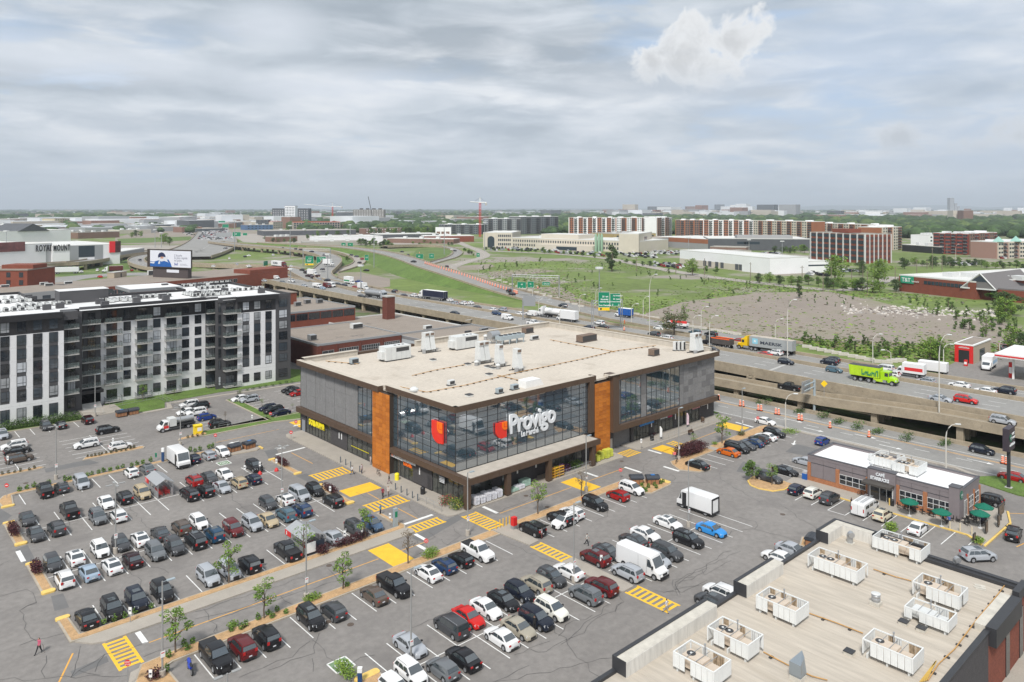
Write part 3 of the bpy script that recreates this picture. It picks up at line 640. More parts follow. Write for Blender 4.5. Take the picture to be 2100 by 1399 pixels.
def stk(parent,origin,xd,L,h,m_,seed,dens=1.0):
 "lettering too small to read in the photograph: unequal upright and level strokes"
 r=random.Random(seed);O=Vector(origin);X=Vector(xd);b=MB();n=X.cross(Vector((0,0,1)));q=0
 while q<L:
  w_=h*r.uniform(.3,.6)
  for(a0,a1,z0,z1)in((0,.22,0,r.choice((.7,1))),(.22,.9,r.choice((0,.4,.75)),None),(.7,.92,0,r.choice((.5,.7)))):
   z1=z0+.22 if z1 is None else z1
   p=[O+X*(q+w_*a0)+Vector((0,0,z0*h)),O+X*(q+w_*a1)+Vector((0,0,z0*h)),O+X*(q+w_*a1)+Vector((0,0,z1*h)),O+X*(q+w_*a0)+Vector((0,0,z1*h))]
   k=len(b.v);b.v+=[tuple(v)for v in p]+[tuple(v+n*.06)for v in p]
   for f in((0,1,2,3),(7,6,5,4),*S5):b.f.append(tuple(k+i for i in f));b.m.append(0)
  q+=w_*1.12
 return P('letters',b,m_,parent)
SG=E('shop_sign');tag(SG,'small orange and white lettering beside the west timber strip','shop sign')
stk(SG,(-.5,gy(797),3.2),(0,-1,0),2.4,.75,SIGNO,1);stk(SG,(-.5,gy(808),3.15),(0,-1,0),3.4,.5,SGW,2);stk(SG,(-.5,gy(822),3.25),(0,-1,0),5.2,.6,SGW,3);stk(SG,(-.5,gy(834),2.6),(0,-1,0),2.2,.55,SIGNO,4)
SG=E('shop_sign');tag(SG,'blue box sign over the first shop right of the loading passage','shop sign')
bx('sign_box',SG,mat('bright_blue_sign',(.01,.14,.5),.4),shx(1306),YG-.75,2.9,shx(1335),YG-.55,3.65);stk(SG,(shx(1307),YG-.77,3.0),(1,0,0),shx(1334)-shx(1307),.5,mat('pale_blue_letter',(.1,.4,.8),.4),5)
SG=E('shop_sign');tag(SG,'white lettering followed by a magenta panel over the second shop','shop sign')
stk(SG,(shx(1349),YG-.6,3.0),(1,0,0),shx(1363)-shx(1349),.5,SGW,6);bx('sign_box',SG,mat('magenta_sign',(.45,.01,.09),.4),shx(1364),YG-.7,2.95,shx(1373),YG-.5,3.7)
SG=E('shop_sign');tag(SG,'pale pink script lettering over the door near the east corner','shop sign')
stk(SG,(shx(1415),YG-.6,3.0),(1,0,0),shx(1430)-shx(1415),.45,mat('pink_letter',(.75,.35,.4),.4),7)
SG=E('shop_sign');tag(SG,'small white lettering on the dark brick at the east corner','shop sign')
stk(SG,(shx(1434),YG-.4,3.1),(1,0,0),shx(1446)-shx(1434),.4,SGW,8)
SG=E('shop_sign');tag(SG,'black entrance sign with white lines above the corner doors','shop sign')
bx('sign_box',SG,BLACK,-.2,gy(916),2.2,-.1,gy(904),3.3)
for k in rg(4):stk(SG,(-.21,gy(905),2.35+.24*k),(0,-1,0),gy(905)-gy(915),.16,SGW,20+k)
stk(SG,(-.21,gy(906),3.42),(0,-1,0),1.0,.26,SGW,30)
b=MB()
for i,y in enu(np.linspace(gy(757),gy(722),24)):b.box(-.02,y,1.5,.02,y+.14,1.62)
P('yellow_window_band',b,SIGNY,st)
for zz in(.9,1.0):pass
ZR=13.96
UNIT=mat('pale_hvac_metal',(.60,.61,.60),.5,var=.05,vs=1.2);UNITG=mat('blue_grey_metal',(.36,.42,.45),.45,.2,var=.06,vs=2);RUST=mat('rusty_brown_metal',(.17,.12,.09),.7,var=.2,vs=3);GRL=mat('dark_grille',(.045,.045,.047),.6)
def rp(px,py,z=ZR):return G(px,py,z)
def packaged(px,py,L,W_,H,label,rz=0.0):
 x,y=rp(px,py);u=E('rooftop_unit',(x,y,ZR),rz,label,'rooftop unit')
 bx('casing',u,UNIT,-L/2,-W_/2,.25,L/2,W_/2,H);bx('base_frame',u,GRL,-L/2+.1,-W_/2+.1,0,L/2-.1,W_/2-.1,.25)
 bx('louvre',u,GRL,-L*.1,-W_/2-.02,H*.62,L*.42,-W_/2,H*.9)
 for i in rg(3):pz('fan',u,GRL,[(L*(.0+.16*i)+.3*cos(a*pi/4),.3*sin(a*pi/4))for a in rg(8)],H,H+.06)
 for i in rg(1,5):b=MB();xx=-L/2+L*i/5;b.box(xx-.015,-W_/2-.012,.3,xx+.015,-W_/2,H-.1);P('panel_joint',b,MTL,u)
 bx('intake_hood',u,UNIT,-L/2-.7,-W_*.3,.5,-L/2,W_*.3,H*.7)
packaged(810,737,6.0,2.8,2.9,'long white rooftop unit nearest the north-west corner of the supermarket roof')
packaged(951,714,6.2,2.9,2.9,'long white rooftop unit behind the grey cooling rack, middle of the north edge')
def stack(px,py,n,label,single=False):
 x,y=rp(px,py);u=E('exhaust_stack',(x,y,ZR),0,label,'exhaust stack');u.scale=(1.2,1.2,1.12)
 for i in rg(n):
  o=i*1.15;b=MB();lo=[(-.55,-.9,.5),(.5,-.9,.5),(.5,.7,.5),(-.55,.7,.5)];hi=[(-.45,-.35,3.1),(.45,-.35,3.1),(.45,.6,3.1),(-.45,.6,3.1)]
  b.v=[(a+o,c,d)for a,c,d in lo+hi];b.f=[(0,3,2,1),(4,5,6,7),*S4];P('tapered_duct',b,UNIT,u)
  bx('duct_head',u,UNIT,o-.47,-.5,3.1,o+.47,.62,3.75)
  bx('outlet_grille',u,RUST,o-.38,-.52,3.2,o+.38,-.5,3.65)
 b=MB()
 for xx in(-.5,n*1.15-.7):
  for yy in(-.8,.6):b.box(xx-.05,yy-.05,0,xx+.05,yy+.05,.5)
 b.box(-1,-1.2,0,n*1.15+.3,-1.05,.12);b.box(-1,.8,0,n*1.15+.3,.95,.12);P('stand',b,GRL,u)
 tb('side_vent',u,MTL,[(-1.0,-.9,0),(-1.0,-.9,.75)],.35,10)
stack(873,722,2,'pair of tapered white exhaust ducts between the two long white rooftop units');stack(984,744,2,'left pair of tapered white exhaust ducts in the middle of the roof')
stack(1024,750,1,'middle tapered white exhaust duct in the row of three');stack(1061,760,1,'plain white capped exhaust duct, right-hand one of the row of three')
stack(1424,724,2,'pair of white exhaust ducts at the south-east corner of the roof')
x,y=rp(1046,704);u=E('cooling_rack',(x,y,ZR),0,'blue-grey cooling rack on legs with a row of fans and a round tank','cooling rack')
bx('coil_casing',u,UNITG,-3.6,-1.1,1.1,3.6,1.1,2.0)
for i in rg(5):pz('fan',u,GRL,[(-2.8+1.4*i+.5*cos(a*pi/5),.5*sin(a*pi/5))for a in rg(10)],2.0,2.18)
for i in rg(4):
 for s in(-1,1):bx('leg',u,UNITG,-3.4+2.2*i,s*1.0-.08,0,-3.2+2.2*i,s*1.0+.08,1.1)
tb('round_tank',u,MTL,[(-4.2,2.4,1.9),(-1.6,2.4,1.9)],.95,14,smooth=40)
def smu(px,py,label,s=(1.2,.8,.9),m_=UNIT,cat='condenser'):
 x,y=rp(px,py);u=E('condenser',(x,y,ZR),0,label,cat);bx('casing',u,m_,-s[0]/2,-s[1]/2,.15,s[0]/2,s[1]/2,s[2])
 bx('grille',u,GRL,-s[0]/2+.1,-s[1]/2-.02,.25,s[0]/2-.1,-s[1]/2,s[2]-.12);bx('base_frame',u,GRL,-s[0]/2-.2,-s[1]/2,0,s[0]/2+.2,s[1]/2,.15)
smu(726,746,'small grey condenser alone on the west part of the roof',(1.6,1.1,1.1),UNITG);smu(925,790,'small white condenser by the orange pipe run near the glass corner');smu(1024,807,'small grey condenser behind the south parapet, left of a twin',(1.1,.8,.9),UNITG)
smu(1055,799,'small grey condenser behind the south parapet, right of its twin',(1.3,.8,.9),UNITG);smu(1341,729,'brown condenser near the south-east end of the roof',(1.9,1.5,1.4),RUST);smu(1082,683,'rusty brown condenser near the north parapet',(2.6,1.6,1.4),RUST)
smu(1096,697,'small white compressor stand right of the cooling rack',(2.2,.7,1.0));smu(1203,700,'dark brown hooded air intake alone in the north-east part of the roof',(5.0,2.0,1.6),RUST)
for px in(1385,1393,1401):smu(px,719,f'{dict(((1385, "left"), (1393, "middle"), (1401, "right")))[px]} one of three narrow white cabinets near the south-east roof corner',(.8,.7,2.0))
x,y=rp(1088,792);u=E('roof_hatch_hood',(x,y,ZR),0,'long white sloping roof hood behind the south parapet','roof hood');b=MB();b.v=[(-2,-1,0),(2.4,-1,0),(2.4,1,0),(-2,1,0),(-2,-1,1.3),(1.4,-1,1.3),(1.4,1,1.3),(-2,1,1.3)];b.f=[(4,5,6,7),*S4];P('casing',b,WHP,u)
for i,(px,py,r_,lab)in enu(((996,697,.6,'left round vent beside the round tank'),(1013,699,.6,'right round vent beside the round tank'),(1006,705,.35,'small round vent in front of the two by the tank'),(849,813,.75,'round capped vent near the glass corner parapet'),(977,750,.5,'squat vent left of the paired ducts'),(1021,757,.5,'squat vent beside the middle exhaust duct'))):
 x,y=rp(px,py);u=E('roof_vent',(x,y,ZR),0,lab,'roof vent');tb('throat',u,MTL,[(0,0,0),(0,0,r_*1.3)],r_*.75,12,smooth=40);tb('cap',u,UNIT,[(0,0,r_*1.3),(0,0,r_*1.7),(0,0,r_*2.1)],[r_,r_,r_*.4],12,smooth=30)
for i,(px,py,lab)in enu(((888,740,'square roof hatch left of the pipe runs'),(959,749,'small square roof hatch at the end of a pipe run'),(1000,754,'square roof hatch just behind another, below the ducts'),(1011,757,'square roof hatch nearest the ducts'),(1003,770,'square roof hatch alone in the middle of the roof'),(962,813,'low hatch with scrap metal near the south parapet'))):
 x,y=rp(px,py);u=E('roof_hatch',(x,y,ZR),0,lab,'roof hatch');bx('kerb',u,UNIT,-.5,-.5,0,.5,.5,.3);bx('lid',u,GRL,-.55,-.55,.3,.55,.55,.38)
PIPE=mat('orange_gas_pipe',(.48,.27,.09),.7,var=.2,vs=2)
def ppr(pts,label,step=1.5,z=ZR):
 u=E('gas_pipe',(0,0,0),0,label,'gas pipe','gas pipe runs on roofs');tb('pipe',u,PIPE,[(x,y,z+.17)for x,y in pts],.055,5)
 q=MB();q.box(-.22,-.12,0,.22,.12,.12);me=q.mesh('support_block',GRL)
 for i in rg(len(pts)-1):
  a,c=Vector(pts[i]),Vector(pts[i+1]);n=int((c-a).length/step)
  for k in rg(n):v=a.lerp(c,(k+.5)/n);ob('support_block',me,u,(v.x,v.y,z),math.atan2(c.y-a.y,c.x-a.x)+pi/2)
ppr([rp(*p)for p in((820,795),(875,806),(952,792),(1050,768),(1130,751),(1200,736),(1262,721),(1345,710))],'long orange pipe run crossing the supermarket roof from west to east')
ppr([rp(*p)for p in((845,772),(890,761),(955,749))],'short orange pipe run west of the exhaust ducts')
ppr([rp(*p)for p in((1128,698),(1190,710),(1262,723))],'orange pipe run slanting from the north parapet',2.2)
ppr([rp(*p)for p in((1020,771),(1067,782))],'very short orange pipe run south of the long one')
ppr([rp(*p)for p in((668,742),(735,748))],'short pipe run with blocks by the small west condenser')

# ---- apartments, brick buildings, billboard
CLADW=mat('white_cladding',(.72,.715,.72),.6,var=.04,vs=.6,var2=.03,vs2=4);CLG=mat('charcoal_cladding',(.072,.070,.074),.6,var=.05,vs=.6);CLADK=mat('black_metal_band',(.020,.019,.021),.5)
ROOFW=mat('white_roof_membrane',(.68,.68,.68),.8,var=.05,vs=.3,dark=(.48,.47,.46),darkpos=(.58,.75),dsc=.3)
SLAB=mat('balcony_concrete',(.42,.41,.39),.8,var=.05,vs=2);RAILG=mat('railing_glass',(.20,.25,.24),.08,alpha=.35);RAIL=mat('black_railing',(.02,.02,.02),.5)
PANE=[mat('dark_pane',(.018,.022,.028),.05,ior=1.8),mat('blue_grey_pane',(.05,.062,.075),.05,ior=1.9),mat('curtained_pane',(.30,.31,.32),.12,ior=1.6,var=.25,vs=1.5),mat('bright_curtain_pane',(.50,.52,.55),.15,ior=1.6,var=.12,vs=1.2)]
ap=E('apartment_building',(0,0,0),0,'seven-storey white and charcoal apartment block with rows of balconies','building')
ra=random.Random(11)
def winmesh(w_,h,style):
 fr=MB();t_=.06
 fr.box(0,-.05,0,w_,.0,t_);fr.box(0,-.05,h-t_,w_,0,h);fr.box(0,-.05,t_,t_,0,h-t_);fr.box(w_-t_,-.05,t_,w_,0,h-t_)
 if style=='door':fr.box(w_*.36,-.045,t_,w_*.36+t_,0,h-t_);fr.box(w_*.68,-.045,t_,w_*.68+t_,0,h-t_)
 else:fr.box(w_*.64,-.045,t_,w_*.64+t_,0,h-t_);fr.box(t_,-.045,h*.3,w_-t_,0,h*.3+t_)
 return fr.mesh('window',RAIL)
WM={}
def wnd(x0,x1,y,z0,z1,style='win',parent=None):
 parent=parent or ap;k=(round(x1-x0,2),round(z1-z0,2),style)
 if k not in WM:WM[k]=winmesh(x1-x0,z1-z0,style)
 o=ob('window',WM[k],parent,(x0,y-.02,z0))
 m_=ra.choices(PANE,(5,3,2,1.6)if style!='door' else(6,4,1.5,.3))[0]
 kk=('p',k,m_.name)
 if kk not in WM:b=MB();W_,H=x1-x0,z1-z0;b.quad((.03,-.012,.03),(W_-.03,-.012,.03),(W_-.03,-.012,H-.03),(.03,-.012,H-.03));WM[kk]=b.mesh('pane',m_,fixn=False)
 ob('pane',WM[kk],o)
 return o
BM={}
def balcony(x0,x1,y,z,dep=1.5):
 k=(round(x1-x0,2),dep)
 if k not in BM:
  W_=x1-x0;b=MB();b.box(0,-dep,-.2,W_,0,0);s=b.mesh('balcony',SLAB)
  r_=MB();r_.box(0,-dep,1.02,W_,-dep+.04,1.07);r_.box(0,-dep,.08,W_,-dep+.03,.12);r_.box(0,-dep,1.02,.04,0,1.07);r_.box(W_-.04,-dep,1.02,W_,0,1.07)
  n=max(3,int(W_/.55))
  for i in rg(n+1):xx=(W_-.04)*i/n;r_.box(xx,-dep,0,xx+.035,-dep+.035,1.02)
  for xx in(0,W_-.035):r_.box(xx,-dep*.5,0,xx+.035,-dep*.5+.035,1.02)
  g=MB();g.quad((.03,-dep+.02,.1),(W_-.03,-dep+.02,.1),(W_-.03,-dep+.02,1.0),(.03,-dep+.02,1.0));g.quad((.02,-dep,.1),(.02,0,.1),(.02,0,1.0),(.02,-dep,1.0));g.quad((W_-.02,-dep,.1),(W_-.02,0,.1),(W_-.02,0,1.0),(W_-.02,-dep,1.0))
  BM[k]=(s,r_.mesh('railing',RAIL),g.mesh('railing_glass',RAILG))
 s=ob('balcony',BM[k][0],ap,(x0,y,z));ob('railing',BM[k][1],s);ob('railing_glass',BM[k][2],s)
 if ra.random()<.55:
  b=MB();xx=ra.uniform(.3,(x1-x0)-1.0);b.box(xx,-dep+.4,0,xx+.5,-dep+.9,.45);b.box(xx,-dep+.8,.45,xx+.5,-dep+.9,.9);P('balcony_chair',b,mat(('dark_chair','teal_chair','tan_chair')[ra.randrange(3)],(.05,.05,.05),.6),s)
Y1,Y2,Y3=94.3,100.5,95.4
X=lambda px,y:PY(px,y)[0]
WT=lambda k:7.2+2.85*(k-1)if k else 3.2
b=MB();b.box(-66,Y1+.06,0,X(131,Y1),147,22.1);b.box(X(131,Y1),Y1+3.5,0,X(162,Y2),124,22.1);b.box(X(161,Y2),Y2-.2,0,X(206,Y2),124,22.1);b.box(X(205,Y2)-.02,Y2+.06,0,7,124,22.1);b.box(X(457,Y3+1),Y3+1.2,0,X(596,Y3),136,22.1);b.box(X(487,Y3),Y3+.06,0,X(596,Y3),140,22.1);P('wall',b,CLG,ap)
b=MB();b.box(-65.6,Y1+.5,22.1,X(131,Y1)-.3,146.5,22.16);b.box(X(131,Y1)-.3,Y1+4,22.1,X(596,Y3)-.4,123.5,22.15);b.box(X(457,Y3)+.3,Y3+.6,22.1,X(596,Y3)-.4,135.5,22.17);P('roof',b,ROOFW,ap)
def par(x0,y0,x1,y1):bx('parapet',ap,CLADK,x0,y0,22.1,x1,y1,22.75)
xe1,xe2,xe3,xs3=X(131,Y1),X(205,Y2),X(596,Y3),X(487,Y3)
par(-66,146.6,-33,147);par(xe1-.3,123.6,xe1+.05,147);par(xe1,123.6,xs3-3,124);par(xe3-.4,Y3,xe3,136);par(xs3-3,135.6,xe3,136);par(xs3-3.2,123.6,xs3-3,136);par(xe1,Y1+3.5,X(163,Y1+3.5),Y1+3.8)
def cornice(x0,x1,y):bx('cornice',ap,CLADK,x0,y-.7,21.55,x1,y+.4,22.8)
cornice(-66,X(128,Y1),Y1);cornice(X(207,Y2),X(421,Y2),Y2);cornice(X(482,Y3)+.3,X(569,Y3),Y3)
b=MB();b.box(xe1,Y1,20.9,X(160,Y1),Y1+3.6,22.7);b.box(X(163,Y2),Y2-.5,21.3,xe2,Y2+.4,22.7);b.box(X(569,Y3),Y3-.02,21.9,xe3,Y3+.4,22.75);b.box(X(421,Y2),Y2-.3,21.6,xs3-3,Y2+.3,22.7);b.box(xs3-4.4,Y3+.8,21.6,xs3,Y3+1.3,22.75);P('cornice',b,CLG,ap)
def cladding(x0,x1,y,ztop,n,rows):
 zs=rows
 for i in rg(n):
  for k in rg(len(zs)-1):
   p0,p1=x0+(x1-x0)*i/n,x0+(x1-x0)*(i+1)/n;bx('cladding_panel',ap,CLADW,p0+.008,y-.03,zs[k]+.012,p1-.008,y+.06,zs[k+1]-.012)
zsr=[0,4.1,7.45,10.3,13.15,16.0,18.7]
cladding(-66,xe1,Y1,18.7,8,[0,3.9]+zsr[2:]);cladding(xe2,X(441,Y2),Y2,18.7,9,zsr);cladding(xs3,X(565,Y3),Y3,18.7,4,zsr)
b=MB();b.box(-66,Y1-.02,18.7,xe1,Y1+.1,21.6);b.box(xe2,Y2-.02,18.7,X(441,Y2),Y2+.1,21.6);b.box(xs3,Y3-.02,18.7,X(565,Y3),Y3+.1,21.6);P('black_band',b,CLADK,ap)
for p0,p1 in((-36,-17),(0,19.4),(34,53.6),(67.6,86.6),(100.4,118.8)):
 a,c=X(p0,Y1),X(p1,Y1);bx('spandrel_strip',ap,CLG,a,Y1-.045,4.6,c,Y1,18.1)
 for k in rg(7):
  if k:wnd(a,c,Y1-.04,WT(k)-2.15,WT(k))
  else:wnd(a,c,Y1-.03,.6,3.4)
for k in rg(7):
 y=Y1+3.45
 a,c=X(133,y)+.1,X(160,y);wnd(a+.4,c-.5,y,WT(k)-2.3,WT(k),'door')
 if k:balcony(xe1+.06,X(161,Y1+1.5),y,WT(k)-2.55,2.9)
 if k:wnd(X(179,Y2),X(195,Y2),Y2-.3,WT(k)-2.3,WT(k),'door');wnd(X(163.5,Y2),X(170,Y2),Y2-.3,WT(k)-2.3,WT(k));balcony(X(163,Y2)+.05,X(203,Y2),Y2-.25,WT(k)-2.55,1.5)
bx('wall',ap,CLG,X(163,Y2),Y2-.28,3.9,xe2,Y2+.1,22.1)
bx('entrance_canopy',ap,CLADK,X(163,Y2),Y2-2.4,3.3,X(207,Y2),Y2,4.0);bx('entrance_glass',ap,PANE[0],X(163,Y2),Y2-.2,0,xe2,Y2,3.3)
b=MB()
for k in rg(6):b.box(X(163,Y2),Y2-1.6-.35*k,0,xe2-.3,Y2-1.25-.35*k,1.05-.17*k)
P('entrance_steps',b,SLAB,ap)
for p0,p1 in((218,240),(281,302),(341.5,361.5)):
 for k in rg(7):a,c=X(p0,Y2),X(p1,Y2);wnd(a,c,Y2-.03,WT(k)-2.45,WT(k)-.05,'door');balcony(a-.55,c+.75,Y2-.03,WT(k)-2.6)
for p0,p1 in((253,268),(314,329),(373,387.5),(399,412.5)):
 for k in rg(7):wnd(X(p0,Y2),X(p1,Y2),Y2-.03,WT(k)-2.2,WT(k)-.1)
bx('wall',ap,CLG,X(421,Y2),Y2-.06,0,xs3-2.4,Y2+.1,22.1)
for k in rg(7):a,c=X(422,Y2),X(440,Y2);wnd(a,c,Y2-.07,WT(k)-2.4,WT(k),'door');balcony(a-.1,X(443,Y2)+.4,Y2-.07,WT(k)-2.6,1.5)
ys=Y3+1.2;bx('wall',ap,CLG,X(442,ys),ys-.03,0,xs3+.1,ys+.2,22.1)
for k in rg(7):
 wnd(X(447.5,ys),X(453,ys),ys-.05,WT(k)-2.2,WT(k));a,c=X(463,ys),X(480,ys);wnd(a,c,ys-.05,WT(k)-2.4,WT(k),'door');balcony(X(457,ys),X(487,ys)+.3,ys-.05,WT(k)-2.6,1.7)
for p0,p1 in((497.2,510.7),(520.5,533.7),(544,556.7)):
 a,c=X(p0,Y3),X(p1,Y3);bx('spandrel_strip',ap,CLG,a,Y3-.045,4.9,c,Y3,18.0)
 for k in rg(7):wnd(a,c,Y3-.04,WT(k)-2.15,WT(k)-.1)
bx('wall',ap,CLG,X(565,Y3),Y3-.02,0,xe3,Y3+.1,21.95)
for k in rg(7):wnd(X(571.5,Y3),X(588.6,Y3),Y3-.05,WT(k)-2.15,WT(k)-.1)
x,y=G(122,625,22.1);bx('lift_house',ap,CLG,x,y,22.1,x+10.6,y+5,25.2);bx('lift_house_roof',ap,ROOFW,x-.1,y-.1,25.2,x+10.7,y+5.1,25.3)
x,y=G(296,603,22.1);bx('raised_roof',ap,MTL,x-2,y+6,22.1,x+12,y+20,22.9);bx('raised_roof_membrane',ap,ROOFW,x-1.7,y+6.3,22.9,x+11.7,y+19.7,22.95)
cm=MB();cm.box(-.45,-.4,.12,.45,.4,.85,0);cm.box(-.5,-.45,0,.5,.45,.12,1);cm.box(-.36,-.42,.2,.36,-.4,.78,1);cm.prism([(.3*cos(a*pi/4),.3*sin(a*pi/4))for a in rg(8)],.85,.88,1)
CM=cm.mesh('roof_condenser',[UNIT,GRL]);i=0
for cx,cy,nx,ny,s in((20,620,7,3,1.5),(30,612,3,1,1.5),(95,626,8,2,1.45),(35,636,7,2,1.5),(240,616,5,2,1.4),(258,617,5,2,1.4),(320,609,6,2,1.4),(405,586,5,2,1.6),(415,602,6,3,1.5),(440,590,6,3,1.5),(435,605,7,3,1.4),(510,594,6,2,1.6),(450,582,5,2,1.6)):
 x,y=G(cx,cy,22.2)
 for k in rg(nx):
  for j in rg(ny):
   if ra.random()<.12:continue
   tag(ob('roof_condenser',CM,None,(x+(k-nx/2)*s,y+(j-ny/2)*1.5,22.16),ra.choice((0,0,pi/2))),'small white condenser in a cluster on the white roof of the apartment block','condenser','roof condensers of the apartment block')
vb=MB();vb.box(-.8,-.6,0,.8,.6,1.2);VB=vb.mesh('roof_ventilator',CLG)
for k,(cx,cy)in enu(((58,614),(66,617),(96,635),(123,632),(204,623),(215,628),(278,615),(280,620),(333,612),(340,615),(338,590),(408,590),(446,604),(536,601),(461,600),(405,606))):
 x,y=G(cx,cy,22.2);tag(ob('roof_ventilator',VB,None,(x,y,22.16)),'black box ventilator on the white roof of the apartment block','ventilator','black box ventilators on the apartment roof')
BRK=mat('red_brick',(.20,.055,.032),.9,var=.1,vs=.5,var2=.25,vs2=5,bump=.2);BRK2=mat('dark_red_brick',(.135,.04,.027),.9,var=.12,vs=.5,var2=.25,vs2=5);TARR=mat('gravel_roof',(.26,.22,.185),.95,var=.08,vs=.2,var2=.1,vs2=2,dark=(.10,.09,.085),darkpos=(.60,.72),dsc=.22)
WFR=mat('pale_window_frame',(.4,.4,.4),.5)
def flatbldg(name,x0,y0,x1,y1,z0,h,wall,roof,label,coping=MTL,cat='building',curb=.35):
 u=E(name,(0,0,0),0,label,cat);bx('wall',u,wall,x0,y0,z0,x1,y1,z0+h)
 bx('roof',u,roof,x0+.3,y0+.3,z0+h,x1-.3,y1-.3,z0+h+.04)
 for a in((x0-.06,y0-.06,x1+.06,y0+.3),(x0-.06,y1-.3,x1+.06,y1+.06),(x0-.06,y0+.3,x0+.3,y1-.3),(x1-.3,y0+.3,x1+.06,y1-.3)):
  bx('parapet_coping',u,coping,a[0],a[1],z0+h-.25,a[2],a[3],z0+h+curb)
 return u
GLZ={}
def gwin(u,axis,c,a0,a1,z0,z1,nc,nr,fr=WFR,gl=None,out=-1,name='window'):
 "one window: frame with bars, pane as sub-part"
 b=MB();t_=.07
 def bx(A0,A1,Z0,Z1,d,B=b):
  if axis=='y':B.box(A0,c+out*d,Z0,A1,c,Z1)
  else:B.box(c+out*d,A0,Z0,c,A1,Z1)
 for i in rg(nc+1):p=a0+(a1-a0)*i/nc;bx(p-t_/2,p+t_/2,z0,z1,.07)
 for k in rg(nr+1):q=z0+(z1-z0)*k/nr;bx(a0,a1,q-t_/2,q+t_/2,.06)
 o=P(name,b,fr,u);g=MB();bx(a0,a1,z0,z1,.03,g);P('pane',g,gl or PANE[0],o);return o
u=flatbldg('brick_factory',29.5,99.8,57.2,131,0,7,BRK2,TARR,'one-storey dark brick workshop with large barred windows behind the supermarket')
gwin(u,'y',99.8,31,34.5,3.4,5.2,2,1,WFR)
for k,(a,c)in enu(((36.2,42.4),(43.6,49.6),(51.2,56.6))):gwin(u,'y',99.8,a,c,1.8 if k<2 else 3.4,5.3,8,4)
for x in(30.4,35.4,43,50.4):bx('pilaster',u,BRK2,x-.25,99.55,0,x+.25,99.8,6.8)
smallunit2=lambda x,y,z,s,lab,m_=UNIT:sua(x,y,z,s,lab,m_)
def sua(x,y,z,s,label,m_=UNIT):
 u=E('condenser',(x,y,z),0,label,'condenser');bx('casing',u,m_,-s[0]/2,-s[1]/2,.15,s[0]/2,s[1]/2,s[2])
 bx('grille',u,GRL,-s[0]/2+.1,-s[1]/2-.02,.25,s[0]/2-.1,-s[1]/2,s[2]-.12)
sua(*G(640,698,7),7.05,(2,2,1.6),'grey square unit at the front corner of the dark brick workshop roof',MTL);sua(*G(731,674,7),7.05,(3.6,2,1.6),'beige unit at the back of the dark brick workshop roof')
u=flatbldg('brick_office',40,145,68,182,0,10,BRK,TARR,'two-storey brick office with dark ribbon windows behind the workshop')
for k in rg(6):a=41+k*4.5;gwin(u,'y',145,a,a+4.1,7.2,9.4,4,1,DMT)
for k in rg(6):a=41.5+k*4.4;gwin(u,'y',145,a,a+2.6,3.2,4.8,2,2)
bx('stair_tower',u,BRK,44,166,10,56,178,14.2);bx('stair_tower_roof',u,TARR,43.8,165.8,14.2,56.2,178.2,14.5)
for k,(px,py)in enu(((610,625),(630,620),(655,619))):sua(*G(px,py+3,10),10.05,(2.2,1.6,1.5),f'{("left", "middle", "right")[k]} one of three grey condensers on the brick office roof',MTL)
u=E('chimney_stack',(*G(797,654,5.2),0),0,'square free-standing red brick chimney by the expressway','chimney');bx('shaft',u,BRK2,-1.7,-1.5,0,1.7,1.5,13.2);bx('cap',u,SLAB,-1.9,-1.7,13.2,1.9,1.7,13.6)
u=flatbldg('low_annex',57.6,84.5,88,104,0,6,mat('pale_metal_siding',(.42,.45,.47),.6,stretch=(6,6,.2),var=.1,vs=2),TARR,'low annex with pale metal parapet right behind the supermarket',curb=.6)
u=flatbldg('low_annex',57.6,106,88,150,0,5.2,BRK2,TARR,'low flat-roofed brick annex at the foot of the chimney',coping=UNIT)
sua(*G(877,675,5.2),5.25,(2.6,1.6,1.2),'beige unit on the low brick annex roof');sua(*G(960,684,6),6.05,(2,1,.8),'dark unit on the pale-walled annex roof',DMT);sua(*G(992,678,6),6.05,(3,1.2,.8),'grey flat unit at the back of the pale-walled annex roof',MTL)
u=E('brick_warehouse',(0,0,0),0,'long low red brick building with a strip of windows and the billboard on its roof','building')
A=Vector(G(183,592,9));Bp=Vector(G(590,556,9));dv=(Bp-A).normalized();nv=Vector((-dv.y,dv.x));An=A-dv*60;C1=Bp+nv*42;C0=An+nv*42;L_=(Bp-An).length
pz('wall',u,BRK,[tuple(An),tuple(Bp),tuple(C1),tuple(C0)],0,9);pz('roof',u,TARR,[tuple(An+nv*.4+dv*.3),tuple(Bp+nv*.4-dv*.4),tuple(C1-nv*.4-dv*.4),tuple(C0-nv*.4+dv*.3)],9,9.06)
ang=math.atan2(dv.y,dv.x)
for k in rg(46):
 o=MB();o.box(0,-.06,0,2.6,0,2.0);w1=P('window',o,WFR,u,(*(An+dv*(1+k*3.0)),5.4),ang);g=MB();g.box(.1,-.08,.1,1.25,-.05,1.9);g.box(1.35,-.08,.1,2.5,-.05,1.9);P('pane',g,PANE[0],w1)
b=MB();q=Bp-dv*26;b.prism([tuple(q),tuple(Bp+dv*1),tuple(Bp+dv*1+nv*14),tuple(q+nv*14)],9.06,11.2);P('roof_block',b,BRK,u)
d0=330;xa,ya=GD(-70,d0);xb,yb=GD(56,d0);hz_=ZD(555,d0)
dvv=(Vector((xb,yb))-Vector((xa,ya))).normalized();nn_=Vector((-dvv.y,dvv.x));u=E('brick_flats',(xa,ya,0),math.atan2(dvv.y,dvv.x),'red brick flats cut by the left edge of the picture','building');Lq=(Vector((xb,yb))-Vector((xa,ya))).length
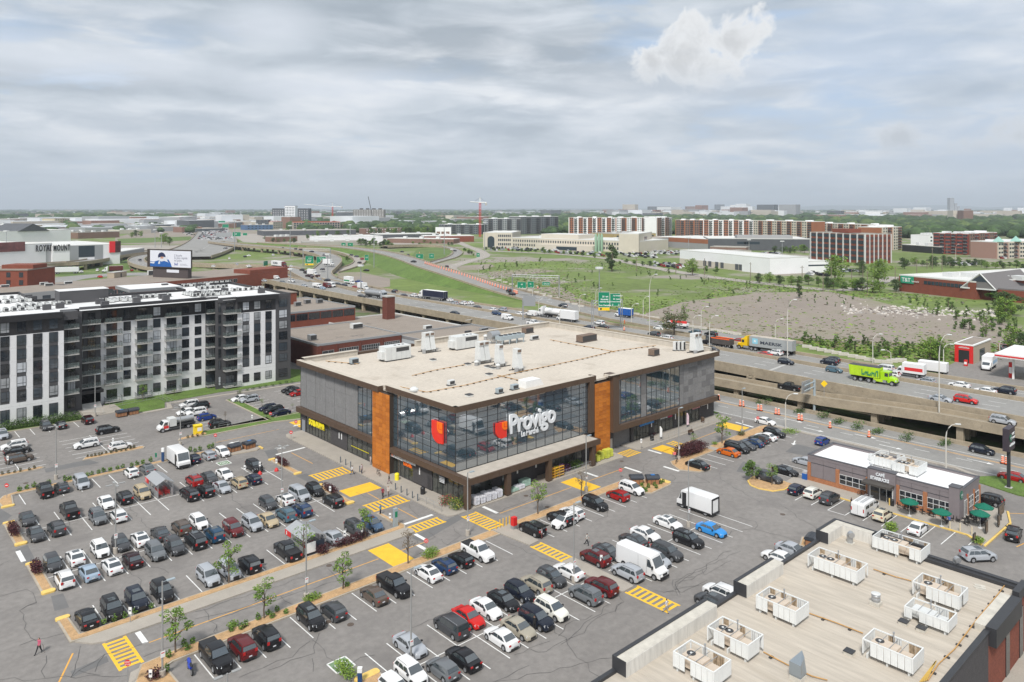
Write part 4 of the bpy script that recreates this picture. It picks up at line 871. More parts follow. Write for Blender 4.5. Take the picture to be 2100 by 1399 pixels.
bx('wall',u,BRK,0,0,0,Lq,20,hz_);bx('roof',u,TARR,-.3,-.3,hz_,Lq+.3,20.3,hz_+.5);bx('lift_house',u,BRK,Lq-14,4,hz_+.5,Lq,14,hz_+2.2)
for k in rg(4):
 for j in rg(5):
  x=Lq-3.6-5.6*k;z=hz_-3-3.4*j
  if z>1:w1=MB();w1.box(x,-.08,z,x+1.8,0,z+2.2);P('window',w1,PANE[0],u)
x,y=G(0,618,12);u=E('grey_block',(0,0,0),0,'low light-grey block with gravel roof right behind the apartment block','building')
a,c=Vector(G(-60,612,12)),Vector(G(180,590,12));dd=(c-a).normalized();nn2=Vector((-dd.y,dd.x));a2=Vector(G(97,591,12))
pz('wall',u,mat('light_grey_wall',(.34,.34,.34),.7),[tuple(a),tuple(c),tuple(c+nn2*30),tuple(a+nn2*30)],0,12);pz('roof',u,TARR,inset([tuple(a),tuple(c),tuple(c+nn2*30),tuple(a+nn2*30)],.5),12,12.06)
for k in rg(14):w1=MB();w1.box(1.5,-.06,0,4.6,0,1.9);P('window',w1,PANE[1],u,(*(a+dd*(3+k*5.2)),8.6),math.atan2(dd.y,dd.x))
for k,(px,py)in enu(((10,590),(90,585),(100,587),(140,583))):
 sua(*G(px,py,12),12.06,(3,1.6,1.2),f'{("first", "second", "third", "fourth")[k]} cooling unit from the left on the light-grey block roof')
d1=(A-Vector((CAMX,CAMY))).length
db=395;xL,yL=GD(308,db);xR,yR=GD(391.5,db-12);u=E('billboard',(xL,yL,0),math.atan2(yR-yL,xR-xL),'large advertising billboard with a helmeted driver in blue, standing on the brick roof','billboard');W_=math.hypot(xR-xL,yR-yL);z1,z0=ZD(513,db),ZD(546,db)
bx('frame',u,BROWND,-2.2,0,z0-.4,W_+.1,.8,z1+.6);bx('poster',u,mat('poster_white',(.66,.68,.74),.5),0,-.06,z0,W_,0,z1)
bx('base_house',u,mat('dark_siding',(.07,.055,.055),.7),1.0,.9,9,W_-3.2,3.4,z0-.4)
bx('name_board',u,mat('poster_white',(.7,.7,.7),.5),W_*.38,.82,z0-2.9,W_*.68,.9,z0-1.4)
H_=z1-z0
def pic(pts,m_,off=-.075):b=MB();b.poly([(p[0]*W_,off,z0+p[1]*H_)for p in pts]);P('printed_shape',b,m_,u)
BLU=mat('print_blue',(.01,.10,.36),.5);NAV=mat('print_navy',(.012,.02,.07),.5);PWH=mat('print_white',(.6,.63,.68),.5);SKN=mat('print_skin',(.5,.25,.16),.5)
pic([(0,0),(.55,0),(.50,.12),(.44,.3),(.36,.36),(.28,.40),(.2,.38),(.1,.3),(0,.32)],BLU,-.065)
pic([(.20,.62),(.19,.5),(.22,.38),(.28,.32),(.35,.36),(.39,.5),(.385,.62)],PWH,-.07);pic([(.20,.55),(.2,.7),(.23,.83),(.29,.89),(.34,.85),(.38,.72),(.39,.58),(.33,.62),(.25,.58)],NAV,-.075)
pic([(.26,.5),(.33,.5),(.34,.6),(.27,.62)],SKN,-.08);pic([(.40,.42),(.45,.5),(.44,.64),(.38,.6),(.38,.5)],PWH,-.08);pic([(.42,.44),(.46,.46),(.52,.2),(.54,.02),(.48,.02),(.47,.2)],BLU,-.08);pic([(.20,.16),(.25,.18),(.25,.34),(.22,.34)],PWH,-.075);pic([(0,.2),(.10,.17),(.12,.28),(0,.28)],PWH,-.075)
TXT=mat('print_grey_text',(.10,.10,.16),.5)
for i,s in enu(("L'écurie",'la plus rapide','au pays.')):text('slogan',s,1.75,TXT,u,(W_*.60,-.07,z0+H_*(.66-.15*i)),(1,0,0),ext=.005)
text('brand_word','Bell',1.8,mat('print_bell_blue',(.03,.06,.3),.5),u,(W_*.60,-.07,z0+H_*.12),(1,0,0),ext=.005,bold=.03)
for k in rg(3):bx('small_print',u,TXT,W_*.74,-.07,z0+H_*(.13+.04*k),W_*(.93-.02*k),-.065,z0+H_*(.14+.04*k))
x,y=G(310,565,9);sua(x,y,9.06,(3.4,2.2,2.6),'white boxy unit left of the billboard base');x,y=G(240,569,9);u=E('roof_hut',(x,y,9),R(40),'small beige hut on the long brick roof','hut');bx('wall',u,mat('beige_wall',(.4,.34,.26),.8),-5,-2,0,5,2,2.8);bx('roof',u,SLAB,-5.2,-2.2,2.8,5.2,2.2,3);bx('door',u,DMT,0,-2.05,.2,1,-2,2.2)

# ---- foreground roof, coffee shop
PLANK=mat('weathered_roof_deck',(.46,.41,.345),.9,var=.06,vs=.5,var2=.12,vs2=1.4,stretch=(1.6,.16,1),dark=(.37,.32,.255),darkpos=(.56,.8),dsc=.55,bump=.25,bs=4)
fg=E('foreground_building',(0,0,0),0,'large flat roof with tan deck, white unit screens and black-edged parapets','building')
ZF=6.2
bx('wall',fg,BRICKD,-60,-69.2,0,18.9,-50.1,ZF-.02)
bx('roof',fg,PLANK,-60,-69.1,ZF-.02,18.8,-50.2,ZF)
b=None
for i in rg(12):
 x0=-34+i*4.42
 if x0>18:break
 bx('roof_strip',fg,PLANK,x0,-69.0,ZF,min(x0+4.405,18.7),-50.4,ZF+.012)
BCOP=mat('black_coping',(.035,.036,.040),.5,var=.1,vs=1);PCON=mat('streaked_parapet',(.60,.58,.54),.85,var=.12,vs=1.5,stretch=(2,2,.25),dark=(.42,.40,.36),darkpos=(.55,.8),dsc=1.6);PTOP=mat('parapet_top_membrane',(.52,.49,.43),.9,var=.15,vs=1.2)
def fx(px,py,z=7.5):return G(px,py,z)[0]
bx('coping',fg,BCOP,-60,-50.2,ZF-.6,18.9,-49.8,ZF+.28)
for a,c in((fx(1264,1348),fx(1443,1228)),(fx(1508,1192),fx(1579,1143)),(fx(1675,1087),19.0)):
 bx('parapet',fg,PCON,a,-51.2,ZF,c,-50.15,7.45);bx('parapet_top',fg,PTOP,a+.02,-51.15,7.45,c,-50.1,7.48)
 b=MB();b.box(a-.05,-50.12,ZF-.6,c,-49.75,7.55);b.box(a-.06,-51.2,ZF+.1,a,-50.12,7.55);P('parapet_cladding',b,BCOP,fg)
bx('parapet',fg,PCON,18.1,-54.6,ZF,19.0,-51.2,7.45);bx('parapet_top',fg,PTOP,18.1,-54.6,7.45,19.0,-51.2,7.48)
b=MB();b.box(18.95,-60,ZF-1,19.25,-49.75,7.52);b.box(18.1,-54.66,ZF,19.0,-54.6,7.52);P('parapet_cladding',b,BCOP,fg)
b=MB();b.box(18.7,-69.4,ZF-1,19.25,-60,6.75);b.box(18.2,-69,ZF,18.7,-60,6.6);P('parapet_cladding',b,BCOP,fg)
bx('charcoal_wall',fg,BRICKD,-60,-69.4,0,7.0,-69.15,6.55);bx('brick_wall',fg,BRK,7.0,-69.35,0,19.2,-69.15,6.4)
b=MB();b.box(-60,-69.5,6.5,7.2,-69.0,6.65);b.box(16,-69.6,6.2,19.3,-69,7.1);P('coping',b,BCOP,fg)
bx('fascia',fg,BCOP,7.2,-70.0,5.2,15.4,-69.1,6.9);bx('parapet_top',fg,PTOP,7.3,-69.1,ZF,15.3,-68.2,6.85)
for x in(12.4,17):bx('tall_dark_window',fg,PANE[0],x,-69.42,.05,x+1.2,-69.34,5.0)
b=MB();b.prism([(-60,-78),(30,-78),(30,-69.2),(-60,-69.2)],0,.15);stru('sidewalk',b,CONC)
WSC=mat('white_louvre_panel',(.70,.71,.70),.5,var=.04,vs=1);RUSTP=mat('rust_stained_panel',(.40,.30,.20),.8,var=.35,vs=3);BEIGE=mat('beige_casing',(.56,.47,.38),.6,var=.07,vs=1.5)
def tp(rb,x,y):return((1600 if rb else 1200)+x/4.126,1060+y/4.126)
uid=0
def screen(Lp,Fp,Rp,z,label,fans=1,white=False,h=1.25,seed=0):
 "screened enclosure: corner posts, rails, separate louvre panels, some of them missing, round a packaged unit"
 r=random.Random(seed);F_=G(*Fp,z);L_=G(*Lp,z);R_=G(*Rp,z);ly=abs(L_[1]-F_[1]);lx=abs(R_[0]-F_[0])
 u=E('screened_rooftop_unit',(F_[0],F_[1],z),0,label,'rooftop unit')
 for zz in(h-.1,):
  b=MB()
  for(x0,y0,x1,y1)in((0,0,.09,ly),(lx-.09,0,lx,ly),(.09,0,lx-.09,.09),(.09,ly-.09,lx-.09,ly)):b.box(x0,y0,zz,x1,y1,zz+.1)
  P('top_rail',b,WSC,u)
 for x0,y0 in((0,0),(lx-.1,0),(0,ly-.1),(lx-.1,ly-.1)):bx('post',u,WSC,x0,y0,0,x0+.1,y0+.1,h-.1)
 n=max(6,int(ly/.55))
 for side,c in(('w',0.0),('e',lx)):
  for i in rg(n):
   if r.random()<(.10 if side=='w' else.42):continue
   y0,y1=.1+(ly-.2)*i/n,.1+(ly-.2)*(i+1)/n;b=MB();x=c if side=='w' else c-.05
   b.box(x,y0+.02,.02,x+.05,y1-.02,h-.12)
   for k in rg(1,3):yy=y0+(y1-y0)*k/3;b.box(x-.02 if side=='w' else x,yy-.015,.05,x,yy+.015,h-.15)
   o=P('louvre_panel',b,WSC if side=='w' or r.random()<.4 else RUSTP,u)
 m=max(3,int(lx/.55))
 for side,c in(('s',0.0),('n',ly-.05)):
  for i in rg(m):
   if r.random()<.12:continue
   x0,x1=.1+(lx-.2)*i/m,.1+(lx-.2)*(i+1)/m;bx('louvre_panel',u,WSC,x0+.02,c,.02,x1-.02,c+.05,h-.12)
 m_=UNIT if white else BEIGE
 bx('casing',u,m_,lx*.25,ly*.38,.0,lx*.72,ly*.88,h*.78);bx('rear_casing',u,m_,lx*.28,ly*.12,0,lx*.68,ly*.38,h*.6)
 for k in rg(fans if not white else 0):
  cx=lx*.5;cy=ly*(.80-.16*k)if fans>1 else ly*.76;rr_=lx*.15;b=MB();b.prism([(cx+rr_*cos(a*pi/7),cy+rr_*sin(a*pi/7))for a in rg(14)],h*.78,h*.78+.03);f=P('fan',b,GRL,u)
  pz('fan_hub',f,UNIT,[(cx+rr_*.3*cos(a*pi/4),cy+rr_*.3*sin(a*pi/4))for a in rg(8)],h*.78+.03,h*.78+.06)
 b=MB();b.tube([(lx*.8,ly*.55,0),(lx*.8,ly*.55,h+.45)],.05,8);b.tube([(lx*.8,ly*.55,h+.45),(lx*.8,ly*.55,h+.55)],.09,8);P('flue_pipe',b,MTL,u)
 for yy in(.3,.5,.72):bx('brace',u,MTL,.1,ly*yy,h-.2,lx-.1,ly*yy+.04,h-.16)
 b=MB()
 for yy in(.08,.5,.9):b.box(.15,ly*yy,-.38,lx-.15,ly*yy+.14,0)
 P('sleeper',b,UNIT,u)
screen(tp(1,232,415),tp(1,652,568),tp(1,742,495),6.6,'screened rooftop unit with two fans, front row, second from the far end',2,seed=1)
screen(tp(1,768,262),tp(1,1190,388),tp(1,1265,318),6.6,'screened rooftop unit with two fans, farthest one, beside the coffee shop parking',2,seed=2)
screen(tp(1,1112,655),tp(1,1515,790),tp(1,1585,705),6.6,'screened rooftop unit with one fan near the far end of the rear row',1,seed=3)
screen(tp(1,1040,850),tp(1,1425,985),tp(1,1490,900),6.6,'lower screened rooftop unit holding a white ribbed casing without fans',1,True,1.0,seed=4)
screen(tp(1,678,1165),tp(1,1125,1335),tp(1,1212,1230),6.6,'screened rooftop unit with one big fan nearest the bottom right, above the yellow pipes',1,seed=5)
screen(tp(0,1432,780),tp(0,1785,918),tp(0,1890,830),6.6,'screened rooftop unit with one fan, third in the front row from the near end',1,seed=6)
screen(tp(0,1022,1050),tp(0,1380,1215),tp(0,1510,1115),6.6,'screened rooftop unit with two fans, second in the front row from the near end',2,seed=7)
screen(tp(0,708,1285),tp(0,1090,1450),tp(0,1225,1330),6.6,'screened rooftop unit with one fan at the bottom edge, nearest the tall parapet',1,seed=8)
def scoop(px,py,s,label):
 x,y=G(px,py,ZF);u=E('roof_scoop',(x,y,ZF),0,label,'roof vent');tb('throat',u,MTL,[(0,0,0),(0,0,.5*s)],.33*s,12,smooth=40)
 tb('hood',u,MTL,[(0,0,.5*s),(0,0,.9*s),(-.15*s,-.15*s,1.15*s),(-.4*s,-.4*s,1.1*s)],[.34*s,.36*s,.36*s,.34*s],12,smooth=40);bx('flashing',u,PTOP,-.45*s,-.45*s,0,.45*s,.45*s,.08)
scoop(*tp(1,590,222),1.0,'curved grey vent by the far corner parapet');scoop(*tp(1,1487,430),.9,'curved grey vent near the east edge of the foreground roof')
x,y=G(*tp(1,810,745),ZF);u=E('turbine_vent',(x,y,ZF),0,'round steel turbine vent in the middle of the foreground roof','roof vent');bx('kerb',u,PTOP,-.45,-.45,0,.45,.45,.35)
tb('drum',u,MTL,[(0,0,.35),(0,0,.5),(0,0,.52),(0,0,.68),(0,0,.7),(0,0,.95),(0,0,1.1)],[.34,.34,.42,.42,.38,.42,.34],16,smooth=25);tb('cap',u,UNIT,[(0,0,1.1),(0,0,1.13),(0,0,1.2)],[.44,.44,.2],16,smooth=30)
x,y=G(*tp(1,150,1375),ZF);u=E('duct_hood',(x,y,ZF),0,'tall blue-grey sheet-metal duct hood beside the yellow pipe','duct hood');bx('kerb',u,PTOP,-.5,-.5,0,.5,.5,.35)
b=MB();b.box(-.42,-.42,.35,.42,.42,.5);b.v+=[(-.5,-.5,.5),(.5,-.5,.5),(.5,.5,.5),(-.5,.5,.5),(-.5,-.5,1.5),(.5,-.3,1.75),(1.3,.3,1.75),(-.5,.5,1.5)];k=8
b.f+=[tuple(k+i for i in f)for f in((4,5,6,7),*S4)];P('casing',b,mat('blue_grey_sheet',(.30,.34,.37),.35,.5),u)
for k,(px,py,lab)in enu(((585,1165,'black-lidded roof hatch between the big fan unit and the duct hood'),(1045,910,'black-lidded roof hatch nearer the white ribbed unit'),(1197,965,'black-lidded roof hatch in front of the white ribbed unit'))):
 x,y=G(*tp(1,px,py),ZF);u=E('roof_hatch',(x,y,ZF),0,lab,'roof hatch');bx('kerb',u,PTOP,-.36,-.36,0,.36,.36,.3);bx('lid',u,BCOP,-.4,-.4,.3,.4,.4,.36)
Tn=lambda rb,*q:[G(*tp(rb,*p),ZF)for p in q]
YP=PIPE
ppr(Tn(1,(245,830),(485,915),(700,1000)),'gas pipe run between the front row and the big fan unit',1.6,ZF);ppr(Tn(1,(1310,360),(1560,445),(1690,480),(1930,550),(1850,660),(1650,900),(1480,1130),(1340,1260),(1250,1399)),'gas pipe run following the east and south edges',1.8,ZF)
ppr(Tn(1,(790,455),(975,520),(1110,555)),'gas pipe run between the two-fan units and the rear row',1.9,ZF);ppr(Tn(0,(1510,1160),(1640,1230),(1700,1262))+Tn(1,(270,1365),(400,1399)),'yellow pipe run by the duct hood',1.5,ZF)
b=MB()
for k in rg(4):a,c=Tn(1,(1310,1250),(1180+14*k,1420));b.tube([(a[0]+.1*k,a[1],ZF+.2),(c[0]+.1*k,c[1],ZF+.2)],.045,6)
tag(P('yellow_pipes',b,mat('yellow_gas_pipe',(.55,.36,.08),.6)),'bundle of yellow pipes leaving over the roof edge','pipe bundle')
bpy.data.objects['yellow_pipes'].name='pipe_bundle'
u=E('deck_board_pile',(*G(*tp(1,1690,600),ZF),ZF),R(20),'loose pale boards lying near the south-east roof edge','boards')
for k in rg(5):bx('board',u,PTOP,-.6+.25*k,-.5,.02+.03*(k%2),-.4+.25*k,.4+.1*(k%3),.06+.03*(k%2))
SIDING=mat('mauve_grey_siding',(.205,.178,.185),.7,var=.06,vs=.8);BRKO=mat('orange_brown_brick',(.36,.15,.07),.85,var=.1,vs=1,var2=.25,vs2=8,bump=.2);DCOP=mat('dark_grey_coping',(.09,.09,.10),.6);WFRM=mat('white_window_frame',(.62,.62,.62),.5)
cf=E('coffee_shop',(0,0,0),0,'single-storey coffee shop with mauve-grey siding, brick piers and white roof','building');X0,X1,YA,YB=49.0,58.3,-54.2,-31.7
bx('wall',cf,SIDING,X0+.05,YA+.05,0,X1,YB,3.95);bx('roof',cf,mat('bright_white_roof',(.80,.80,.80),.7,var=.03,vs=.3,dark=(.6,.59,.57),darkpos=(.6,.8),dsc=.3),X0+.3,YA+.3,3.95,X1-.3,YB-.3,4.0)
for a in((X0,YA,X0+.3,YB),(X1-.3,YA,X1,YB),(X0+.3,YA,X1-.3,YA+.3),(X0+.3,YB-.3,X1-.3,YB)):bx('parapet',cf,SIDING,a[0],a[1],3.9,a[2],a[3],4.35);bx('coping',cf,DCOP,a[0]-.05,a[1]-.05,4.35,a[2]+.05,a[3]+.05,4.42)
yy=lambda px:PX(px,X0)[0]
def west(p0,p1,z0,z1,n,m_,d=.06):bx(n,cf,m_,X0-d,yy(p1),z0,X0+.06,yy(p0),z1)
for p0,p1 in((1656.5,1663),(1714,1722),(1776,1782),(1838,1845),(1893,1902)):west(p0,p1,0.15,3.1,'brick_pier',BRKO,.12)
for p0,p1 in((1663,1714),(1722,1776),(1845,1893),(1902,1952)):west(p0,p1,.15,.85,'brick_base',BRKO,.08);west(p0,p1,3.1,3.16,'siding_joint',DCOP,.02)
for p0,p1,n in((1663,1714,2),(1722,1776,2),(1845,1893,2),(1902,1952,2)):
 for k in rg(n):q0,q1=p0+(p1-p0)*k/n,p0+(p1-p0)*(k+1)/n;west(q0+.4,q1-.4,3.2,3.86,'siding_panel',SIDING,.03);west(q0+.4,q1-.4,2.45 if p0!=1663 else.9,3.06,'siding_panel',SIDING,.03)
def w2(p0,p1,nc,nr):gwin(cf,'x',X0,yy(p1),yy(p0),.95,2.45,nc,nr,WFRM,PANE[0],name='shop_window')
w2(1722,1776,4,2);w2(1845,1892.5,4,2);w2(1902,1951,4,2)
west(1781.5,1838.5,.15,4.75,'entrance_tower',SIDING,.45);bx('coping',cf,DCOP,X0-.52,yy(1839),4.75,X0+.7,yy(1781),4.85)
west(1786,1834,.2,2.6,'entrance_frame',WFRM,.5);west(1788,1806,.25,2.5,'door',PANE[0],.52);west(1807.5,1820,.25,2.5,'door',PANE[0],.52);west(1821.5,1832,.25,2.5,'door',PANE[0],.52)
bx('canopy',cf,mat('dark_bronze',(.07,.062,.055),.6),X0-2.2,yy(1837),2.7,X0-.4,yy(1778),3.0)
bx('corner_tower',cf,SIDING,X0-.1,YA-.1,.15,X0+1.4,YA+1.3,4.85);bx('coping',cf,DCOP,X0-.15,YA-.15,4.85,X0+1.45,YA+1.35,4.95)
for x in(52.6,55.4,58.0):bx('brick_pier',cf,BRKO,x,YA-.12,.15,x+.35,YA+.06,3.1)
gwin(cf,'y',YA,51.2,52.4,.2,2.5,2,1,WFRM,name='shop_door');gwin(cf,'y',YA,53.1,55.2,.95,2.5,3,2,WFRM,name='shop_window');gwin(cf,'y',YA,55.9,57.8,.95,2.5,2,2,WFRM,name='shop_window')
SG=E('shop_sign');tag(SG,'white CAFÉ STARBUCKS lettering over the coffee shop entrance','shop sign')
ya,yb=yy(1799),yy(1817);text('letters','CAFÉ',.62,SGW,SG,(X0-.56,ya,3.92),(0,-1,0),ext=.05,bold=.025,width=ya-yb);ya,yb=yy(1788),yy(1826.5);text('letters','STARBUCKS',.66,SGW,SG,(X0-.56,ya,3.22),(0,-1,0),ext=.05,bold=.03,width=ya-yb)
SG=E('shop_sign');tag(SG,'round green and white emblem on the corner tower of the coffee shop','shop sign')
GRN=mat('dark_green_enamel',(.0,.13,.07),.4)
def disc(c,ax,r_,m_,par,nm='sign_disc',k=20,d=.06,sx=1.0):
 b=MB();cx,cy,cz=c;pts=[(r_*sx*cos(a*2*pi/k),r_*sin(a*2*pi/k))for a in rg(k)]
 f=[(cx+ax[0]*u_,cy+ax[1]*u_,cz+v_)for u_,v_ in pts];n=(ax[1],-ax[0]);g_=[(p[0]+n[0]*d,p[1]+n[1]*d,p[2])for p in f]
 b.v=f+g_;b.f=[tuple(rg(k))[::-1],tuple(rg(k,2*k))]+[(i,(i+1)%k,k+(i+1)%k,k+i)for i in rg(k)];return P(nm,b,m_,par)
def emblem(c,ax,r_,par):
 n=(ax[1],-ax[0]);disc(c,ax,r_,GRN,par);q=(c[0]+n[0]*.06,c[1]+n[1]*.06,c[2]);b=MB()
 for sx,sz,w_,h in((0,.1,.34,.52),(-.5,.05,.13,.6),(.5,.05,.13,.6),(-.28,-.45,.2,.2),(.28,-.45,.2,.2),(0,.72,.2,.13)):
  u0,u1,v0,v1=(sx-w_/2)*r_,(sx+w_/2)*r_,(sz-h/2)*r_,(sz+h/2)*r_
  b.poly([(q[0]+ax[0]*a+n[0]*.02,q[1]+ax[1]*a+n[1]*.02,q[2]+v)for a,v in((u0,v0),(u1,v0),(u1+.06*r_,(v0+v1)/2),(u1,v1),(u0,v1),(u0-.06*r_,(v0+v1)/2))])
 P('emblem_figure',b,SGW,par)
emblem((X0+.7,YA-.12,3.75),(1,0),.62,SG)
def G2(x,y):return(1600+x/4.2,820+y/4.2)
screen(G2(800,535),G2(985,600),G2(1070,545),4.3,'white screened unit on the coffee shop roof, left one of the pair',2,h=1.3,seed=21);screen(G2(990,590),G2(1185,660),G2(1278,610),4.3,'white screened unit on the coffee shop roof, right one of the pair',2,h=1.3,seed=22)
sua(*G(*G2(780,520),4.0),4.0,(1,.5,1),'small white condenser left of the coffee shop roof screens')
u=E('pylon_sign',(69.7,-55.1,0),0,'tall black pole sign with green emblem and white lettering by the service road','pylon sign');bx('pole',u,BCOP,-.22,-.22,.15,.22,.22,7.0);bx('sign_box',u,mat('plum_black_panel',(.045,.035,.045),.5),-1.6,-.45,6.2,1.6,.45,9.8)
bx('base',u,SLAB,-.5,-.5,0,.5,.5,.15)
emblem((-.75,-.46,8.3),(1,0),.6,u);text('letters','CAFÉ',.5,SGW,u,(.0,-.47,8.6),(1,0,0),ext=.02,bold=.01,width=1.2);text('letters','STARBUCKS',.4,SGW,u,(-.1,-.47,8.0),(1,0,0),ext=.02,bold=.01,width=1.6);stk(u,(-1.3,-.47,7.0),(1,0,0),2.6,.4,SGW,44)
UMB=mat('green_umbrella_cloth',(.0,.13,.08),.8);FURN=mat('black_patio_metal',(.02,.018,.017),.5)
def umbrella(px,py,label):
 x,y=G(px,py,2.35);u=E('patio_umbrella',(x,y,.15),0,label,'umbrella');tb('pole',u,WFRM,[(0,0,0),(0,0,2.5)],.035,6);k=8;r_=1.25;b=MB();b.v=[(0,0,2.62)]+[(r_*cos(a*2*pi/k+.4),r_*sin(a*2*pi/k+.4),2.05)for a in rg(k)]+[(r_*cos(a*2*pi/k+.4),r_*sin(a*2*pi/k+.4),1.93)for a in rg(k)]
 b.f=[(0,1+i,1+(i+1)%k)for i in rg(k)]+[(1+i,1+k+i,1+k+(i+1)%k,1+(i+1)%k)for i in rg(k)];P('canopy',b,UMB,u);pz('foot',u,WFRM,[(.3*cos(a),.3*sin(a))for a in rg(6)],0,.08)
umbrella(1865,1027,'green umbrella at the window nearest the entrance');umbrella(1931,1048,'green umbrella just left of the corner tower');umbrella(2018,1037,'green umbrella behind the corner tower, farther of two');umbrella(2010,1051,'green umbrella behind the corner tower, nearer of two')
def chairm():
 b=MB();b.box(-.22,-.22,.42,.22,.22,.46);b.box(-.22,.18,.46,.22,.22,.88)
 for sx in(-.2,.17):
  for sy in(-.2,.17):b.box(sx,sy,0,sx+.03,sy+.03,.42)
 return b.mesh('patio_chair',FURN)
def tablem():
 b=MB();b.prism([(.38*cos(a*pi/5),.38*sin(a*pi/5))for a in rg(10)],.70,.74);b.box(-.03,-.03,0,.03,.03,.7);b.prism([(.22*cos(a*pi/4),.22*sin(a*pi/4))for a in rg(8)],0,.03);return b.mesh('patio_table',FURN)
CHM,TBM=chairm(),tablem()
for i,(px,py)in enu(((1855,1043),(1878,1050),(1906,1057),(1940,1068),(1978,1074),(2000,1066),(2012,1074))):
 x,y=G(px,py,.15);tag(ob('patio_table',TBM,None,(x,y,.15)),'small round black table on the coffee shop terrace','table','terrace tables')
 for a in(0,2.2,4.1):tag(ob('patio_chair',CHM,None,(x+.75*cos(a+i),y+.75*sin(a+i),.15),a+i-pi/2),'black slatted chair on the coffee shop terrace','chair','terrace chairs')
def board(px,py,w_,h,label,z0=.9,rz=0.0):
 x,y=G(px,py,.1);u=E('menu_board',(x,y,.1),rz,label,'menu board');bx('panel',u,mat('menu_face',(.04,.035,.03),.4),-w_/2,-.08,z0,w_/2,.08,z0+h);bx('post',u,FURN,-.05,-.05,0,.05,.05,z0)
 n=max(1,int(w_/.7))
 for i in rg(n):x0=-w_/2+.08+(w_-.1)*i/n;bx('menu_sheet',u,mat('menu_print',(.16,.12,.09),.5,var=.5,vs=4),x0,-.1,z0+.1,x0+(w_-.1)/n-.08,-.08,z0+h-.1)
board(2053,1068,2.4,1.5,'wide three-panel menu board by the drive-through lane');board(2048,1082,.8,1.5,'narrow menu board beside the wide one',.3);board(2023,1095,.9,1.6,'low dark menu board nearest the flower bed',.2);board(1998,1112,.9,1.0,'dark order screen with a pale top in the green bed',.2)
for i,(px,py,c_)in enu(((1824,1037,0),(1948,1085,1),(1969,1090,1),(1993,1097,1))):
 x,y=G(px,py,.1);tag(ob('bollard',MB().tube([(0,0,0),(0,0,1.1)],.09,8).mesh('bollard',YKERB if c_==0 else mat('cream_post',(.6,.52,.38),.6)),None,(x,y,.1)),('yellow bollard by the coffee shop entrance' if c_==0 else 'cream bollard at the terrace edge'),'bollard',None if c_==0 else 'cream bollards along the terrace')
x,y=G(1830,1038,.1);tag(ob('litter_bin',MB().tube([(0,0,0),(0,0,.9),(0,0,1.0)],[.26,.28,.2],10).mesh('litter_bin',BLACK),None,(x,y,.1)),'round black litter bin right of the coffee shop doors','litter bin')
x,y=G(1652,984,0);u=E('recycling_cart',(x,y,0),0,'blue wheeled cart with bags on top at the corner of the coffee shop','wheeled bin');bx('body',u,mat('cart_blue',(.01,.09,.35),.5),-.45,-.4,.12,.45,.4,1.1);bx('rubbish_bag',u,mat('bag_grey',(.4,.4,.42),.5),-.4,-.35,1.1,.4,.35,1.45)

# ---- expressway, interchange, signs
DZ=5.2
NEAR=[(86,-300),(92,-110),(94.3,-52),(95.3,-12),(97.3,16),(100,95),(100.4,158),(104,250),(110,345),(113,400)]
def offs(pl,d):
 out=[]
 for i,p in enu(pl):
  a=Vector(pl[max(0,i-1)]);c=Vector(pl[min(len(pl)-1,i+1)]);t_=(c-a).normalized();out.append((p[0]+t_.y*d,p[1]-t_.x*d))
 return out
def dens(pl,step=8):
 out=[]
 for i in rg(len(pl)-1):
  a,c=Vector(pl[i]),Vector(pl[i+1]);n=max(1,int((c-a).length/step))
  for k in rg(n):out.append(tuple(a.lerp(c,k/n)))
 out.append(tuple(pl[-1]));return out
def smooth_pl(pl,it=2):
 P_=[Vector(p)for p in pl]
 for _ in rg(it):
  q=[P_[0]]
  for i in rg(len(P_)-1):q+=[P_[i].lerp(P_[i+1],.25),P_[i].lerp(P_[i+1],.75)]
  q.append(P_[-1]);P_=q
 return[tuple(p)for p in P_]
def strip(b,L_,R_,zl,zr=None,mi=0):
 zr=zr or zl
 for i in rg(len(L_)-1):b.quad((*L_[i],zl[i]),(*R_[i],zr[i]),(*R_[i+1],zr[i+1]),(*L_[i+1],zl[i+1]),mi)
def wall_(b,A_,B_,z0,z1,mi=0):
 n=len(A_)
 for i in rg(n-1):
  for(p,q)in((A_,A_),(B_,B_)):b.quad((*p[i],z0[i]),(*p[i+1],z0[i+1]),(*p[i+1],z1[i+1]),(*p[i],z1[i]),mi)
  b.quad((*A_[i],z1[i]),(*B_[i],z1[i]),(*B_[i+1],z1[i+1]),(*A_[i+1],z1[i+1]),mi)
 for i in(0,n-1):b.quad((*A_[i],z0[i]),(*B_[i],z0[i]),(*B_[i],z1[i]),(*A_[i],z1[i]),mi)
N2=dens(smooth_pl(NEAR,2),12);k=len(N2);c_=lambda v:[v]*k
b=MB();strip(b,offs(N2,.3),offs(N2,17.2),c_(DZ));strip(b,offs(N2,.2),offs(N2,16),c_(DZ-1.3));stru('bridge_deck',b,ROADM)
b=MB();strip(b,offs(N2,17),offs(N2,28.2),c_(DZ-.06));stru('road',b,ROADM)
b=MB();wall_(b,offs(N2,-.05),offs(N2,.38),c_(DZ-1.5),c_(6.1));stru('parapet',b,BARR)
b=MB();wall_(b,offs(N2,16.9),offs(N2,17.4),c_(4.5),c_(6.05));stru('median_barrier',b,BARR)
b=MB();wall_(b,offs(N2,28.0),offs(N2,28.5),c_(4.5),c_(5.95));stru('road_barrier',b,BARR)
mk=MB()
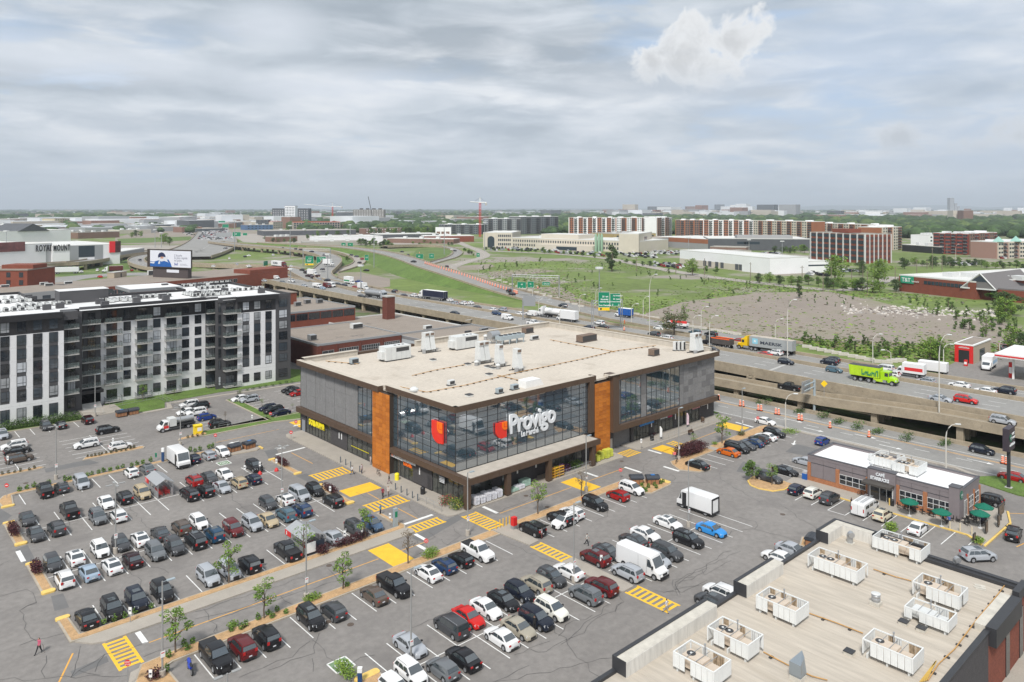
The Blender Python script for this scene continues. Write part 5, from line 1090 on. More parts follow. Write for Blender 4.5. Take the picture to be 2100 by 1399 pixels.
def dashes(pl,d,z,on=3,off=9,w_=.16):
 Q=dens(offs(pl,d),1.5);i=0
 while i<len(Q)-3:
  a,c=Q[i],Q[i+2];t_=(Vector(c)-Vector(a)).normalized()*w_/2;mk.quad((a[0]+t_.y,a[1]-t_.x,z),(c[0]+t_.y,c[1]-t_.x,z),(c[0]-t_.y,c[1]+t_.x,z),(a[0]-t_.y,a[1]+t_.x,z));i+=8
def solid(pl,d,z,w_=.15):
 A_,B_=offs(pl,d-w_/2),offs(pl,d+w_/2);strip(mk,A_,B_,[z]*len(A_))
for d in(4.6,8.4,12.2):dashes(N2,d,DZ+.01)
for d in(21.3,24.8):dashes(N2,d,DZ-.05)
for d,z in((1.1,DZ+.01),(16.3,DZ+.01),(18,DZ-.05),(27.4,DZ-.05)):solid(N2,d,z)
stru('road_marking',mk,WHITE)
b=MB()
for y in(2.5,60,118):b.quad((97.0,y,DZ+.012),(113.5,y+1.5,DZ+.012),(113.5,y+2.3,DZ+.012),(97.0,y+.8,DZ+.012))
stru('expansion_joint',b,SLAB)
pm=MB();pm.box(-.55,-.7,0,.55,.7,4.0);pm.box(-.6,-1.1,3.2,.6,1.1,4.0);PM=pm.mesh('bridge_pier',BARR)
for i,y in enu(rg(-138,340,16)):
 xn=95.6+max(0,y)*.035
 for dx in(.9,8):tag(ob('bridge_pier',PM,None,(xn+dx,y,0)),'square concrete pier under the expressway deck','pier','piers under the expressway')
b=MB()
for i,y in enu(rg(-138,340,16)):xn=95.4+max(0,y)*.035;b.box(xn+.1,y-.5,3.55,xn+17,y+.5,3.95)
tag(P('bridge_beams',b,BARR),kind='structure').name='bridge_crossbeam'
RY=[(-300,4.4),(-110,4.4),(-51,4.3),(-37,4.2),(-15,3.1),(10,2.9),(40,2.4),(75,1.2),(110,.1)]
RL=[(88.9 if y<60 else 88.9,y)for y,z in RY];rz_=[z for y,z in RY]
RR=[(94.0,y)for y,z in RY]
b=MB();strip(b,RL,RR,rz_);strip(b,RL,RR,[z-.8 for z in rz_]);stru('ramp_deck',b,mat('ramp_paving',(.30,.26,.20),.9,var=.1,vs=.2))
b=MB();wall_(b,[(x-.05,y)for x,y in RL],[(x+.35,y)for x,y in RL],[z-1.0 for z in rz_],[z+.85 for z in rz_]);wall_(b,[(x-.35,y)for x,y in RR],[(x+.05,y)for x,y in RR],[z-1.0 for z in rz_],[z+.85 for z in rz_]);stru('parapet',b,BARR)
pm=MB();pm.box(-.5,-.6,0,.5,.6,1.0);PR=pm.mesh('ramp_pier',BARR)
for i,(y,z)in enu(((-122,3.6),(-106,3.6),(-90,3.6),(-74,3.6),(-58,3.6),(-42,3.5),(-26,2.9),(-10,2.2),(6,2.1),(22,1.9))):
 for dx in(0,3.4):o=ob('ramp_pier',PR,None,(90.0+dx,y,0));o.scale=(1,1,z);tag(o,'short concrete pier under the off-ramp','pier','piers under the off-ramp')
def road(name,pxs,width,z=None,barrier=.8,piers=False,skirt=None,step=12,m=ROADM,thick=1.4,dash=True,sides=(1,1),wallsides=(0,0)):
 pts=[(*G(px,py,zz),zz)for px,py,zz in pxs];P3=[Vector(p)for p in pts]
 for _ in rg(2):
  q=[P3[0]]
  for i in rg(len(P3)-1):q+=[P3[i].lerp(P3[i+1],.25),P3[i].lerp(P3[i+1],.75)]
  q.append(P3[-1]);P3=q
 pl=[(p.x,p.y)for p in P3];zs=[p.z for p in P3]
 L_,R_=offs(pl,-width/2),offs(pl,width/2)
 b=MB();strip(b,L_,R_,zs);stru(name,b,m)
 if barrier:
  b=MB()
  for s,on in((-1,sides[0]),(1,sides[1])):
   if on:wall_(b,offs(pl,s*width/2),offs(pl,s*(width/2+.4)),[max(4.9,z_-thick)for z_ in zs],[z_+barrier for z_ in zs])
  stru('parapet',b,BARR)
 if max(zs)>7 and piers:
  b=MB();strip(b,L_,R_,[z_-thick+.2 for z_ in zs]);stru('bridge_soffit',b,BARR)
  acc=0;pb=MB();pb.box(-.8,-.8,0,.8,.8,1);PB=pb.mesh('bridge_pier',BARR)
  for i in rg(1,len(P3)):
   seg=(P3[i]-P3[i-1]);acc+=seg.length
   if acc>22 and zs[i]>6.8:
    acc=0
    for s in(-.42,0,.42):x_,y_=offs(pl,s*width)[i];o=ob('bridge_pier',PB,None,(x_,y_,4.9));o.scale=(1,1,zs[i]-thick+.1-4.9);tag(o,'concrete pier under the curving interchange viaduct','pier','piers under the interchange viaducts')
 if skirt:
  b=MB()
  for s in skirt:
   e=offs(pl,s*(width/2+.4));f=[offs(pl,s*(width/2+.4+max(.3,(z_-4.95)*2.4)))[i]for i,z_ in enu(zs)]
   strip(b,e,f,[z_-.05 for z_ in zs],[4.97]*len(zs))
  stru('embankment',b,mat('bright_grass_slope',(.095,.155,.03),.95,var=.2,vs=.08,var2=.25,vs2=.8,bump=.5,bs=4))
 if dash:
  global mk
  mk=MB();pl2=dens(pl,1.5)
  zint=lambda p:min(rg(len(P3)),key=lambda i:(P3[i].x-p[0])**2+(P3[i].y-p[1])**2)
  for i in rg(0,len(pl2)-6,10):
   a,c=pl2[i],pl2[i+3];za=P3[zint(a)].z+.03;t_=(Vector(c)-Vector(a)).normalized()*.12;mk.quad((a[0]+t_.y,a[1]-t_.x,za),(c[0]+t_.y,c[1]-t_.x,za),(c[0]-t_.y,c[1]+t_.x,za),(a[0]-t_.y,a[1]+t_.x,za))
  stru('road_marking',mk,WHITE)
 return pl,zs
LROAD=mat('light_concrete_road',(.33,.30,.265),.9,var=.08,vs=.05)
road('road',[(1620,712,5.16),(1500,694,5.12),(1365,669,5.1),(1278,654,5.1),(1180,632,5.1),(1100,614,5.3),(1040,598,6),(980,579,7.6),(920,560,9.2),(870,545,10),(840,533,10.2),(790,519,10),(740,511,10),(690,506,9.5),(620,502,9),(540,498,8)],14,skirt=(-1,1))
road('road',[(440,496,9),(500,503,10),(580,508.5,10),(635,515,10),(672,523,9.6),(684,534,9),(668,550,7.6),(652,562,6.4),(672,574,5.6),(720,588,5.25),(790,604,5.2)],13,piers=True)
road('road',[(380,541,6),(440,544,7),(520,546,7.6),(570,548,7.6),(603,553,7.2),(622,564,6.4),(650,577,5.4)],9,piers=True,skirt=None)
road('road',[(620,507,8),(680,512,8),(716,521,7),(738,531,6),(738,541,5.4),(708,552,5.1),(680,560,5.1)],8,m=LROAD,skirt=(-1,))
road('road',[(864,546,5.1),(900,536,5.1),(930,528,5.1),(942,518,5.3),(930,510,5.6),(905,505,6),(860,503,7),(790,505,7.5)],8,skirt=(1,))
road('road',[(930,556,5.15),(918,549,5.15),(960,536,5.15),(1000,526,5.15),(985,514,5.15),(955,504,5.15),(940,496,5.1)],9,barrier=0,m=LROAD)
road('road',[(980,514,5.12),(1060,517,5.12),(1160,522,5.12),(1250,530,5.12),(1300,541,5.12),(1400,560,5.12),(1510,575,5.12),(1630,588,5.12),(1720,597,5.12),(1770,590,5.12),(1800,578,5.12),(1840,568,5.12)],10,barrier=0,m=LROAD)
road('expressway',[(360,527,7.5),(395,518,7.5),(425,507,7.5),(440,492,7),(441,476,6.5),(436,462,6),(430,450,5.6),(424,440,5.3),(420,435,5.2),(418,432,5.2)],52,piers=True,barrier=.9)
road('road',[(-40,590,9),(5,572,9),(22,556,10),(60,545,10),(120,540,10),(165,538,10),(205,531,9),(250,522,8),(340,512,7)],12,piers=True,skirt=None)
road('road',[(330,520,9),(298,524,9),(280,530,9),(278,537,8.5),(300,546,8),(340,552,7)],10,piers=True)
road('road',[(40,600,5.1),(110,575,5.1),(180,566,5.1),(260,562,5.1),(340,562,5.1),(440,566,5.15)],22,barrier=0)
def patch(name,pxs,z,m):b=MB();b.poly([(*G(px,py,z),z)for px,py in pxs]);return stru(name,b,m)
GR2=mat('green_meadow',(.10,.155,.035),.95,var=.2,vs=.06,var2=.25,vs2=.6,bump=.5,bs=4)
patch('meadow',[(690,521),(726,527),(732,538),(700,548),(684,545),(693,533)],5.06,GR2);patch('meadow',[(855,512),(880,506),(915,508),(926,518),(905,532),(870,538),(845,524)],5.06,GR2)
patch('meadow',[(170,550),(215,532),(280,532),(276,552),(190,556)],5.06,GR2);patch('meadow',[(110,560),(280,557),(282,563),(120,567)],5.07,GR2);patch('meadow',[(440,556),(480,545),(600,556),(590,564),(520,560)],5.06,GR2);patch('meadow',[(240,490),(390,485),(400,492),(300,498),(245,499)],5.06,GR2)
patch('paved_yard',[(236,500),(400,502),(430,490),(560,478),(500,470),(300,470),(236,488)],5.05,GRAVEL);patch('paved_yard',[(245,503),(400,503),(395,520),(300,530),(255,528)],5.055,LROAD);patch('paved_yard',[(470,480),(800,478),(860,500),(640,505),(500,497)],5.055,LROAD)
patch('bare_ground',[(690,560),(740,558),(800,572),(800,588),(760,592),(700,572)],5.07,GRAVEL);patch('bare_ground',[(1290,652),(1400,620),(1560,600),(1700,598),(1800,618),(1880,640),(2010,652),(2100,672),(2110,705),(1980,700),(1900,706),(1820,712),(1700,700),(1560,690),(1450,672)],5.05,GRAVEL)
patch('bare_ground',[(938,546),(1005,541),(1015,546),(990,553),(945,555)],5.05,GRAVEL);patch('bare_ground',[(1000,557),(1100,551),(1140,556),(1060,566),(1010,566)],5.05,GRAVEL);patch('bare_ground',[(1060,590),(1150,588),(1190,612),(1230,628),(1200,632),(1110,610)],5.05,GRAVEL)
ORG=mat('safety_orange',(.85,.13,.02),.5);REFL=mat('reflective_band',(.75,.70,.62),.4)
bm_=MB();bm_.tube([(0,0,0),(0,0,.12)],.42,8,2)
for i in rg(4):z0=.12+i*.28;bm_.tube([(0,0,z0),(0,0,z0+.18)],.28-.02*i,8,0);bm_.tube([(0,0,z0+.18),(0,0,z0+.28)],.285-.02*i,8,1)
BAR=bm_.mesh('traffic_barrel',[ORG,REFL,BLACK])
n=0
fl=[(872,540),(900,549),(936,560),(975,573),(1010,585),(1050,598),(1062,602)]
for i in rg(len(fl)-1):
 for k in rg(7):
  t_=k/7;px,py=fl[i][0]+(fl[i+1][0]-fl[i][0])*t_,fl[i][1]+(fl[i+1][1]-fl[i][1])*t_;z=np.interp(px,[870,920,980,1040,1100],[10,9.2,7.6,6,5.3]);o=ob('traffic_barrel',BAR,None,(*G(px,py+1.5,z),z+.05));o.scale=(1.5,1.5,1.3);tag(o,'orange barrel in the long line along the flyover','traffic barrel','orange barrels lining the flyover')
for i,(px,py)in enu(((1518,833),(1524,834),(1555,842),(1561,843),(1591,850),(1597,851),(1638,862),(1644,863),(1474,821),(1702,878),(1782,897),(2056,951),(2064,953))):
 o=ob('traffic_cone_barrel',BAR,None,(*G(px,py,0),.01));o.scale=(1,1,1.15);tag(o,'striped orange barrel in the line on the service road','traffic barrel','orange barrels on the service road')
for i,(px,py)in enu(((1103,592),(1280,678),(742,520),(860,520),(1890,592))):
 tag(ob('traffic_barrel',BAR,None,(*G(px,py,5.1),5.15)),'single orange barrel by the roadside','traffic barrel','scattered orange barrels')
cb=MB();cb.box(-1.3,-.4,0,1.3,.4,.75);CB=cb.mesh('concrete_block',mat('pale_concrete_block',(.5,.47,.42),.85,var=.1,vs=2))
for i,(px,py)in enu([(1305,646),(1320,650),(1335,653),(1345,654),(1415,671),(1430,673),(1443,675),(1465,679),(1479,681),(1489,683),(1502,685),(1512,687),(1655,713),(1670,717),(1685,720),(1700,723),(1715,726),(1730,729),(1749,733),(1765,736),(1783,740),(1803,744),(1819,745),(1829,743),(1839,742),(1848,741)]+[(1010+13*k,572+4.1*k)for k in rg(15)]):
 tag(ob('concrete_block',CB,None,(*G(px,py,5.05),5.05),R(-70+(i*37)%20)),'pale concrete block on the grass edge of the road','concrete block','concrete blocks along the far road edge')
def truss(p0,p1,z0,h,posts,label,th=1.0,m_=MTL):
 u=E('sign_gantry',(0,0,0),0,label,'sign gantry');A_,B_=Vector((*p0,0)),Vector((*p1,0));d=B_-A_;L=d.length;dn=d.normalized()
 for off in(0,th):
  for pz in(h,h-th):b=MB();n_=Vector((-dn.y,dn.x,0))*off*.6;b.tube([tuple(A_+n_+Vector((0,0,z0+pz))),tuple(B_+n_+Vector((0,0,z0+pz)))],.09,5);P('chord',b,m_,u)
 b=MB();n=int(L/1.5)
 for i in rg(n):a=A_+d*(i/n);c=A_+d*((i+1)/n);b.tube([tuple(a+Vector((0,0,z0+(h if i%2 else h-th)))),tuple(c+Vector((0,0,z0+(h-th if i%2 else h))))],.05,4)
 P('lattice',b,m_,u)
 for t_ in posts:a=A_+d*t_;b=MB();[b.tube([tuple(a+Vector((-dn.y,dn.x,0))*o+Vector((0,0,z0))),tuple(a+Vector((-dn.y,dn.x,0))*o+Vector((0,0,z0+h)))],.13,6)for o in(0,1.2)];[b.tube([tuple(a+Vector((-dn.y,dn.x,0))*(0 if i%2 else 1.2)+Vector((0,0,z0+i*h/6))),tuple(a+Vector((-dn.y,dn.x,0))*(1.2 if i%2 else 0)+Vector((0,0,z0+(i+1)*h/6)))],.05,4)for i in rg(6)];P('post',b,m_,u)
 return u
def rsgn(name,px0,px1,d,py0,py1,label,lines=(),yel=0,face=GREENS,turn=0.0,par=None,blank=False):
 "sign panel facing the camera side at depth d between photo columns px0, px1"
 a=Vector(GD(px0,d));c=Vector(GD(px1,d+turn));u=par or E(name,(0,0,0),0,label,'road sign');L=(c-a).length;X_=(c-a).normalized();z1,z0=ZD(py0,d),ZD(py1,d);n=Vector((X_.y,-X_.x))
 def slab(x0,x1,za,zb,m_,off,nm):b=MB();q=[a+X_*x0+n*off,a+X_*x1+n*off];r=[p+n*.05 for p in q];b.v=[(*q[0],za),(*q[1],za),(*q[1],zb),(*q[0],zb),(*r[0],za),(*r[1],za),(*r[1],zb),(*r[0],zb)];b.f=[(0,3,2,1),(4,5,6,7),*S4];return P(nm,b,m_,u)
 zy=z0+(z1-z0)*yel
 slab(0,L,zy,z1,MTL if blank else face,0,'panel')
 if blank:return u
 t_=max(.05,L*.012)
 for q in((0,L,z1-t_,z1),(0,L,zy,zy+t_),(0,t_,zy+t_,z1-t_),(L-t_,L,zy+t_,z1-t_)):slab(*q,WHP,.051,'border')
 if yel:slab(0,L,z0,zy,mat('yellow_sign_face',(.85,.55,.01),.5),0,'yellow_panel');slab(L*.15,L*.3,z0+(zy-z0)*.25,zy-(zy-z0)*.2,BLACK,.06,'arrow_box')
 for(s,fx_,fz,hh)in lines:
  text('sign_text',s,(z1-zy)*hh,WHP,u,(*(a+X_*(L*fx_)+n*.07),zy+(z1-zy)*fz),(X_.x,X_.y,0),ext=.005,bold=(z1-zy)*.004)
 return u
D1=246;truss(GD(1217,D1),GD(1276,D1+4),5.2,9.6,(0,1),'lattice gantry carrying the two largest green signs over the expressway')
u=rsgn('road_sign',1227,1250,D1-.6,599,637,'green sign reading MONTREAL CENTRE-VILLE with a yellow strip below',(('20  est',.35,.66,.14),('Montréal',.22,.48,.13),('CENTRE-VILLE',.12,.33,.11),('Pont Champlain',.06,.10,.12)),.17)
rsgn('road_sign',1251,1272,D1-.6,602,628,'large green sign right of the yellow-strip sign, two lane arrows at its foot',(('P-E-TRUDEAU',.3,.78,.12),('20  ouest',.3,.52,.14),('Toronto Ottawa',.05,.32,.12),('\u2193',.15,.04,.2),('\u2193',.75,.04,.2)))
D2=268;truss(GD(1072,D2),GD(1132,D2+2),5.2,8.0,(.02,),'lattice gantry seen from behind with blank grey panels, left of the supermarket roof corner');rsgn('road_sign',1073,1098,D2-.5,607,628,'grey back of a road sign over the expressway',blank=True)
D3=340;truss(GD(1050,D3+6),GD(1146,D3),5.2,9.4,(0,1),'long lattice gantry across the far road with three small green signs')
rsgn('road_sign',1061,1079,D3-1,578,591,'left one of three small green signs on the far gantry',(('40',.4,.5,.3),('\u2193    \u2193',.2,.05,.25)),turn=-1);rsgn('road_sign',1082,1095,D3-1,577,590,'middle one of three small green signs on the far gantry',(('15',.3,.5,.3),('\u2193',.45,.05,.25)),turn=-1);rsgn('road_sign',1112,1128,D3-2,578,585,'right one of three small green signs on the far gantry, low and wide',(('Décarie',.2,.3,.5),),turn=-1)
D4=520;truss(GD(621,D4),GD(677,D4),5.2,12,(0,1),'lattice gantry with two green signs where the lanes merge')
rsgn('road_sign',626,643,D4-1,525,544,'green sign with a yellow foot on the merging-lanes gantry, left of two',(('15 sud',.35,.66,.16),('Montréal',.2,.4,.16),('CENTRE',.2,.2,.14)),.18);rsgn('road_sign',649,668,D4-1,526.5,540,'green sign on the merging-lanes gantry, right of two',(('P-E-Trudeau',.3,.72,.16),('40',.4,.45,.18),('\u2193   \u2193',.2,.04,.22)))
rsgn('road_sign',540,549,480,536,550,'tall narrow green sign turned aside left of the merging lanes',(('40',.3,.6,.25),),.3,turn=6);rsgn('road_sign',748,756,500,523,534,'small square green sign above the grass slope of the loop',(('15',.2,.4,.4),))
rsgn('road_sign',700,709,720,498,507,'green sign on the flyover, left of a pair',(('40',.3,.4,.4),));rsgn('road_sign',713,724,720,498,506,'green sign on the flyover, right of a pair',(('15',.3,.4,.4),));rsgn('road_sign',477,494,900,476,485,'green sign at the start of the busy expressway',(('40',.3,.4,.4),));rsgn('road_sign',498,507,900,478,483,'small green sign right of the one over the busy expressway')
rsgn('road_sign',456,469,1250,460,467,'green sign farther down the busy expressway');rsgn('road_sign',448,462,1650,453,458,'smallest green sign far down the busy expressway')
rsgn('road_sign',853,868,560,521,531,'green sign near the loop bushes, left of a pair',(('40',.3,.4,.4),));rsgn('road_sign',880,890,560,520,530,'green sign near the loop bushes, right of a pair',(('15',.3,.4,.4),));rsgn('road_sign',977,984,560,519,527,'green sign by the road in front of the cream building',(('40',.3,.4,.4),));rsgn('road_sign',443,473,800,477,486,'grey back of a wide road sign over the busy expressway',blank=True);rsgn('road_sign',255,268,560,536,546,'grey back of a sign left of the billboard',blank=True)
u=E('sign_gantry',(0,0,0),0,'blue-grey cantilever gantry with the back of a sign beside the off-ramp','sign gantry');x,y=89.3,-13.4;tb('post',u,UNITG,[(x,y,0),(x,y,7.4)],.28,8)
for zz in(5.9,7.0):tb('arm',u,UNITG,[(x,y,zz),(x-5.2,y-.4,zz)],.14,6)
bx('panel',u,MTL,x-5.4,y+.1,5.2,x-1.7,y+.25,7.7)
u=E('warning_sign',(0,0,0),0,'yellow diamond warning sign on the off-ramp','road sign');x,y=G(1690,812,4.2);tb('post',u,MTL,[(x,y,4.2),(x,y,6.2)],.05,5);b=MB();X_=Vector((cos(TH),-sin(TH)));b.v=[(x,y,6.1),(x+X_.x*.75,y+X_.y*.75,6.85),(x,y,7.6),(x-X_.x*.75,y-X_.y*.75,6.85)];b.f=[(0,1,2,3)];b.m=[0];b.v+=[(p[0]-.06*sin(TH),p[1]-.06*cos(TH),p[2])for p in b.v[:4]];b.f+=[(7,6,5,4),*S5];P('face',b,mat('yellow_sign_face',(.85,.55,.01),.5),u)
ps=E('car_wash',(0,0,0),0,'small beige car wash with a red portal at the right edge','building');REDP=mat('bright_red_cladding',(.62,.02,.02),.5)
xa,ya=G(1958,741,5.1);xb,yb=G(1987,745,5.1);xc,yc=G(2030,731,5.1);a=Vector((xa,ya));e1=Vector((0,-1));e2=Vector((1,0));W_=abs(yb-ya)+1.0;D_=abs(xc-xb)
bx('wall',ps,mat('beige_wall',(.4,.34,.26),.8),xa,ya-W_,5,xa+D_,ya,9.6);bx('parapet',ps,WHP,xa-.15,ya-W_-.15,9.6,xa+D_+.15,ya+.15,9.9);bx('roof',ps,TARR,xa+.3,ya-W_+.3,9.9,xa+D_-.3,ya-.3,9.93)
b=MB();b.box(xa-.12,ya-W_,5,xa,ya-W_+.9,9.5);b.box(xa-.12,ya-.9,5,xa,ya,9.5);b.box(xa-.12,ya-W_+.9,8.3,xa,ya-.9,9.5);P('red_portal',b,REDP,ps);bx('wash_opening',ps,BLACK,xa-.05,ya-W_+.9,5.05,xa-.01,ya-.9,8.3);stk(ps,(xa-.16,ya-1.0,8.8),(0,-1,0),W_-2.0,.4,WHP,61)
bx('side_window',ps,PANE[1],xa+D_*.35,ya-W_-.04,5.1,xa+D_*.65,ya-W_,8.2)
b=MB();b.poly([(*G(*p,5.03),5.03)for p in((1930,775),(1944,750),(1960,742),(2030,725),(2110,740),(2120,800),(2110,830),(2000,795))]);stru('forecourt',b,ASPH)
u=E('fuel_canopy',(0,0,0),0,'white canopy with a red band over the petrol pumps at the right edge','canopy');cz=10.2;p0=G(2040,732,cz);bx('roof_slab',u,WHP,p0[0],p0[1]-14,cz,p0[0]+16,p0[1],cz+.9);bx('red_band',u,REDP,p0[0]-.06,p0[1]-14.06,cz+.25,p0[0]+16.06,p0[1]+.06,cz+.6)
for dx,dy in((3,-3),(3,-11),(13,-3)):bx('column',u,WHP,p0[0]+dx-.2,p0[1]+dy-.2,5,p0[0]+dx+.2,p0[1]+dy+.2,cz)
for i,(px,py,lab)in enu(((2073,774,'tall red fuel price totem by the canopy column'),(1981,750,'small red payment post by the car wash'))):
 x,y=G(px,py,5.1);u=E('red_totem',(x,y,5.05),0,lab,'totem');h=3.6 if i==0 else 1.5;bx('casing',u,REDP,-.4,-.35,0,.4,.35,h);bx('face_plate',u,WHP,-.42,-.3,h*.3,-.4,.3,h*.7)

# ---- middle distance and town
def fbox(name,x0,y0b,x1,y1b,h,depth,wall,roof,label,z=5.0,cat='building',turn=None,parent=None):
 "building whose front runs between the two photo base points"
 A_,B_=Vector(G(x0,y0b,z)),Vector(G(x1,y1b,z));d=B_-A_;u=E(name,(A_.x,A_.y,z),math.atan2(d.y,d.x),label,cat);L=d.length
 bx('wall',u,wall,0,0,0,L,depth,h);bx('roof',u,roof,.4,.4,h,L-.4,depth-.4,h+.12)
 b=MB()
 for q in((0,0,L,.4),(0,depth-.4,L,depth),(0,.4,.4,depth-.4),(L-.4,.4,L,depth-.4)):b.box(q[0],q[1],h,q[2],q[3],h+.6)
 P('parapet',b,roof,u);return u,L
_gw={}
def grid(u,L,h,nc,nr,m_,w_,wh,z0=1.0,x0=1.0,x1=None,y=-.06,side=None,depth=None,name='window',skip=0.0,seed=1):
 r=random.Random(seed);x1=x1 or L-1.0;k=(round(w_,2),round(wh,2),m_.name)
 if k not in _gw:b=MB();b.box(0,0,0,w_,.12,wh);_gw[k]=b.mesh(name,m_)
 for i in rg(nc):
  for j in rg(nr):
   if r.random()<skip:continue
   x=x0+(x1-x0)*(i+.5)/nc-w_/2;z=z0+(h-z0)*(j+.28)/nr
   if side=='r':ob(name,_gw[k],u,(L+.06,x0+(x1-x0)*(i+.5)/nc-w_/2,z),pi/2)
   elif side=='l':ob(name,_gw[k],u,(-.06,x0+(x1-x0)*(i+.5)/nc+w_/2,z),-pi/2)
   else:ob(name,_gw[k],u,(x,y,z))
def balc(u,xs,nr,h,w_,z0=2.4,m_=SLAB):
 k=('b',round(w_,1),m_.name)
 if k not in _gw:b=MB();b.box(0,-1.4,0,w_,0,.2);b.box(0,-1.4,.2,w_,-1.32,1.2,1);_gw[k]=b.mesh('balcony',[m_,DMT])
 for x in xs:
  for j in rg(nr):ob('balcony',_gw[k],u,(x,0,z0+(h-z0)*(j+.1)/nr))
CRM=mat('cream_stone',(.55,.50,.42),.8,var=.04,vs=.2);WRF=mat('far_white_roof',(.62,.62,.60),.8,var=.06,vs=.05);GRF=mat('far_grey_roof',(.36,.34,.31),.9,var=.08,vs=.05);WIND=mat('far_window',(.03,.045,.06),.15,ior=1.6);DGY=mat('far_dark_grey',(.085,.09,.10),.7,var=.1,vs=.2);OBRK=mat('orange_brick',(.30,.115,.055),.85,var=.1,vs=.1);WCLD=mat('far_white_wall',(.80,.80,.81),.7,var=.04,vs=.1);BRN=mat('brown_brick',(.20,.12,.09),.85,var=.1,vs=.1)
u,L=fbox('office_building',991,507.5,1050,508,15,60,CRM,WRF,'long cream office block with an arched glass entrance, left part with three window rows');
arch=MB();aw=L*.34;pts=[(aw*.45,.0),(aw*1.15,0),(aw*1.15,8.6)]+[(aw*.8+aw*.35*cos(t_),8.6+3.2*sin(t_))for t_ in(0.4,.9,1.57,2.2,2.7)]+[(aw*.45,8.6)]
arch.v=[(p[0],-.1,p[1])for p in pts]+[(p[0],.1,p[1])for p in pts];kk=len(pts);arch.f=[tuple(rg(kk))]+[(i,kk+i,kk+(i+1)%kk,(i+1)%kk)for i in rg(kk)];P('arched_window',arch,WIND,u)
b=MB();b.box(aw*.25,-.6,0,aw*.42,0,15.5);b.box(aw*1.2,-.6,0,aw*1.38,0,15.5);P('pilaster',b,CRM,u)
grid(u,L,14,7,3,WIND,1.3,2.4,x0=aw*1.5)
u,L=fbox('office_building',1050,508,1312,519,10.2,55,CRM,WRF,'long low cream wing with two rows of square windows facing the meadow');grid(u,L,9.2,50,2,WIND,1.4,2.2)
bx('roof_block',u,CRM,30,10,10.2,75,40,14.5);bx('roof',u,WRF,30,10,14.5,75,40,14.6);bx('loading_wing',u,CRM,L*.25,-9,0,L*.7,-.1,5);bx('shutter',u,WIND,L*.42,-9.1,.3,L*.58,-9,3.6)
for k in rg(6):bx('roof_unit',u,UNIT,20+22*k,20,10.3,25+22*k,25,12.5)
u,L=fbox('office_building',1310,519.5,1337,512,17,18,CRM,WRF,'tall narrow cream block with one big dark window at the end of the cream wing');bx('window',u,WIND,L*.4,-.1,6,L*.6,0,14)
u,L=fbox('office_building',1338,512,1371,508,10,30,mat('far_grey_wall',(.3,.3,.3),.8),GRF,'grey two-storey office right of the cream blocks');grid(u,L,9,9,2,WIND,1.6,2)
def cdo(px0,px1,yb0,yb1,fl,wall,accent,label,seed,nseg=4,h=None,depth=22):
 h=h or fl*3.0;u,L=fbox('apartment_building',px0,yb0,px1,yb1,h,depth,wall,WRF,label);r=random.Random(seed)
 for i in rg(nseg):
  a=L*(i+.1)/nseg;c=L*(i+.55)/nseg;bx('bay',u,accent,a,-1.0,0,c,0,h+.4);nb=2
  for j in rg(fl):
   for q in rg(nb):
    k=('w',2.0)
    if k not in _gw:bb_=MB();bb_.box(0,0,0,2.0,.12,1.5);_gw[k]=bb_.mesh('window',WIND)
    ob('window',_gw[k],u,(a+(c-a)*(q+.5)/nb-1,-1.07,1+j*h/fl))
  balc(u,[L*(i+.62)/nseg],fl,h,L*.28/nseg,1.0,mat('far_balcony',(.4,.4,.4),.7));grid(u,L,h,2,fl,WIND,1.6,1.5,.6,L*(i+.58)/nseg,L*(i+.98)/nseg)
 for k in rg(3):x=L*(k+.5)/3;bx('lift_house',u,WCLD,x,depth*.3,h,x+5,depth*.7,h+1.8)
 return u
cdo(900-0,988,480,481,5,DGY,mat('far_mid_grey',(.14,.15,.16),.7),'low dark apartment block behind the white hoarding',5,5)
cdo(991,1068,480,481,8,DGY,MTL,'dark grey apartment block with pale frames, left wing',6,4,depth=30);cdo(1068,1145,481,479,9,DGY,mat('far_mid_grey',(.14,.15,.16),.7),'dark grey apartment block with pale frames, right wing',7,4,depth=30)
cdo(1166,1262,486,487,9,WCLD,OBRK,'white and brick-red apartment block nearest the cream offices',8,5);cdo(1262,1345,487,486,9,OBRK,WCLD,'brick-red and white apartment block, second in the row',9,4);cdo(1346,1378,487,485,9,WCLD,BRN,'narrow white apartment block with a brown bay',10,2)
cdo(1385,1442,487,488,8,OBRK,BRN,'orange brick apartment block left of the gap',11,3);cdo(1442,1545,488,490,8,WCLD,OBRK,'orange and white apartment block behind the long grey store',12,5);cdo(1545,1665,490,496,8,OBRK,CRM,'orange brick apartment block with cream cornice',13,6);cdo(1665,1803,490,500,7,OBRK,CRM,'orange brick apartment block behind the column-fronted office',14,6,depth=18)
cdo(1806,1849,515,512,8,OBRK,CRM,'brick apartment end block right of the column-fronted office',15,2,h=22);cdo(1914,1985,520,523,6,mat('deep_red_brick',(.22,.045,.03),.85),mat('deep_red_brick',(.22,.045,.03),.85),'deep red brick apartment block, left wing',16,3);cdo(1985,2045,523,518,6,mat('deep_red_brick',(.22,.045,.03),.85),BRN,'deep red brick apartment block, right wing',17,3)
u=cdo(2043,2130,531,528,4,mat('rose_brick',(.33,.2,.16),.85),CRM,'rose brick apartment house with pale green pointed turrets',18,4,h=13)
GTUR=mat('verdigris_roof',(.3,.52,.45),.7)
for x in(4,24):b=MB();b.v=[(x-3,-2,13.5),(x+3,-2,13.5),(x+3,4,13.5),(x-3,4,13.5),(x,1,18)];b.f=[(0,1,4),(1,2,4),(2,3,4),(3,0,4),(3,2,1,0)];P('turret_roof',b,GTUR,u)
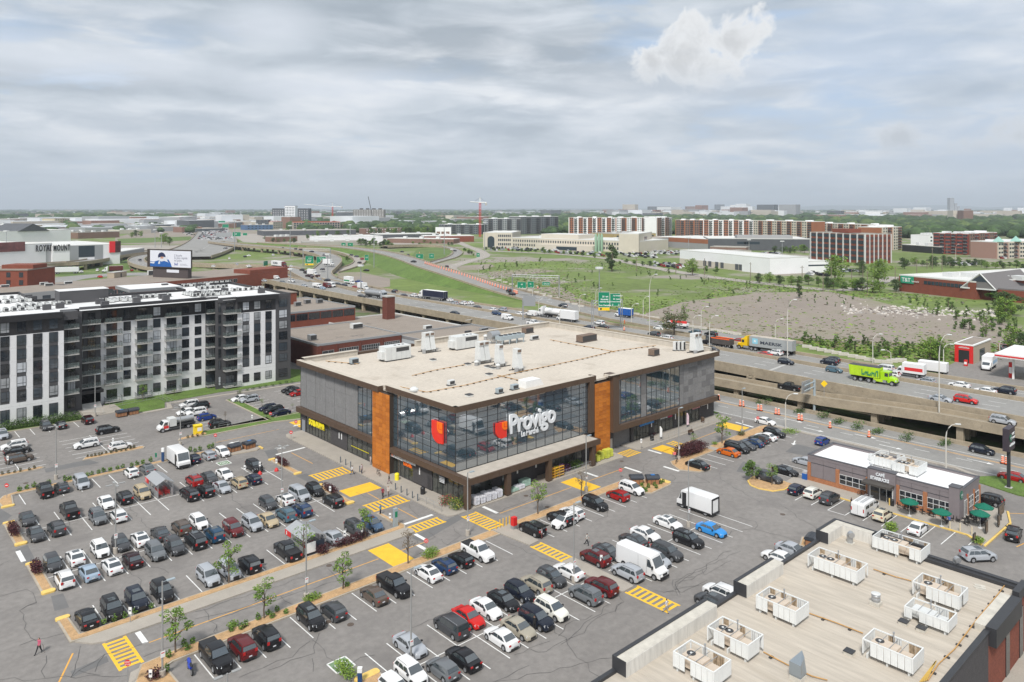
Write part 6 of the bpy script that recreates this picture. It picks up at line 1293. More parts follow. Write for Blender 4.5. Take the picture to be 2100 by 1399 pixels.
u,L=fbox('office_building',1663,531,1774,541,21,24,BRK,GRF,'five-storey brick office with white vertical columns and dark window bands');WCOL=mat('white_column',(.6,.6,.6),.6)
for i in rg(9):b=MB();x=L*i/8;b.box(x-.45,-.7,0,x+.45,0,21.4);P('column',b,WCOL,u)
for j in rg(5):bx('window_band',u,WIND,0,-.2,2.2+j*4.0,L,-.02,4.6+j*4.0)
for i in rg(7):b=MB();y=24*i/6;b.box(L,y-.3,0,L+.6,y+.3,21.4);P('column',b,WCOL,u)
grid(u,L,20,12,5,WIND,1.0,2.2,x0=.8,x1=23.2,side='r')
bx('roof_plant',u,BRK,L*.3,6,21.6,L*.6,18,24.5)
u,L=fbox('warehouse',1394,541,1578,563,9.6,30,WCLD,WRF,'large white warehouse with a beige foot and loading doors');bx('beige_base',u,CRM,0,-.12,0,L,0,4)
for x in(.30,.36,.44,.50,.66,.70):bx('loading_door',u,DGY,L*x,-.2,.5,L*x+3.4,-.12,4.2)
A_,B_=Vector(G(1578,563,5)),Vector(G(1621,561.5,5));
u,L=fbox('warehouse',1579,563.2,1621,561.5,9.4,26,WCLD,WRF,'white end bay of the warehouse, blank wall');u,L=fbox('warehouse',1622,560,1700,558,6.6,26,WCLD,WRF,'low white workshop with a strip of small dark windows');grid(u,L,6.4,9,1,WIND,3.4,.9,3.0)
u,L=fbox('store_building',1340,505,1452,513,10,60,BRN,WRF,'orange and grey end of the long white-roofed store');bx('orange_band',u,OBRK,0,-.15,6,L,0,10.3);bx('grey_base',u,mat('far_grey_wall',(.3,.3,.3),.8),0,-.12,0,L,0,5.9)
u,L=fbox('store_building',1452,513,1662,515,11,60,DGY,WRF,'long dark-grey store with a broad white roof');grid(u,L,11,6,1,WIND,5,2.4,4,L*.3,L*.5);bx('roof_block',u,mat('far_grey_wall',(.3,.3,.3),.8),L*.3,10,11,L*.85,30,14)
u,L=fbox('brick_shed',1456,518,1530,520,5,18,BRN,GRF,'low brown shed with a flat roof between the stores')
u,L=fbox('brick_shed',1500,529,1541,527,5,14,CRM,GRF,'low cream shed just behind the white warehouse');grid(u,L,5,8,1,WIND,1.6,1.8)
u,L=fbox('red_store',1844,597,2000,615,7.5,105,BRK,WRF,'wide red brick store with a white roof and a green sign');
for i in rg(11):b=MB();x=L*(.35+.05*i);b.box(x,-.15,4.6,x+L*.042,0,6.2);P('window',b,WIND,u)
SG=E('shop_sign',u.location,u.rotation_euler.z,'green T&T sign with white lettering on the red store wall','shop sign');bx('sign_box',SG,mat('tt_green',(.02,.30,.17),.5),1,-.4,4.2,L*.21,-.05,7.6);text('letters','T&T',2.6,WHP,SG,(1.8,-.45,5.0),(1,0,0),ext=.02,bold=.06);text('letters','Supermarché',1.3,WHP,SG,(7.2,-.45,5.0),(1,0,0),ext=.02,width=L*.10)
for k in rg(6):b=MB();x=L*(.3+.13*k);b.box(x,15+6*(k%3),7.6,x+5,20+6*(k%3),9.6);P('roof_unit',b,UNIT,u)
u,L=fbox('gabled_hall',1988,612,2100,622,5,40,BRK,mat('far_shingle',(.16,.15,.15),.9),'grey gabled hall with a glazed white-framed gable at the right edge');b=MB();b.v=[(-2,-3,5),(L*.55,-3,5),(L*.26,-3,11.5),(-2,40,5),(L*.55,40,5),(L*.26,40,11.5)];b.f=[(0,1,2),(3,5,4),(0,2,5,3),(1,4,5,2)];P('gable_roof',b,mat('far_shingle',(.16,.15,.15),.9),u)
bx('eave_board',u,WCOL,-2.4,-3.2,4.6,L*.56,-3,5.2);b=MB();b.v=[(L*.08,-3.1,8),(L*.44,-3.1,8),(L*.26,-3.1,10.6)];b.f=[(0,1,2)];b.m=[0];P('gable_glass',b,WIND,u)
for s,x in((0,-2),(1,L*.55)):tb('barge_board',u,WCOL,[(x,-3.1,5),(L*.26,-3.1,11.6)],.3,4)
u,L=fbox('shopping_centre',-60,560,107,548,16,80,WCLD,WRF,'big white shopping centre with its name in dark letters on the wall');
nm=E('wall_lettering');nm.parent=u;ax=(GD(72.5,10));A_=Vector(u.location[:2])
def along(uu,px):
 a=(px-1050)/FPX;dx,dy=a*cos(TH)+sin(TH),-a*sin(TH)+cos(TH);r_=uu.rotation_euler.z;ex,ey=cos(r_),sin(r_);ox,oy=uu.location.x-CAMX,uu.location.y-CAMY
 det=dx*(-ey)+ex*dy;t_=(ox*(-ey)+ex*oy)/det;return((CAMX+t_*dx)-uu.location.x)*ex+((CAMY+t_*dy)-uu.location.y)*ey,t_
x0,t0=along(u,72.5);x1,_=along(u,143);
bx('grey_panel',u,MTL,along(u,94)[0],-.1,3,along(u,107)[0],0,15.6)
u2,L2=fbox('shopping_centre',107.5,548.5,246,541,14,80,WCLD,WRF,'right part of the white shopping centre with grey panels, big window and covered ground floor')
for p0,p1,m_,za,zb in((143,161,MTL,4,14.2),(161,194,WIND,6,14),(194,211,MTL,4,14.2)):bx('front_panel' if m_!=WIND else 'big_window',u2,m_,along(u2,p0)[0],-.15,za,along(u2,p1)[0],0,zb)
for k in rg(6):b=MB();x=along(u2,109+16*k)[0];b.box(x,-.2,0,x+6.5,0,3.6);P('ground_opening',b,WIND,u2)
LET=mat('dark_letter',(.03,.03,.035),.5);dv_=(cos(u.rotation_euler.z),sin(u.rotation_euler.z))
zb=ZD(514,t0)-5;x1=along(u,106)[0];text('letters','ROYAL',6.0,LET,u,(x0,-.4,zb-.6),(1,0,0),ext=.1,bold=.14,spacing=1.3,width=x1-x0);x0,t0=along(u2,109);zb=ZD(514.5,t0)-5;text('letters','MOUNT',5.8,LET,u2,(x0,-.4,zb),(1,0,0),ext=.1,bold=.14,spacing=1.2,width=along(u2,143)[0]-x0)
bpy.data.objects.remove(nm)
SG=E('banner',u.location,u.rotation_euler.z,'long maroon printed banner high on the left of the shopping centre','banner');bx('cloth',SG,mat('maroon_print',(.16,.06,.06),.6,var=.6,vs=.15),along(u,-40)[0],-.3,12,along(u,51)[0],-.02,18.2)
SG=E('video_screen',u2.location,u2.rotation_euler.z,'red and dark advertising screen on the corner of the shopping centre','screen');bx('red_half',SG,mat('screen_red',(.75,.02,.03),.5),along(u2,224)[0],-.6,8.4,along(u2,235.5)[0],-.1,16.5);bx('dark_half',SG,mat('screen_dark',(.06,.02,.02),.5,var=.8,vs=.3),along(u2,235.5)[0],-.6,8.4,along(u2,247)[0],-.1,16.5)
u3,L3=fbox('shopping_centre',-40,505,145,497,12,60,WCLD,WRF,'set-back upper hall of the shopping centre behind the front wall',z=12)
b=MB();xg=L3*.55;b.v=[(xg-14,-1,12),(xg+16,-1,12),(xg,-1,19),(xg-14,40,12),(xg+16,40,12),(xg,40,19)];b.f=[(0,1,2),(3,5,4),(0,2,5,3),(1,4,5,2)];P('dark_gable',b,DGY,u3)
fbox('shopping_centre',247,528,296,519,4,18,mat('far_grey_wall',(.3,.3,.3),.8),WRF,'low grey wing continuing the shopping centre to the billboard',z=7)
u,L=fbox('tower_block',558,462,583,462,40,25,DGY,DGY,'dark apartment tower, left one of the pair, pink strips at its foot');grid(u,L,37,5,9,WCLD,2.0,1.2)
b=MB();b.box(L*.45,-.4,0,L*.55,0,12);b.box(L*.78,-.4,0,L*.88,0,12);P('pink_strip',b,mat('pink_paint',(.6,.12,.2),.6),u)
u,L=fbox('tower_block',584,463,605,463,46,22,WCLD,DGY,'white-framed tower between the two dark ones');grid(u,L,44,6,12,WIND,2.2,2)
u,L=fbox('tower_block',606,462,633,462,40,25,DGY,DGY,'dark apartment tower, right one of the pair, pink strips at its foot');grid(u,L,37,5,9,WCLD,2.0,1.2);b=MB();b.box(L*.4,-.4,0,L*.5,0,12);b.box(L*.7,-.4,0,L*.8,0,12);P('pink_strip',b,mat('pink_paint',(.6,.12,.2),.6),u)
u,L=fbox('tower_block',724,460,788,460,37,20,mat('grey_brown_wall',(.2,.19,.18),.8),GRF,'wide grey slab tower with rows of white balconies');grid(u,L,37,12,11,WCLD,3.2,.8)
for k in rg(4):bx('roof_plant',u,DGY,L*(.2+.2*k),4,37,L*(.2+.2*k)+8,12,41)
u,L=fbox('building_shell',601,475,698,474,16,30,mat('raw_concrete',(.33,.29,.25),.9),mat('red_formwork',(.5,.05,.04),.7),'unfinished concrete building with red formwork along its top');grid(u,L,15,18,4,WIND,3.0,2.6)
fbox('brick_row',700,473,740,472,8,20,mat('far_teal',(.07,.15,.14),.8),mat('red_formwork',(.5,.05,.04),.7),'low teal shed right of the unfinished building')
u,L=fbox('brick_row',749,481,824,479,9,18,BRN,GRF,'low brown brick apartment row among the trees');grid(u,L,9,14,2,WCLD,1.6,1.6)
for i,(x0,y0,x1,y1,h,dep,w_,r_,lab)in enu(((540,484,730,481,7,60,DGY,GRF,'wide dark low shed behind the flyover'),(566,497,610,495,6,20,BRN,GRF,'small brown shed at the start of the flyover'),(620,505,750,503,4,30,GRF,GRF,'flat grey roof just over the flyover'),(656,500,785,497,7,45,WCLD,WRF,'low white-walled shed behind the flyover'),(772,489,900,487,5,40,DGY,WRF,'long low building with a thin white roof'),(794,498,930,500,5,20,BRN,WRF,'low long white-roofed shop row'),(868,497,972,496,7,30,BRK,WRF,'red brick shop row with pale roof near the crane'),(525,470,550,470,18,20,DGY,GRF,'small dark block left of the tower pair'),(505,472,560,471,9,30,mat('far_blue_wall',(.08,.15,.28),.8),GRF,'blue shed by the expressway'),(560,470,580,469,14,16,CRM,mat('far_red_roof',(.4,.06,.04),.8),'cream house-like block with a red roof'),(0,463,85,458,14,60,CRM,GRF,'wide beige shed far on the left'),(112,466,143,465,18,30,mat('pale_yellow_wall',(.5,.44,.3),.8),GRF,'tall pale yellow block among the sheds'),(-40,483,62,478,14,50,mat('far_grey_wall',(.3,.3,.3),.8),WRF,'grey ribbed shed behind the shopping centre'),(134,485,200,482,6,30,mat('far_teal',(.07,.15,.14),.8),GRF,'low shed with a pale green roof edge'),(160,490,245,487,8,25,BRN,GRF,'dark brown shed behind the shopping centre'),(245,480,310,478,6,30,CRM,WRF,'low cream shed in the middle of the left sheds'),(180,474,250,471,7,40,BRN,GRF,'brown flat shed beyond the dark ones'),(290,470,375,467,9,50,MTL,WRF,'light-grey wide shed left of the expressway'),(368,467,404,462,22,40,MTL,WRF,'tall light-grey office by the expressway'),(375,470,402,466,10,20,WCLD,REDS,'white shop with red signs by the expressway'),(240,463,330,460,8,60,CRM,GRF,'long cream shed far behind'),(420,452,497,449,10,80,WCLD,WRF,'long white factory right of the expressway'),(485,462,550,459,10,60,WCLD,WRF,'white shed in front of the far trees'),(930,452,958,451,17,30,CRM,GRF,'far beige office left of the big crane'),(992,452,1022,451,14,30,CRM,GRF,'far beige office right of the big crane'),(1170,442,1192,442,32,30,MTL,GRF,'far grey office block over the trees'),(1148,474,1168,473,8,20,CRM,GRF,'small cream house between the dark and red apartments'),(1260,498,1345,496,10,50,mat('ochre_wall',(.4,.3,.14),.8),GRF,'ochre and blue hall behind the cream offices'),(1905,507,1930,506,12,20,WCLD,WRF,'white house block left of the deep red apartments'),(1850,515,1925,521,6,18,BLACK,WRF,'low black building with a white roof edge'),(1468,434.8,1486,434.8,90,60,DGY,GRF,'far dark tower block'),(1512,435,1538,435,95,60,DGY,GRF,'far dark tower left of the pale one'),(1521,436,1535,436,88,60,WCLD,WRF,'far pale tower, tallest of the cluster'),(1330,436.5,1375,436.5,60,60,DGY,GRF,'far dark slab over the tree belt'),(1408,437,1432,437,60,60,BRN,GRF,'far brown slab over the tree belt'),(1948,440.5,1957,440.5,110,30,MTL,MTL,'pale far tower, tallest on the right horizon'),(1957.5,440.5,1963,440.5,75,30,MTL,MTL,'pale far tower, middle one on the right horizon'),(1963.5,440.5,1968,440.5,55,30,MTL,MTL,'pale far tower, shortest on the right horizon'),(1775,446.5,1805,446.5,26,60,WCLD,WRF,'white hall over the tree belt'),(1955,456,1975,456,34,30,CRM,GRF,'cream tower over the tree belt, left'),(1976,456.5,1996,456.5,34,30,BRN,GRF,'brown tower over the tree belt, right'))):
 u,L=fbox('building',x0,y0,x1,y1,h,dep,w_,r_,lab);dd=(Vector(u.location[:2])-Vector((CAMX,CAMY))).length
 if h>8 and dd<2500:grid(u,L,h,max(3,int(L/7)),max(1,int(h/4)),WIND,3,1.6,seed=i)
 if dd<2500 and h<=14:
  for k in rg(3):bx('roof_unit',u,UNIT,L*(.2+.25*k),dep*.4,h,L*(.2+.25*k)+4,dep*.4+4,h+2.5)
u=E('hoarding',(*GD(893,1100),5),-TH,'white hoarding with printed pictures near the crane','billboard');Wd=(925-893)/FPX*1100;bx('panel',u,WCLD,0,0,ZD(484,1100)-5,Wd,1,ZD(466,1100)-5)
for k in rg(3):bx('picture',u,BRN,Wd*(.08+.3*k),-.05,ZD(480,1100)-5,Wd*(.3+.3*k),0,ZD(475,1100)-5)
for x in(.2,.8):bx('post',u,DMT,Wd*x,.2,0,Wd*x+.6,.8,ZD(484,1100)-5)
for k,(px,c_)in enu(((1222,'left'),(1228,'middle'),(1234,'right'))):
 d=700;x,y=GD(px,d);u=E('silo',(x,y,5),0,f'{c_} one of three pale green silos behind the cream wing','silo');tb('shell',u,mat('pale_green_silo',(.25,.38,.27),.6),[(0,0,0),(0,0,15),(0,0,17)],[1.2,1.2,.2],10,smooth=40)
def tower_crane(px,d,yt,yb,jib,cj,label,jibz,col=REDS):
 x,y=GD(px,d);z1,z0=ZD(yt,d),5;zj=ZD(jibz,d);u=E('tower_crane',(x,y,z0),-TH,label,'crane');b=MB();w_=1.2
 for sx in(-w_,w_):
  for sy in(-w_,w_):b.tube([(sx,sy,0),(sx,sy,zj-z0)],.3,4)
 n=int((zj-z0)/4)
 for i in rg(n):
  z=i*4
  for a,c in(((-w_,-w_),(w_,-w_)),((w_,w_),(-w_,w_)),((w_,-w_),(w_,w_)),((-w_,w_),(-w_,-w_))):b.tube([(*a,z),(*c,z+4)],.2,3)
 b.m=[0]*len(b.m);P('mast',b,col,u);tb('tower_head',u,WHP,[(0,0,zj-z0),(0,0,z1-z0)],.7,4)
 tb('jib',u,WHP,[(0,0,zj-z0),(jib,0,zj-z0+abs(jib)*.08)],.55,4);tb('counter_jib',u,WHP,[(0,0,zj-z0),(cj,0,zj-z0)],.8,4);bx('counterweight',u,SLAB,cj-2,-1.5,zj-z0-4,cj+1,1.5,zj-z0)
 b=MB();b.tube([(0,0,z1-z0),(jib*.6,0,zj-z0+abs(jib)*.05)],.12,3);b.tube([(0,0,z1-z0),(cj,0,zj-z0)],.12,3);P('stay_cable',b,DMT,u)
tower_crane(984.5,1060,405,480,-14,9,'red and grey tower crane standing right of the hoarding',415.5);tower_crane(682,1900,415.5,460,-72,24,'red tower crane with a long jib left of the slab tower',424)
u=E('crawler_crane',(*GD(768,1700),5),-TH,'dark inclined crane boom in front of the slab tower','crane');b=MB();d=1700;b.tube([(0,0,2),((755-768)/FPX*d,0,ZD(403,d)-5)],.7,4);P('boom',b,DMT,u);bx('cab',u,DMT,-4,-3,0,5,3,4)
rt=random.Random(21);b=MB();TM=[mat('town_white',(.62,.64,.66),.8),mat('town_grey',(.30,.31,.32),.9),mat('town_beige',(.42,.38,.32),.9),mat('town_brick',(.24,.14,.11),.9),mat('town_dark',(.10,.11,.12),.9)]
def town(n,px0,px1,d0,d1,h0,h1,w0,w1,wt,seed):
 r=random.Random(seed)
 for _ in rg(n):
  d=1/(1/d0+(1/d1-1/d0)*r.random());x,y=GD(r.uniform(px0,px1),d);w_=r.uniform(w0,w1)*(1+d/9000);dp=w_*r.uniform(.4,1.2);h=r.uniform(h0,h1)*(1 if r.random()<.85 else 2);a=R(r.choice((0,90))+r.uniform(-4,4)+8);c,s=cos(a),sin(a)
  pts=[(x+c*i-s*j,y+s*i+c*j)for i,j in((-w_/2,-dp/2),(w_/2,-dp/2),(w_/2,dp/2),(-w_/2,dp/2))];b.prism(pts,4.5,5+h,r.choices(rg(5),wt)[0],r.choices((0,1,2),(5,3,2))[0])
town(560,-150,1000,1500,14000,6,14,22,70,(3,4,3,2,2),1);town(260,1000,2250,4200,15000,8,16,22,80,(4,4,3,2,1),2);town(190,1250,1620,3400,5200,14,36,30,70,(5,4,3,3,2),3);town(110,1700,2200,3000,4800,8,18,30,90,(3,2,4,5,2),4);town(150,0,420,1250,2200,5,10,30,80,(3,3,4,3,2),5);town(140,1850,2200,3600,6500,8,24,30,90,(6,3,3,2,1),7)
tag(ob('distant_town',b.mesh('distant_town',TM)),'hazy distant town of low roofs and blocks reaching the horizon','town',kind='stuff')

# ---- vegetation
def lfm(name,c,v=.25):return mat(name,c,.7,var=v,vs=.6,var2=.3,vs2=3)
LG=[lfm('leaf_fresh_green',(.14,.24,.03)),lfm('leaf_mid_green',(.095,.18,.028)),lfm('leaf_light_green',(.21,.31,.045))]
LD=[lfm('leaf_dark_green',(.045,.085,.022)),lfm('leaf_deep_green',(.06,.115,.028)),lfm('leaf_olive',(.085,.12,.035))]
LP=[lfm('leaf_dark_purple',(.055,.012,.016)),lfm('leaf_wine',(.085,.018,.022)),lfm('leaf_black_purple',(.03,.008,.012))]
LB=[lfm('leaf_bronze',(.14,.10,.05)),lfm('leaf_brown',(.16,.12,.07)),lfm('leaf_tan',(.2,.16,.1))]
BARK=mat('bark',(.13,.10,.075),.9,var=.2,vs=4);PALEBARK=mat('pale_bark',(.2,.17,.13),.9,var=.2,vs=4)
def leaves(lobes,n,size,seed,mats):
 "foliage: many small bent leaf faces scattered through lobes (x, y, z, rx, ry, rz)"
 r=np.random.RandomState(seed);wts=np.array([l[3]*l[4]*l[5]for l in lobes])**.7;idx=r.choice(len(lobes),n,p=wts/wts.sum());L=np.array(lobes)[idx]
 v=r.normal(size=(n,3));v/=np.linalg.norm(v,axis=1)[:,None];rad=r.uniform(.35,1.05,(n,1))**.6;c=L[:,:3]+v*L[:,3:6]*rad
 a=r.normal(size=(n,3));a[:,2]*=.5;a/=np.linalg.norm(a,axis=1)[:,None];b_=np.cross(a,r.normal(size=(n,3)));b_/=np.linalg.norm(b_,axis=1)[:,None];s=size*r.uniform(.6,1.3,(n,1))
 V_=np.stack([c-a*s-b_*s*.5,c+b_*s*.1-a*s*.2,c+a*s,c-b_*s*.9+a*s*.1],1).reshape(-1,3);F_=np.arange(4*n).reshape(n,4)
 me=bpy.data.meshes.new('crown');me.vertices.add(4*n);me.vertices.foreach_set('co',V_.ravel());me.loops.add(4*n);me.loops.foreach_set('vertex_index',F_.ravel());me.polygons.add(n);me.polygons.foreach_set('loop_start',np.arange(0,4*n,4));me.polygons.foreach_set('loop_total',np.full(n,4))
 for m in mats:me.materials.append(m)
 me.polygons.foreach_set('material_index',r.choice(len(mats),n,p=np.array([.45,.35,.2][:len(mats)])/sum([.45,.35,.2][:len(mats)])).astype(np.int32));me.update(calc_edges=True);me.validate();return me
def tkd(name,seed,n,size,mats,lobes=9,spread=.33,low=.38,bark=BARK,tr=.022,flat=.7):
 "unit tree, height 1: tapered trunk with limbs, crown of separate lobes"
 r=random.Random(seed);L=[];b=MB();top=.9;pts=[(0,0,0)]
 for i in rg(1,5):pts.append((r.uniform(-.02,.02),r.uniform(-.02,.02),top*i/4))
 b.tube(pts,[tr,tr*.85,tr*.65,tr*.4,tr*.15],6)
 for i in rg(lobes):
  t_=low+(.92-low)*(i+r.random()*.6)/lobes;a=r.uniform(0,6.28);ro=spread*(1-abs((t_-low)/(1-low)-.4)*.9)*r.uniform(.35,1.0);x,y=ro*cos(a+i*2.4),ro*sin(a+i*2.4);q=r.uniform(.09,.16)*(spread/.33)**.5
  L.append((x,y,t_,q,q,q*flat));zb=max(low*.7,t_-.18);b.tube([(0,0,zb),(x*.5,y*.5,(zb+t_)/2+.02),(x,y,t_)],[tr*.45,tr*.3,tr*.1],4)
 return(b.mesh('trunk',bark,smooth=60),leaves(L,n,size,seed,mats))
TK={'lot1':tkd('a',1,620,.028,LG,11,.30,.38),'lot2':tkd('b',2,560,.027,LG,9,.26,.42),'lot3':tkd('c',3,300,.022,LG,9,.27,.45),'bare':tkd('d',4,230,.02,LB,10,.22,.45),'round':tkd('e',5,1500,.034,[LG[1],LD[1],LG[0]],16,.38,.30),'big':tkd('f',6,2600,.028,LD,20,.42,.22),'poplar':tkd('g',7,1500,.028,LD,14,.20,.15),'bright':tkd('h',8,1700,.03,[LG[0],LG[2],LG[1]],18,.42,.22),'olive':tkd('i',9,1500,.028,[LD[2],LB[0],LD[0]],16,.46,.3),'thin':tkd('j',10,420,.03,LG,12,.2,.2)}
def tree(px,py,pyt,kind,label,z=0.0,wide=1.0,group=None,rz=None,name='tree',cat='tree'):
 x,y=G(px,py,z);d=(CAMZ-z)*FPX/(py-HORY);h=(py-pyt)*d/FPX;u=E(name,(x,y,z),rz if rz is not None else(px*7%6.28),label,cat,group);tm,cm_=TK[kind]
 for n_,m_ in(('trunk',tm),('crown',cm_)):o=ob(n_,m_,u);o.scale=(h*wide,h*wide,h)
 return u
for a in((469,1198,1112,'lot1','fresh green young tree in the mulch strip before the silver parked cars'),(542,1271,1184,'lot2','fullest young tree in the lower mulch strip by the lane'),(703,1210,1132,'lot1','young tree in the lower strip near the yellow pad'),(837,1158,1082,'bare','bronze half-bare young tree beside the yellow pad'),(622,1146,1070,'lot3','airy young tree by the cart shelter in the mulch strip'),(360,1341,1240,'lot1','young tree nearest the bottom left beside the lamp post'),(1103,1056,986,'lot2','young tree before the stacked garden bags under the canopy'),(1193,1020,962,'bare','thin sparse young tree by the yellow pad at the entrance'),(1481,911,850,'lot1','young tree at the east end of the front strip'),(1422,916,886,'lot3','small sparse tree behind the purple hedge'),(1542,986,942,'round','round-headed tree at the tip of the yellow-kerbed island'),(1583,997,950,'lot2','smaller tree on the yellow-kerbed island behind its neighbour'),(748,1108,1040,'lot2','young tree at the lane corner by the blue hatchback'),(293,822,788,'lot2','slim tree on the lawn before the apartment balconies'),(1000-643,812,796,'lot3','slim tree at the right end of the lawn'),(494,812,796,'lot3','sapling on the grass strip, first from the far end'),(514,825,812,'lot3','sapling on the grass strip, second from the far end'),(537,834,816,'lot3','sapling on the grass strip, third from the far end'),(600,838,826,'lot3','sapling beside the supermarket north corner'),(462,862,842,'bare','bare sapling by the black car on the grass strip')):tree(*a)
for a in((1255,557,500,'poplar','tall dark poplar alone in the meadow',5,1.1),(1420,565,529,'bright','broad tree at the left corner of the white warehouse',5,1.1),(1448,560,544,'round','first small round tree along the warehouse drive',5),(1468,562,546,'round','second small round tree along the warehouse drive',5),(1712,575,520,'bright','large light-green tree beside the brick office',5,1.15),(1800,582,528,'bright','large light-green tree right of the brick office',5,1.2),(1762,565,534,'big','dark tree at the corner of the brick office',5),(1383,688,636,'olive','brown-green spreading tree between the lanes of the expressway',5,1.35),(1405,665,620,'thin','light young poplar behind the brown-green tree',5,1.0),(1640,612,580,'poplar','dense narrow tree on the bare ground',5,1.0),(1908,744,690,'bright','bright tree left of the car wash',5,1.0),(1918,742,700,'big','dark tree beside the car wash wall',5,.9),(1925,740,690,'bright','second bright tree touching the car wash',5,.9),(2072,648,598,'big','big dark tree near the right edge',5,1.3),(2060,660,606,'bright','lighter tree before the big dark one at the right edge',5),(2022,690,640,'thin','slim green tree between the bushes and the car wash',5),(1838,598,572,'big','dark spreading tree left of the red store',5,1.2),(1850,592,568,'olive','bronze tree against the red store corner',5,1.0),(2078,720,665,'bright','tree by the cars at the right edge',5,1.1),(2100,735,680,'big','tree cut by the right edge above the fuel canopy',5,1.1),(713,537,525,'round','small round tree inside the green loop',5,1.2),(869,570,554,'poplar','dark small tree against the flyover wall',5),(1000,503+4,484,'poplar','dark tree before the arched office entrance',5,1.3),(1115,518,506,'round','dark round tree in the cream office parking',5,1.2),(1520,508,497,'big','dark tree before the long store',5,1.4),(1855,552,528,'big','dark tree right of the brick office',5,1.1)):tree(*a)
SH=[(tkd('s%d'%i,30+i,420,.05,[LG[1],LD[1],LG[0]],8,.3,.12,tr=.03))for i in rg(3)]+[(tkd('s9',39,300,.05,[LD[1],LD[2],LG[1]],9,.2,.1,tr=.03))]
rs=random.Random(4);SP=[]
def inpoly(x,y,poly):
 c=False
 for i in rg(len(poly)):
  (x0,y0),(x1,y1)=poly[i-1],poly[i]
  if(y0>y)!=(y1>y)and x<(x1-x0)*(y-y0)/(y1-y0)+x0:c=not c
 return c
MEAD=[(950,535),(1240,538),(1420,570),(1620,600),(1760,612),(1850,640),(1500,625),(1300,648),(1180,620),(1010,572)];BED=[(1560,700),(1700,700),(1900,712),(1900,745),(1800,735),(1640,708)];RB_=[(1850,610),(2100,640),(2100,700),(1990,690),(1900,650)];MID=[(1180,530),(1260,515),(1300,545),(1700,605),(1560,600),(1300,570)]
for poly,n,s0,s1 in((MEAD,62,7,14),(BED,40,14,32),(RB_,50,12,28),(MID,24,6,12)):
 xs=[p[0]for p in poly];ys=[p[1]for p in poly];k=0
 while k<n:
  px,py=rs.uniform(min(xs),max(xs)),rs.uniform(min(ys),max(ys))
  if not inpoly(px,py,poly):continue
  k+=1;x,y=G(px,py,5);d=40*FPX/(py-HORY);h=rs.uniform(s0,s1)*d/FPX*rs.choice((.6,.8,1));q=SH[rs.choice((0,1,2,2,3))]
  u=E('shrub',(x,y,5),rs.uniform(0,6),'young green shrub on the rough ground beyond the expressway','shrub','young shrubs over the rough ground')
  for n_,m_ in(('trunk',q[0]),('crown',q[1])):o=ob(n_,m_,u);ww=h*rs.uniform(.8,1.3);o.scale=(ww,ww,h)
rows_=[((1000,512),(1250,528),16,9),((1270,540),(1330,548),6,10),((1560,580),(1720,590),9,20),((1590,518),(1660,520),8,16),((1460,497),(1660,502),0,10),((740,504),(800,507),12,14),((950,512),(970,524),7,8),((850,500),(930,503),8,7),((630,492),(680,492),7,10),((540,494),(600,500),8,9),((1700,595),(1800,600),8,26),((1850,545),(2100,552),18,16),((1860,595),(2100,625),12,20),((760,480),(900,482),20,15),((640,478),(760,478),16,12),((1380,500),(1460,498),10,10),((560,480),(720,484),10,12),((1910,535),(2060,548),12,12),((180,508),(240,510),0,8),((270,486),(290,486),3,12),((335,500),(345,503),2,20)]
for(a,c,n,h)in rows_:
 for k in rg(n):
  t_=(k+rs.uniform(-.4,.4))/max(1,n-1);px,py=a[0]+(c[0]-a[0])*t_,a[1]+(c[1]-a[1])*t_+rs.uniform(-2,2);kind=rs.choice(('round','big','bright','round'))
  tree(px,py,py-h*rs.uniform(.7,1.2),kind,'leafy tree in a roadside row in the middle distance',5,rs.uniform(1.0,1.5),'roadside trees in the middle distance')
def bush(x,y,rx,ry,h,mats,label,n=500,size=.13,z=.15,rz=0.0,group=None,name='bush',cat='bush',seed=None):
 me=leaves([(rx*(i%3-1)*.45,ry*(i//3-1)*.45,h*.5,rx*.62,ry*.62,h*.5)for i in rg(9)],n,size,seed or int(abs(x*13+y*7))%9999,mats);me.name='foliage'
 u=ob(name,me,None,(x,y,z),rz);return tag(u,label,cat,group)
bush(46.0,-10.9,4.2,1.5,1.9,LP,'long dark purple hedge on the island before the shops',5200,.13,rz=R(-2));bush(-52,32.4,.6,2.2,1.4,LP,'dark purple bush on the upper kerbed island at the left edge',1300,.11);bush(-51.9,17.4,.55,1.5,1.4,LP,'dark purple bush on the lower kerbed island at the left edge',1000,.11)
bush(-12.1,33.8,.5,2.4,1.2,LP,'row of dark purple bushes on the upper island by the west drive',1300,.1);bush(-12.1,16.6,.5,2.3,1.2,LP,'row of dark purple bushes on the lower island by the west drive',1300,.1);bush(-19.2,-1.8,2.8,.6,1.2,LP,'dark purple bushes behind the cart shelter in the mulch strip',1500,.1);bush(-23.3,-1.9,.9,.7,1.3,LP,'round dark purple bush at the corner of the cart shelter',600,.1)
bush(-47.8,-14.6,.8,.7,.8,LP,'small wine-red bush beside the lamp post at the bottom left',450,.1);bush(*G(1340-1,895)[:2],.9,.6,.7,LP,'low purple plant in the far strip',200,.1)
YG_=[LG[2],LG[0],LG[1]]
bush(*G(882,1144),1.2,.8,1.1,YG_,'bright green bush beside the blue hatchback in the lower strip',800,.1);bush(*G(640,1233),1.1,.6,.7,YG_,'low yellow-green shrub behind the black crossover',500,.1);bush(*G(478,1287),.6,.5,.5,YG_,'small yellow-green shrub above the maroon crossover',250,.1);bush(*G(708,1385),.7,1.6,1.0,YG_,'green shrubs in the yellow-nosed island at the bottom',700,.11)
